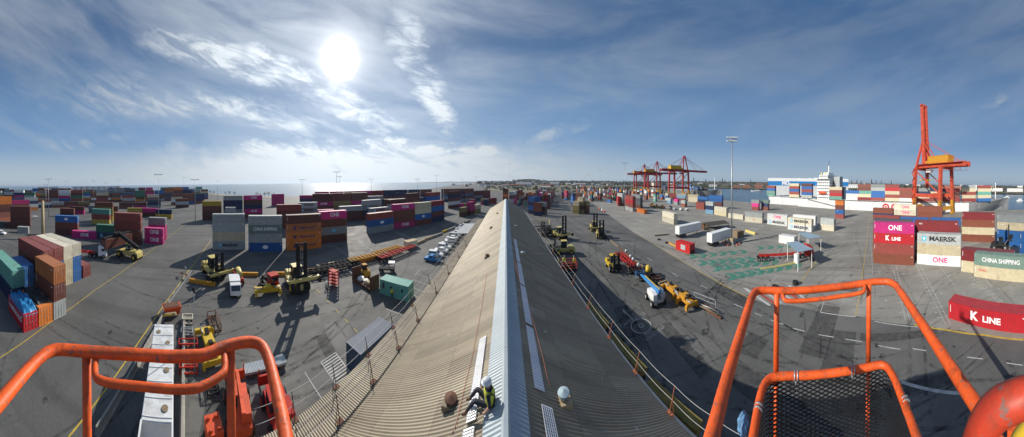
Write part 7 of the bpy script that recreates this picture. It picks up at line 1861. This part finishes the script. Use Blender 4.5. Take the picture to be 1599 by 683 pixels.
# beyond the 300: one mass of distant containers, one colour layer each
if rest:
    allv = []; allf = []; cols = []
    for r in rest:
        M = Matrix.Translation((r.c.x, r.c.y, r.z)) @ Matrix.Rotation(r.rz, 4, 'Z'); o = len(allv); hl, hw = r.L / 2, CW / 2
        for x in (-hw, hw):
            for y in (-hl, hl):
                for z in (0, r.H): allv.append(tuple(M @ Vector((x, y, z))))
        for f in ((0, 1, 3, 2), (4, 6, 7, 5), (0, 4, 5, 1), (2, 3, 7, 6), (1, 5, 7, 3)): allf.append(tuple(i + o for i in f)); cols.append(r.col)
    me = bpy.data.meshes.new('distant_containers'); me.from_pydata(allv, [], allf)
    ca_ = me.color_attributes.new('paint', 'FLOAT_COLOR', 'CORNER'); arr = []
    for c_ in cols: arr += [*c_, 1.0] * 4
    ca_.data.foreach_set('color', arr)
    m = bpy.data.materials.new('distant_container_paint'); m.use_nodes = True; nt_ = m.node_tree; b_ = nt_.nodes['Principled BSDF']; b_.inputs['Roughness'].default_value = .6
    at_ = nt_.nodes.new('ShaderNodeVertexColor'); at_.layer_name = 'paint'
    wv_ = nt_.nodes.new('ShaderNodeTexNoise'); wv_.inputs['Scale'].default_value = .8; g_ = nt_.nodes.new('ShaderNodeNewGeometry'); nt_.links.new(g_.outputs['Position'], wv_.inputs['Vector'])
    mr_ = nt_.nodes.new('ShaderNodeMapRange'); mr_.inputs[3].default_value = .8; mr_.inputs[4].default_value = 1.2; nt_.links.new(wv_.outputs['Fac'], mr_.inputs[0])
    vm_ = nt_.nodes.new('ShaderNodeVectorMath'); vm_.operation = 'SCALE'; nt_.links.new(at_.outputs['Color'], vm_.inputs[0]); nt_.links.new(mr_.outputs[0], vm_.inputs['Scale']); nt_.links.new(vm_.outputs[0], b_.inputs['Base Color'])
    me.materials.append(m); o = mk('distant_containers', me); tag(o, 'mass of mixed containers farther off in the port', 'container', kind='stuff')

# ---------------------------------------------------------------- far shore: hills, woods, houses
def terrain(name, px0, px1, r0, r1, prof, m, z0=-.5, seed=0, n=90, rows=6):
    """a ridge of land between two bearings; prof(px)-> (crest height)"""
    rnd = random.Random(seed); vs = []
    for i in range(n + 1):
        px = px0 + (px1 - px0) * i / n; h = prof(px)
        for j in range(rows + 1):
            f = j / rows; r = r0 + (r1 - r0) * f; z = z0 + h * math.sin(min(1, f * 1.15) * PI / 2) * (1 + .12 * math.sin(px * .21 + j) + .1 * math.sin(px * .07 + j * 2))
            p = A(px, r, z); vs.append(tuple(p))
    k = rows + 1; fs = [(i * k + j, (i + 1) * k + j, (i + 1) * k + j + 1, i * k + j + 1) for i in range(n) for j in range(rows)]
    me = bpy.data.meshes.new(name); me.from_pydata(vs, [], fs); me.materials.append(m)
    for p in me.polygons: p.use_smooth = True
    me.update()
    if me.polygons[0].normal.z < 0: me.flip_normals()
    return tag(mk(name, me), kind='structure')
WOODL = mat('far_foliage', (.045, .060, .030), .9, var=.45, scale=.02)
FOLI = mat('tree_foliage', (.050, .070, .032), .9, var=.5, scale=.6); FOLD = mat('pine_foliage', (.028, .045, .028), .9, var=.4, scale=.6); BARK = mat('bark', (.10, .075, .05), .9)
HILLM = ground_mat('suburb_ground', (.055, .062, .036), (.15, .13, .085), .006, False)
def bump(px, c, w, h): return h * math.exp(-((px - c) / w) ** 2)
terrain('hills', 560, 790, 5200, 7000, lambda px: 8 + bump(px, 700, 50, 18) + bump(px, 760, 60, 22) - 8 * max(0, (640 - px) / 80), HILLM, -4)
terrain('hills', 742, 1290, 1500, 4200, lambda px: 26 + bump(px, 825, 14, 24) + bump(px, 900, 80, 8) + bump(px, 1100, 90, 12), HILLM, -2)
terrain('hills', 1040, 1290, 930, 1700, lambda px: 24 + bump(px, 1290, 120, 9) + bump(px, 1180, 60, 5), HILLM, -3.5)
terrain('hills', 1285, 1650, 660, 1500, lambda px: 22 + bump(px, 1290, 120, 9) + bump(px, 1180, 60, 5), HILLM, -3.5)
# far river bank
bank = [A(1040, 9000)] + [A(px, r_) for px, r_ in ((1046, 1200), (1100, 960), (1125, 900), (1160, 860), (1200, 800), (1260, 700), (1400, 600), (1500, 610), (1560, 600), (1600, 590), (1660, 590))] + [A(1700, 2500), A(1400, 3500), A(1200, 6000)]
sheet('far_bank', bank, LANDM, -.8)
sheet('dry_land', [A(px, r_) for px, r_ in ((770, 420), (930, 430), (1010, 480), (1030, 900), (1030, 1500), (900, 1500), (760, 1500), (752, 700))], LANDM, .008)
sheet('beach', [A(px, r_) for px, r_ in ((322, 470), (345, 415), (362, 380), (400, 338), (438, 326), (438, 300), (400, 310), (350, 370), (322, 440))], SANDM, .008)
# woods that read as one mass: many small leaf clumps spread along the land
def clumps(name, spots, m, seed=0, label='far dark tree belts on the hills', kind='stuff'):
    rnd = random.Random(seed); vs = []; fs = []
    for (p, s) in spots:
        for k in range(7):
            c = p + Vector((rnd.uniform(-s, s), rnd.uniform(-s, s), rnd.uniform(.1, 1.0) * s)); q = s * rnd.uniform(.35, .7); o = len(vs)
            pts = [Vector((rnd.uniform(-1, 1), rnd.uniform(-1, 1), rnd.uniform(-.6, .9))).normalized() * q * rnd.uniform(.7, 1.2) for _ in range(6)]
            vs += [tuple(c + v_) for v_ in pts]
            fs += [(o, o + 1, o + 2), (o + 2, o + 3, o + 4), (o + 1, o + 4, o + 5), (o, o + 3, o + 5), (o + 1, o + 3, o + 5), (o, o + 2, o + 5)]
    me = bpy.data.meshes.new(name); me.from_pydata(vs, [], fs); me.materials.append(m)
    o = mk(name, me); tag(o, label, 'woodland', kind=kind); return o
rnd = random.Random(5); sp = []
for _ in range(1500):
    px = rnd.uniform(745, 1300); r_ = rnd.uniform(1300, 3800) ** 1.0; f = (r_ - 1500) / 2700
    h = (26 + bump(px, 825, 14, 24) + bump(px, 900, 80, 8) + bump(px, 1100, 90, 12)) * math.sin(max(0, min(1, f * 1.15)) * PI / 2) - 2
    sp.append((A(px, r_, max(0, h)), rnd.uniform(7, 15)))
for _ in range(240): sp.append((A(rnd.gauss(825, 9), 3000, 34), rnd.uniform(12, 20)))
clumps('far_woodland', sp, WOODL, 1)
sp = []
for _ in range(900):
    px = rnd.uniform(1045, 1640); rb = 930 if px < 1288 else 660; r_ = rnd.uniform(rb + 30, 1500); f = (r_ - rb) / (770 if px < 1288 else 840)
    h = (22 + bump(px, 1290, 120, 9) + bump(px, 1180, 60, 5)) * math.sin(max(0, min(1, f * 1.15)) * PI / 2) - 3.5
    sp.append((A(px, r_, h), rnd.uniform(2.5, 6.5)))
clumps('far_woodland', sp, WOODL, 2, 'dark trees scattered through the town across the river')
sp = [(A(rnd.uniform(752, 1000), rnd.uniform(520, 900), 0), rnd.uniform(2, 5)) for _ in range(260)] + [(A(rnd.uniform(850, 1000), rnd.uniform(430, 450), 0), rnd.uniform(1.2, 2.5)) for _ in range(100)]
clumps('scrub', sp, FOLI, 3, 'green scrub on the open ground beyond the yard')
# individual trees: tapered trunk and a ragged crown of leaf faces
def tree(px, r_, h, label, conif=False, group='trees on the shore', z=0.0, seed=0):
    rnd = random.Random(seed * 7 + 3); t = thing('pine_tree' if conif else 'tree', label, 'tree', A(px, r_, z), rnd.uniform(0, 6), group)
    b = MB(); b.tube([(0, 0, 0), (.1, .05, h * .45), (0, 0, h * .9)], [h * .03, h * .02, h * .006], BARK, 7)
    for k in range(5):
        a = rnd.uniform(0, 6.28); z_ = h * rnd.uniform(.35, .7); b.tube([(0, 0, z_), (math.cos(a) * h * .2, math.sin(a) * h * .2, z_ + h * .12)], [h * .012, h * .004], BARK, 5)
    b.build('trunk', t)
    vs = []; fs = []
    for k in range(420 if not conif else 380):
        if conif:
            z_ = rnd.uniform(.15, 1.0); rr_ = (1.02 - z_) * .26 * h * math.sqrt(rnd.uniform(.1, 1)); rr_ *= .75 + .25 * math.sin(z_ * 55)
        else:
            lob = rnd.randint(0, 5); la = lob * 1.05; z_ = .42 + .1 * math.sin(lob * 2.1) + rnd.gauss(.12, .13); rr_ = 0
        a = rnd.uniform(0, 6.28)
        if conif: c = Vector((math.cos(a) * rr_, math.sin(a) * rr_, z_ * h))
        else: c = Vector((math.cos(la) * h * .2 + rnd.gauss(0, .11) * h, math.sin(la) * h * .2 + rnd.gauss(0, .11) * h, z_ * h + h * .1))
        q = h * rnd.uniform(.02, .05); o = len(vs)
        for _ in range(4): vs.append(tuple(c + Vector((rnd.uniform(-1, 1), rnd.uniform(-1, 1), rnd.uniform(-.7, .7))) * q))
        fs += [(o, o + 1, o + 2), (o + 1, o + 2, o + 3)]
    b = MB(); b.add(vs, fs, FOLD if conif else FOLI); b.build('crown', t)
for k, (px, r_, h) in enumerate(((322, 430, 7), (328, 425, 8.5), (334, 420, 7), (352, 395, 6), (358, 385, 8), (366, 370, 7), (401, 325, 7.5), (406, 322, 6), (413, 318, 7.5), (419, 318, 8.5), (427, 322, 6))):
    tree(px, r_, h, f'{NUMW[k]} bushy tree along the beach behind the container rows, counted from the seawall', seed=k)
for k, (px, r_, h) in enumerate(((1083, 1100, 30), (1102, 1060, 24), (1128, 1020, 27), (1132, 1030, 21), (1322, 800, 24), (1330, 820, 21), (1338, 800, 22), (1345, 820, 19), (1361, 800, 25), (1368, 840, 22), (1376, 800, 19), (1392, 820, 20), (1550, 620, 12), (1172, 1000, 22), (1218, 1000, 20))):
    tree(px, r_, h, f'{NUMW[k]} tall pine on the skyline across the river, counted away from the far cranes', True, 'pines on the river skyline', 18 if px < 1540 else 8, seed=40 + k)
# houses, sheds and warehouses across the river and beyond the yard
def house(px, r_, w, d, h, wall, roof, label, name='house', z=0.0, rz=0.0, gable=True, group=None):
    a = (px - CX) / FH; t = thing(name, label, 'building', A(px, r_, z), -a + rz, group)
    b = MB(); b.box((0, 0, h / 2), (w, d, h), wall); b.build('wall', t)
    b = MB()
    if gable: b.prism([(-d / 2 - .5, h), (d / 2 + .5, h), (0, h + d * .28)], -w / 2 - .5, w / 2 + .5, roof)
    else: b.box((0, 0, h + .3), (w + .6, d + .6, .6), roof)
    b.build('roof', t)
    nw = max(2, min(8, int(w / 4)))
    for fl in range(max(1, int(h / 3.2))):
        for k in range(nw):
            b = MB(); b.box((-w / 2 + w * (k + .5) / nw, -d / 2 - .03, 1.7 + fl * 3.1), (w / nw * .45, .1, 1.3), GLS); b.build('window', t)
    return t
WH_ = WHI; rnd = random.Random(11)
house(150, 560, 130, 30, 17, WHI, WHI, 'long white warehouse roof showing just under the sea horizon', 'warehouse', gable=False)
house(75, 600, 60, 30, 17, WHI, WHI, 'white warehouse behind the yard office block at the sea', 'warehouse', gable=False)
house(852, 640, 30, 10, 5, CRM, CRM, 'long cream shed on the open ground beyond the yard', 'warehouse')
house(818, 1150, 90, 30, 10, WH_, GROOF, 'long white warehouse below the wooded hill', 'warehouse')
house(866, 1300, 60, 30, 11, WH_, GROOF, 'pale warehouse among the trees beyond the open ground', 'warehouse')
house(905, 1250, 80, 25, 8, TAN, GROOF, 'low tan warehouse toward the far cranes', 'warehouse')
house(1113, 990, 40, 16, 7, WH_, GROOF, 'white riverside shed behind the second ship', 'warehouse', 2)
house(1165, 890, 34, 12, 8, BRK, ROOF, 'red brick riverside house row facing the basin', 'house', 1)
house(1150, 905, 30, 12, 7, BRK, ROOF, 'red brick riverside houses beside the white boat', 'house', 1)
house(1185, 860, 36, 14, 9, BRK, ROOF, 'red roofed riverside terrace above the vehicle carrier stern', 'house', 2)
house(1330, 640, 46, 16, 8, WH_, GROOF, 'white hall with grey roof above the ship deck cargo', 'warehouse', 10)
house(1356, 640, 70, 14, 8, BRK, WHI, 'long brick building with pale roof edge behind the deck cargo', 'warehouse', 6)
house(1528, 650, 34, 18, 16, WH_, WHI, 'tall white stepped building on the far bank beyond the bow', 'building', 6, gable=False)
house(1503, 690, 60, 16, 12, BRK, GROOF, 'brick apartment block behind the orange crane', 'building', 6, gable=False)
house(1478, 680, 50, 16, 10, BRK, ROOF, 'red brick warehouse beside the crane legs', 'warehouse', 6)
house(1555, 650, 44, 14, 9, WH_, GROOF, 'white office block on the bank before the bridge', 'building', 4, gable=False)
house(1585, 640, 50, 14, 10, WH_, GROOF, 'white apartment block near the picture edge', 'building', 3, gable=False)
house(1543, 720, 40, 14, 14, TAN, GROOF, 'tan apartment block between white offices', 'building', 6, gable=False)
for k in range(26):
    px = 1050 + k * 21.5 + rnd.uniform(-6, 6); r_ = rnd.uniform(760 if px > 1290 else 1000, 1300); f = (r_ - (660 if px > 1290 else 930)) / 840
    h0 = (22 + bump(px, 1290, 120, 9)) * math.sin(min(1, f * 1.15) * PI / 2) - 4.2
    wl = rnd.choice([WHI, CRM, BRK, TAN, WHI]); rf = rnd.choice([ROOF, GROOF, ROOF, WHI])
    nm = {id(WHI): 'white', id(CRM): 'cream', id(BRK): 'brick', id(TAN): 'tan'}[id(wl)]; rn = {id(ROOF): 'red tiled', id(GROOF): 'grey', id(WHI): 'white'}[id(rf)]
    house(px, r_, rnd.uniform(14, 30), 10, rnd.choice((4, 6.5, 7)), wl, rf, f'{NUMW[k]} hillside house, {nm} walls and {rn} roof, counted from the far cranes', 'house', h0, rnd.uniform(-.4, .4), group='houses on the hillside')
for k in range(20):
    px = 712 + k * 12.5 + rnd.uniform(-4, 4); r_ = rnd.uniform(900, 1500)
    wl = rnd.choice([WHI, CRM, TAN, BRK]); rf = rnd.choice([GROOF, ROOF, WHI])
    nm = {id(WHI): 'white', id(CRM): 'cream', id(BRK): 'brick', id(TAN): 'tan'}[id(wl)]
    house(px, r_, rnd.uniform(16, 46), 14, rnd.choice((5, 7, 9)), wl, rf, f'{NUMW[k]} low {nm} building of the district beyond the shed, counted from the headland', 'building', 0, rnd.uniform(-.4, .4), group='low buildings beyond the port')
# boats on the basin
def boat(px, r_, L_, label, m=WHI, rz=0.0, mast_h=0):
    a = (px - CX) / FH; t = thing('boat', label, 'boat', A(px, r_, -3.0), -a + PI / 2 + rz)
    b = MB(); n = 10; vs = []
    for i in range(n + 1):
        y = L_ * (i / n - .5); w = L_ * .16 * (1 - max(0, (i / n - .45) / .55) ** 2.2); vs += [(-w, y, 1.6 + .05 * i), (-w * .7, y, -.3), (w * .7, y, -.3), (w, y, 1.6 + .05 * i)]
    fs = [(i * 4 + j, (i + 1) * 4 + j, (i + 1) * 4 + (j + 1) % 4, i * 4 + (j + 1) % 4) for i in range(n) for j in range(4)] + [(0, 1, 2, 3)]
    b.add(vs, fs, m); b.build('hull', t)
    b = MB(); b.box((0, -L_ * .08, 2.8), (L_ * .2, L_ * .4, 2.2), WHI); b.box((0, -L_ * .05, 3.1), (L_ * .205, L_ * .3, .6), GLS); b.build('cabin', t)
    b = MB(); b.beam((0, -L_ * .05, 3.8), (0, -L_ * .05, 6 + mast_h), .15, .15, WHI); b.build('mast', t)
boat(1181, 640, 34, 'white ferry boat moored below the brick riverside houses')
boat(1592, 330, 13, 'small white motor yacht near the ship bow', rz=.8)
boat(1572, 420, 12, 'white sailing yacht with bare mast near the far bank', mast_h=9)
# radio towers on the skyline
for px, r_, h in ((825, 1500, 92), (938, 1000, 46), (1030, 1400, 60)):
    t = tag(MB().tube([(0, 0, 0), (0, 0, h)], [1.2, .3], GRY, 6).build('radio_tower'), {825: 'thin lattice radio tower on the wooded hill', 938: 'dark radio tower beyond the far lane', 1030: 'thin radio tower behind the far cranes'}[px], 'tower'); t.location = A(px, r_)

# ---------------------------------------------------------------- thin sea air over the whole port
b = MB(); b.box((0, 0, 52), (66000, 66000, 124), None); hz = b.build('haze'); tag(hz, kind='stuff')
hm = bpy.data.materials.new('haze_air'); hm.use_nodes = True; hn = hm.node_tree
for n_ in list(hn.nodes): hn.nodes.remove(n_)
ho = hn.nodes.new('ShaderNodeOutputMaterial'); hv = hn.nodes.new('ShaderNodeVolumePrincipled'); hv.inputs['Density'].default_value = .00006; hv.inputs['Color'].default_value = (.72, .84, 1.0, 1); hv.inputs['Anisotropy'].default_value = .3
hn.links.new(hv.outputs[0], ho.inputs['Volume']); hz.data.materials.clear(); hz.data.materials.append(hm)
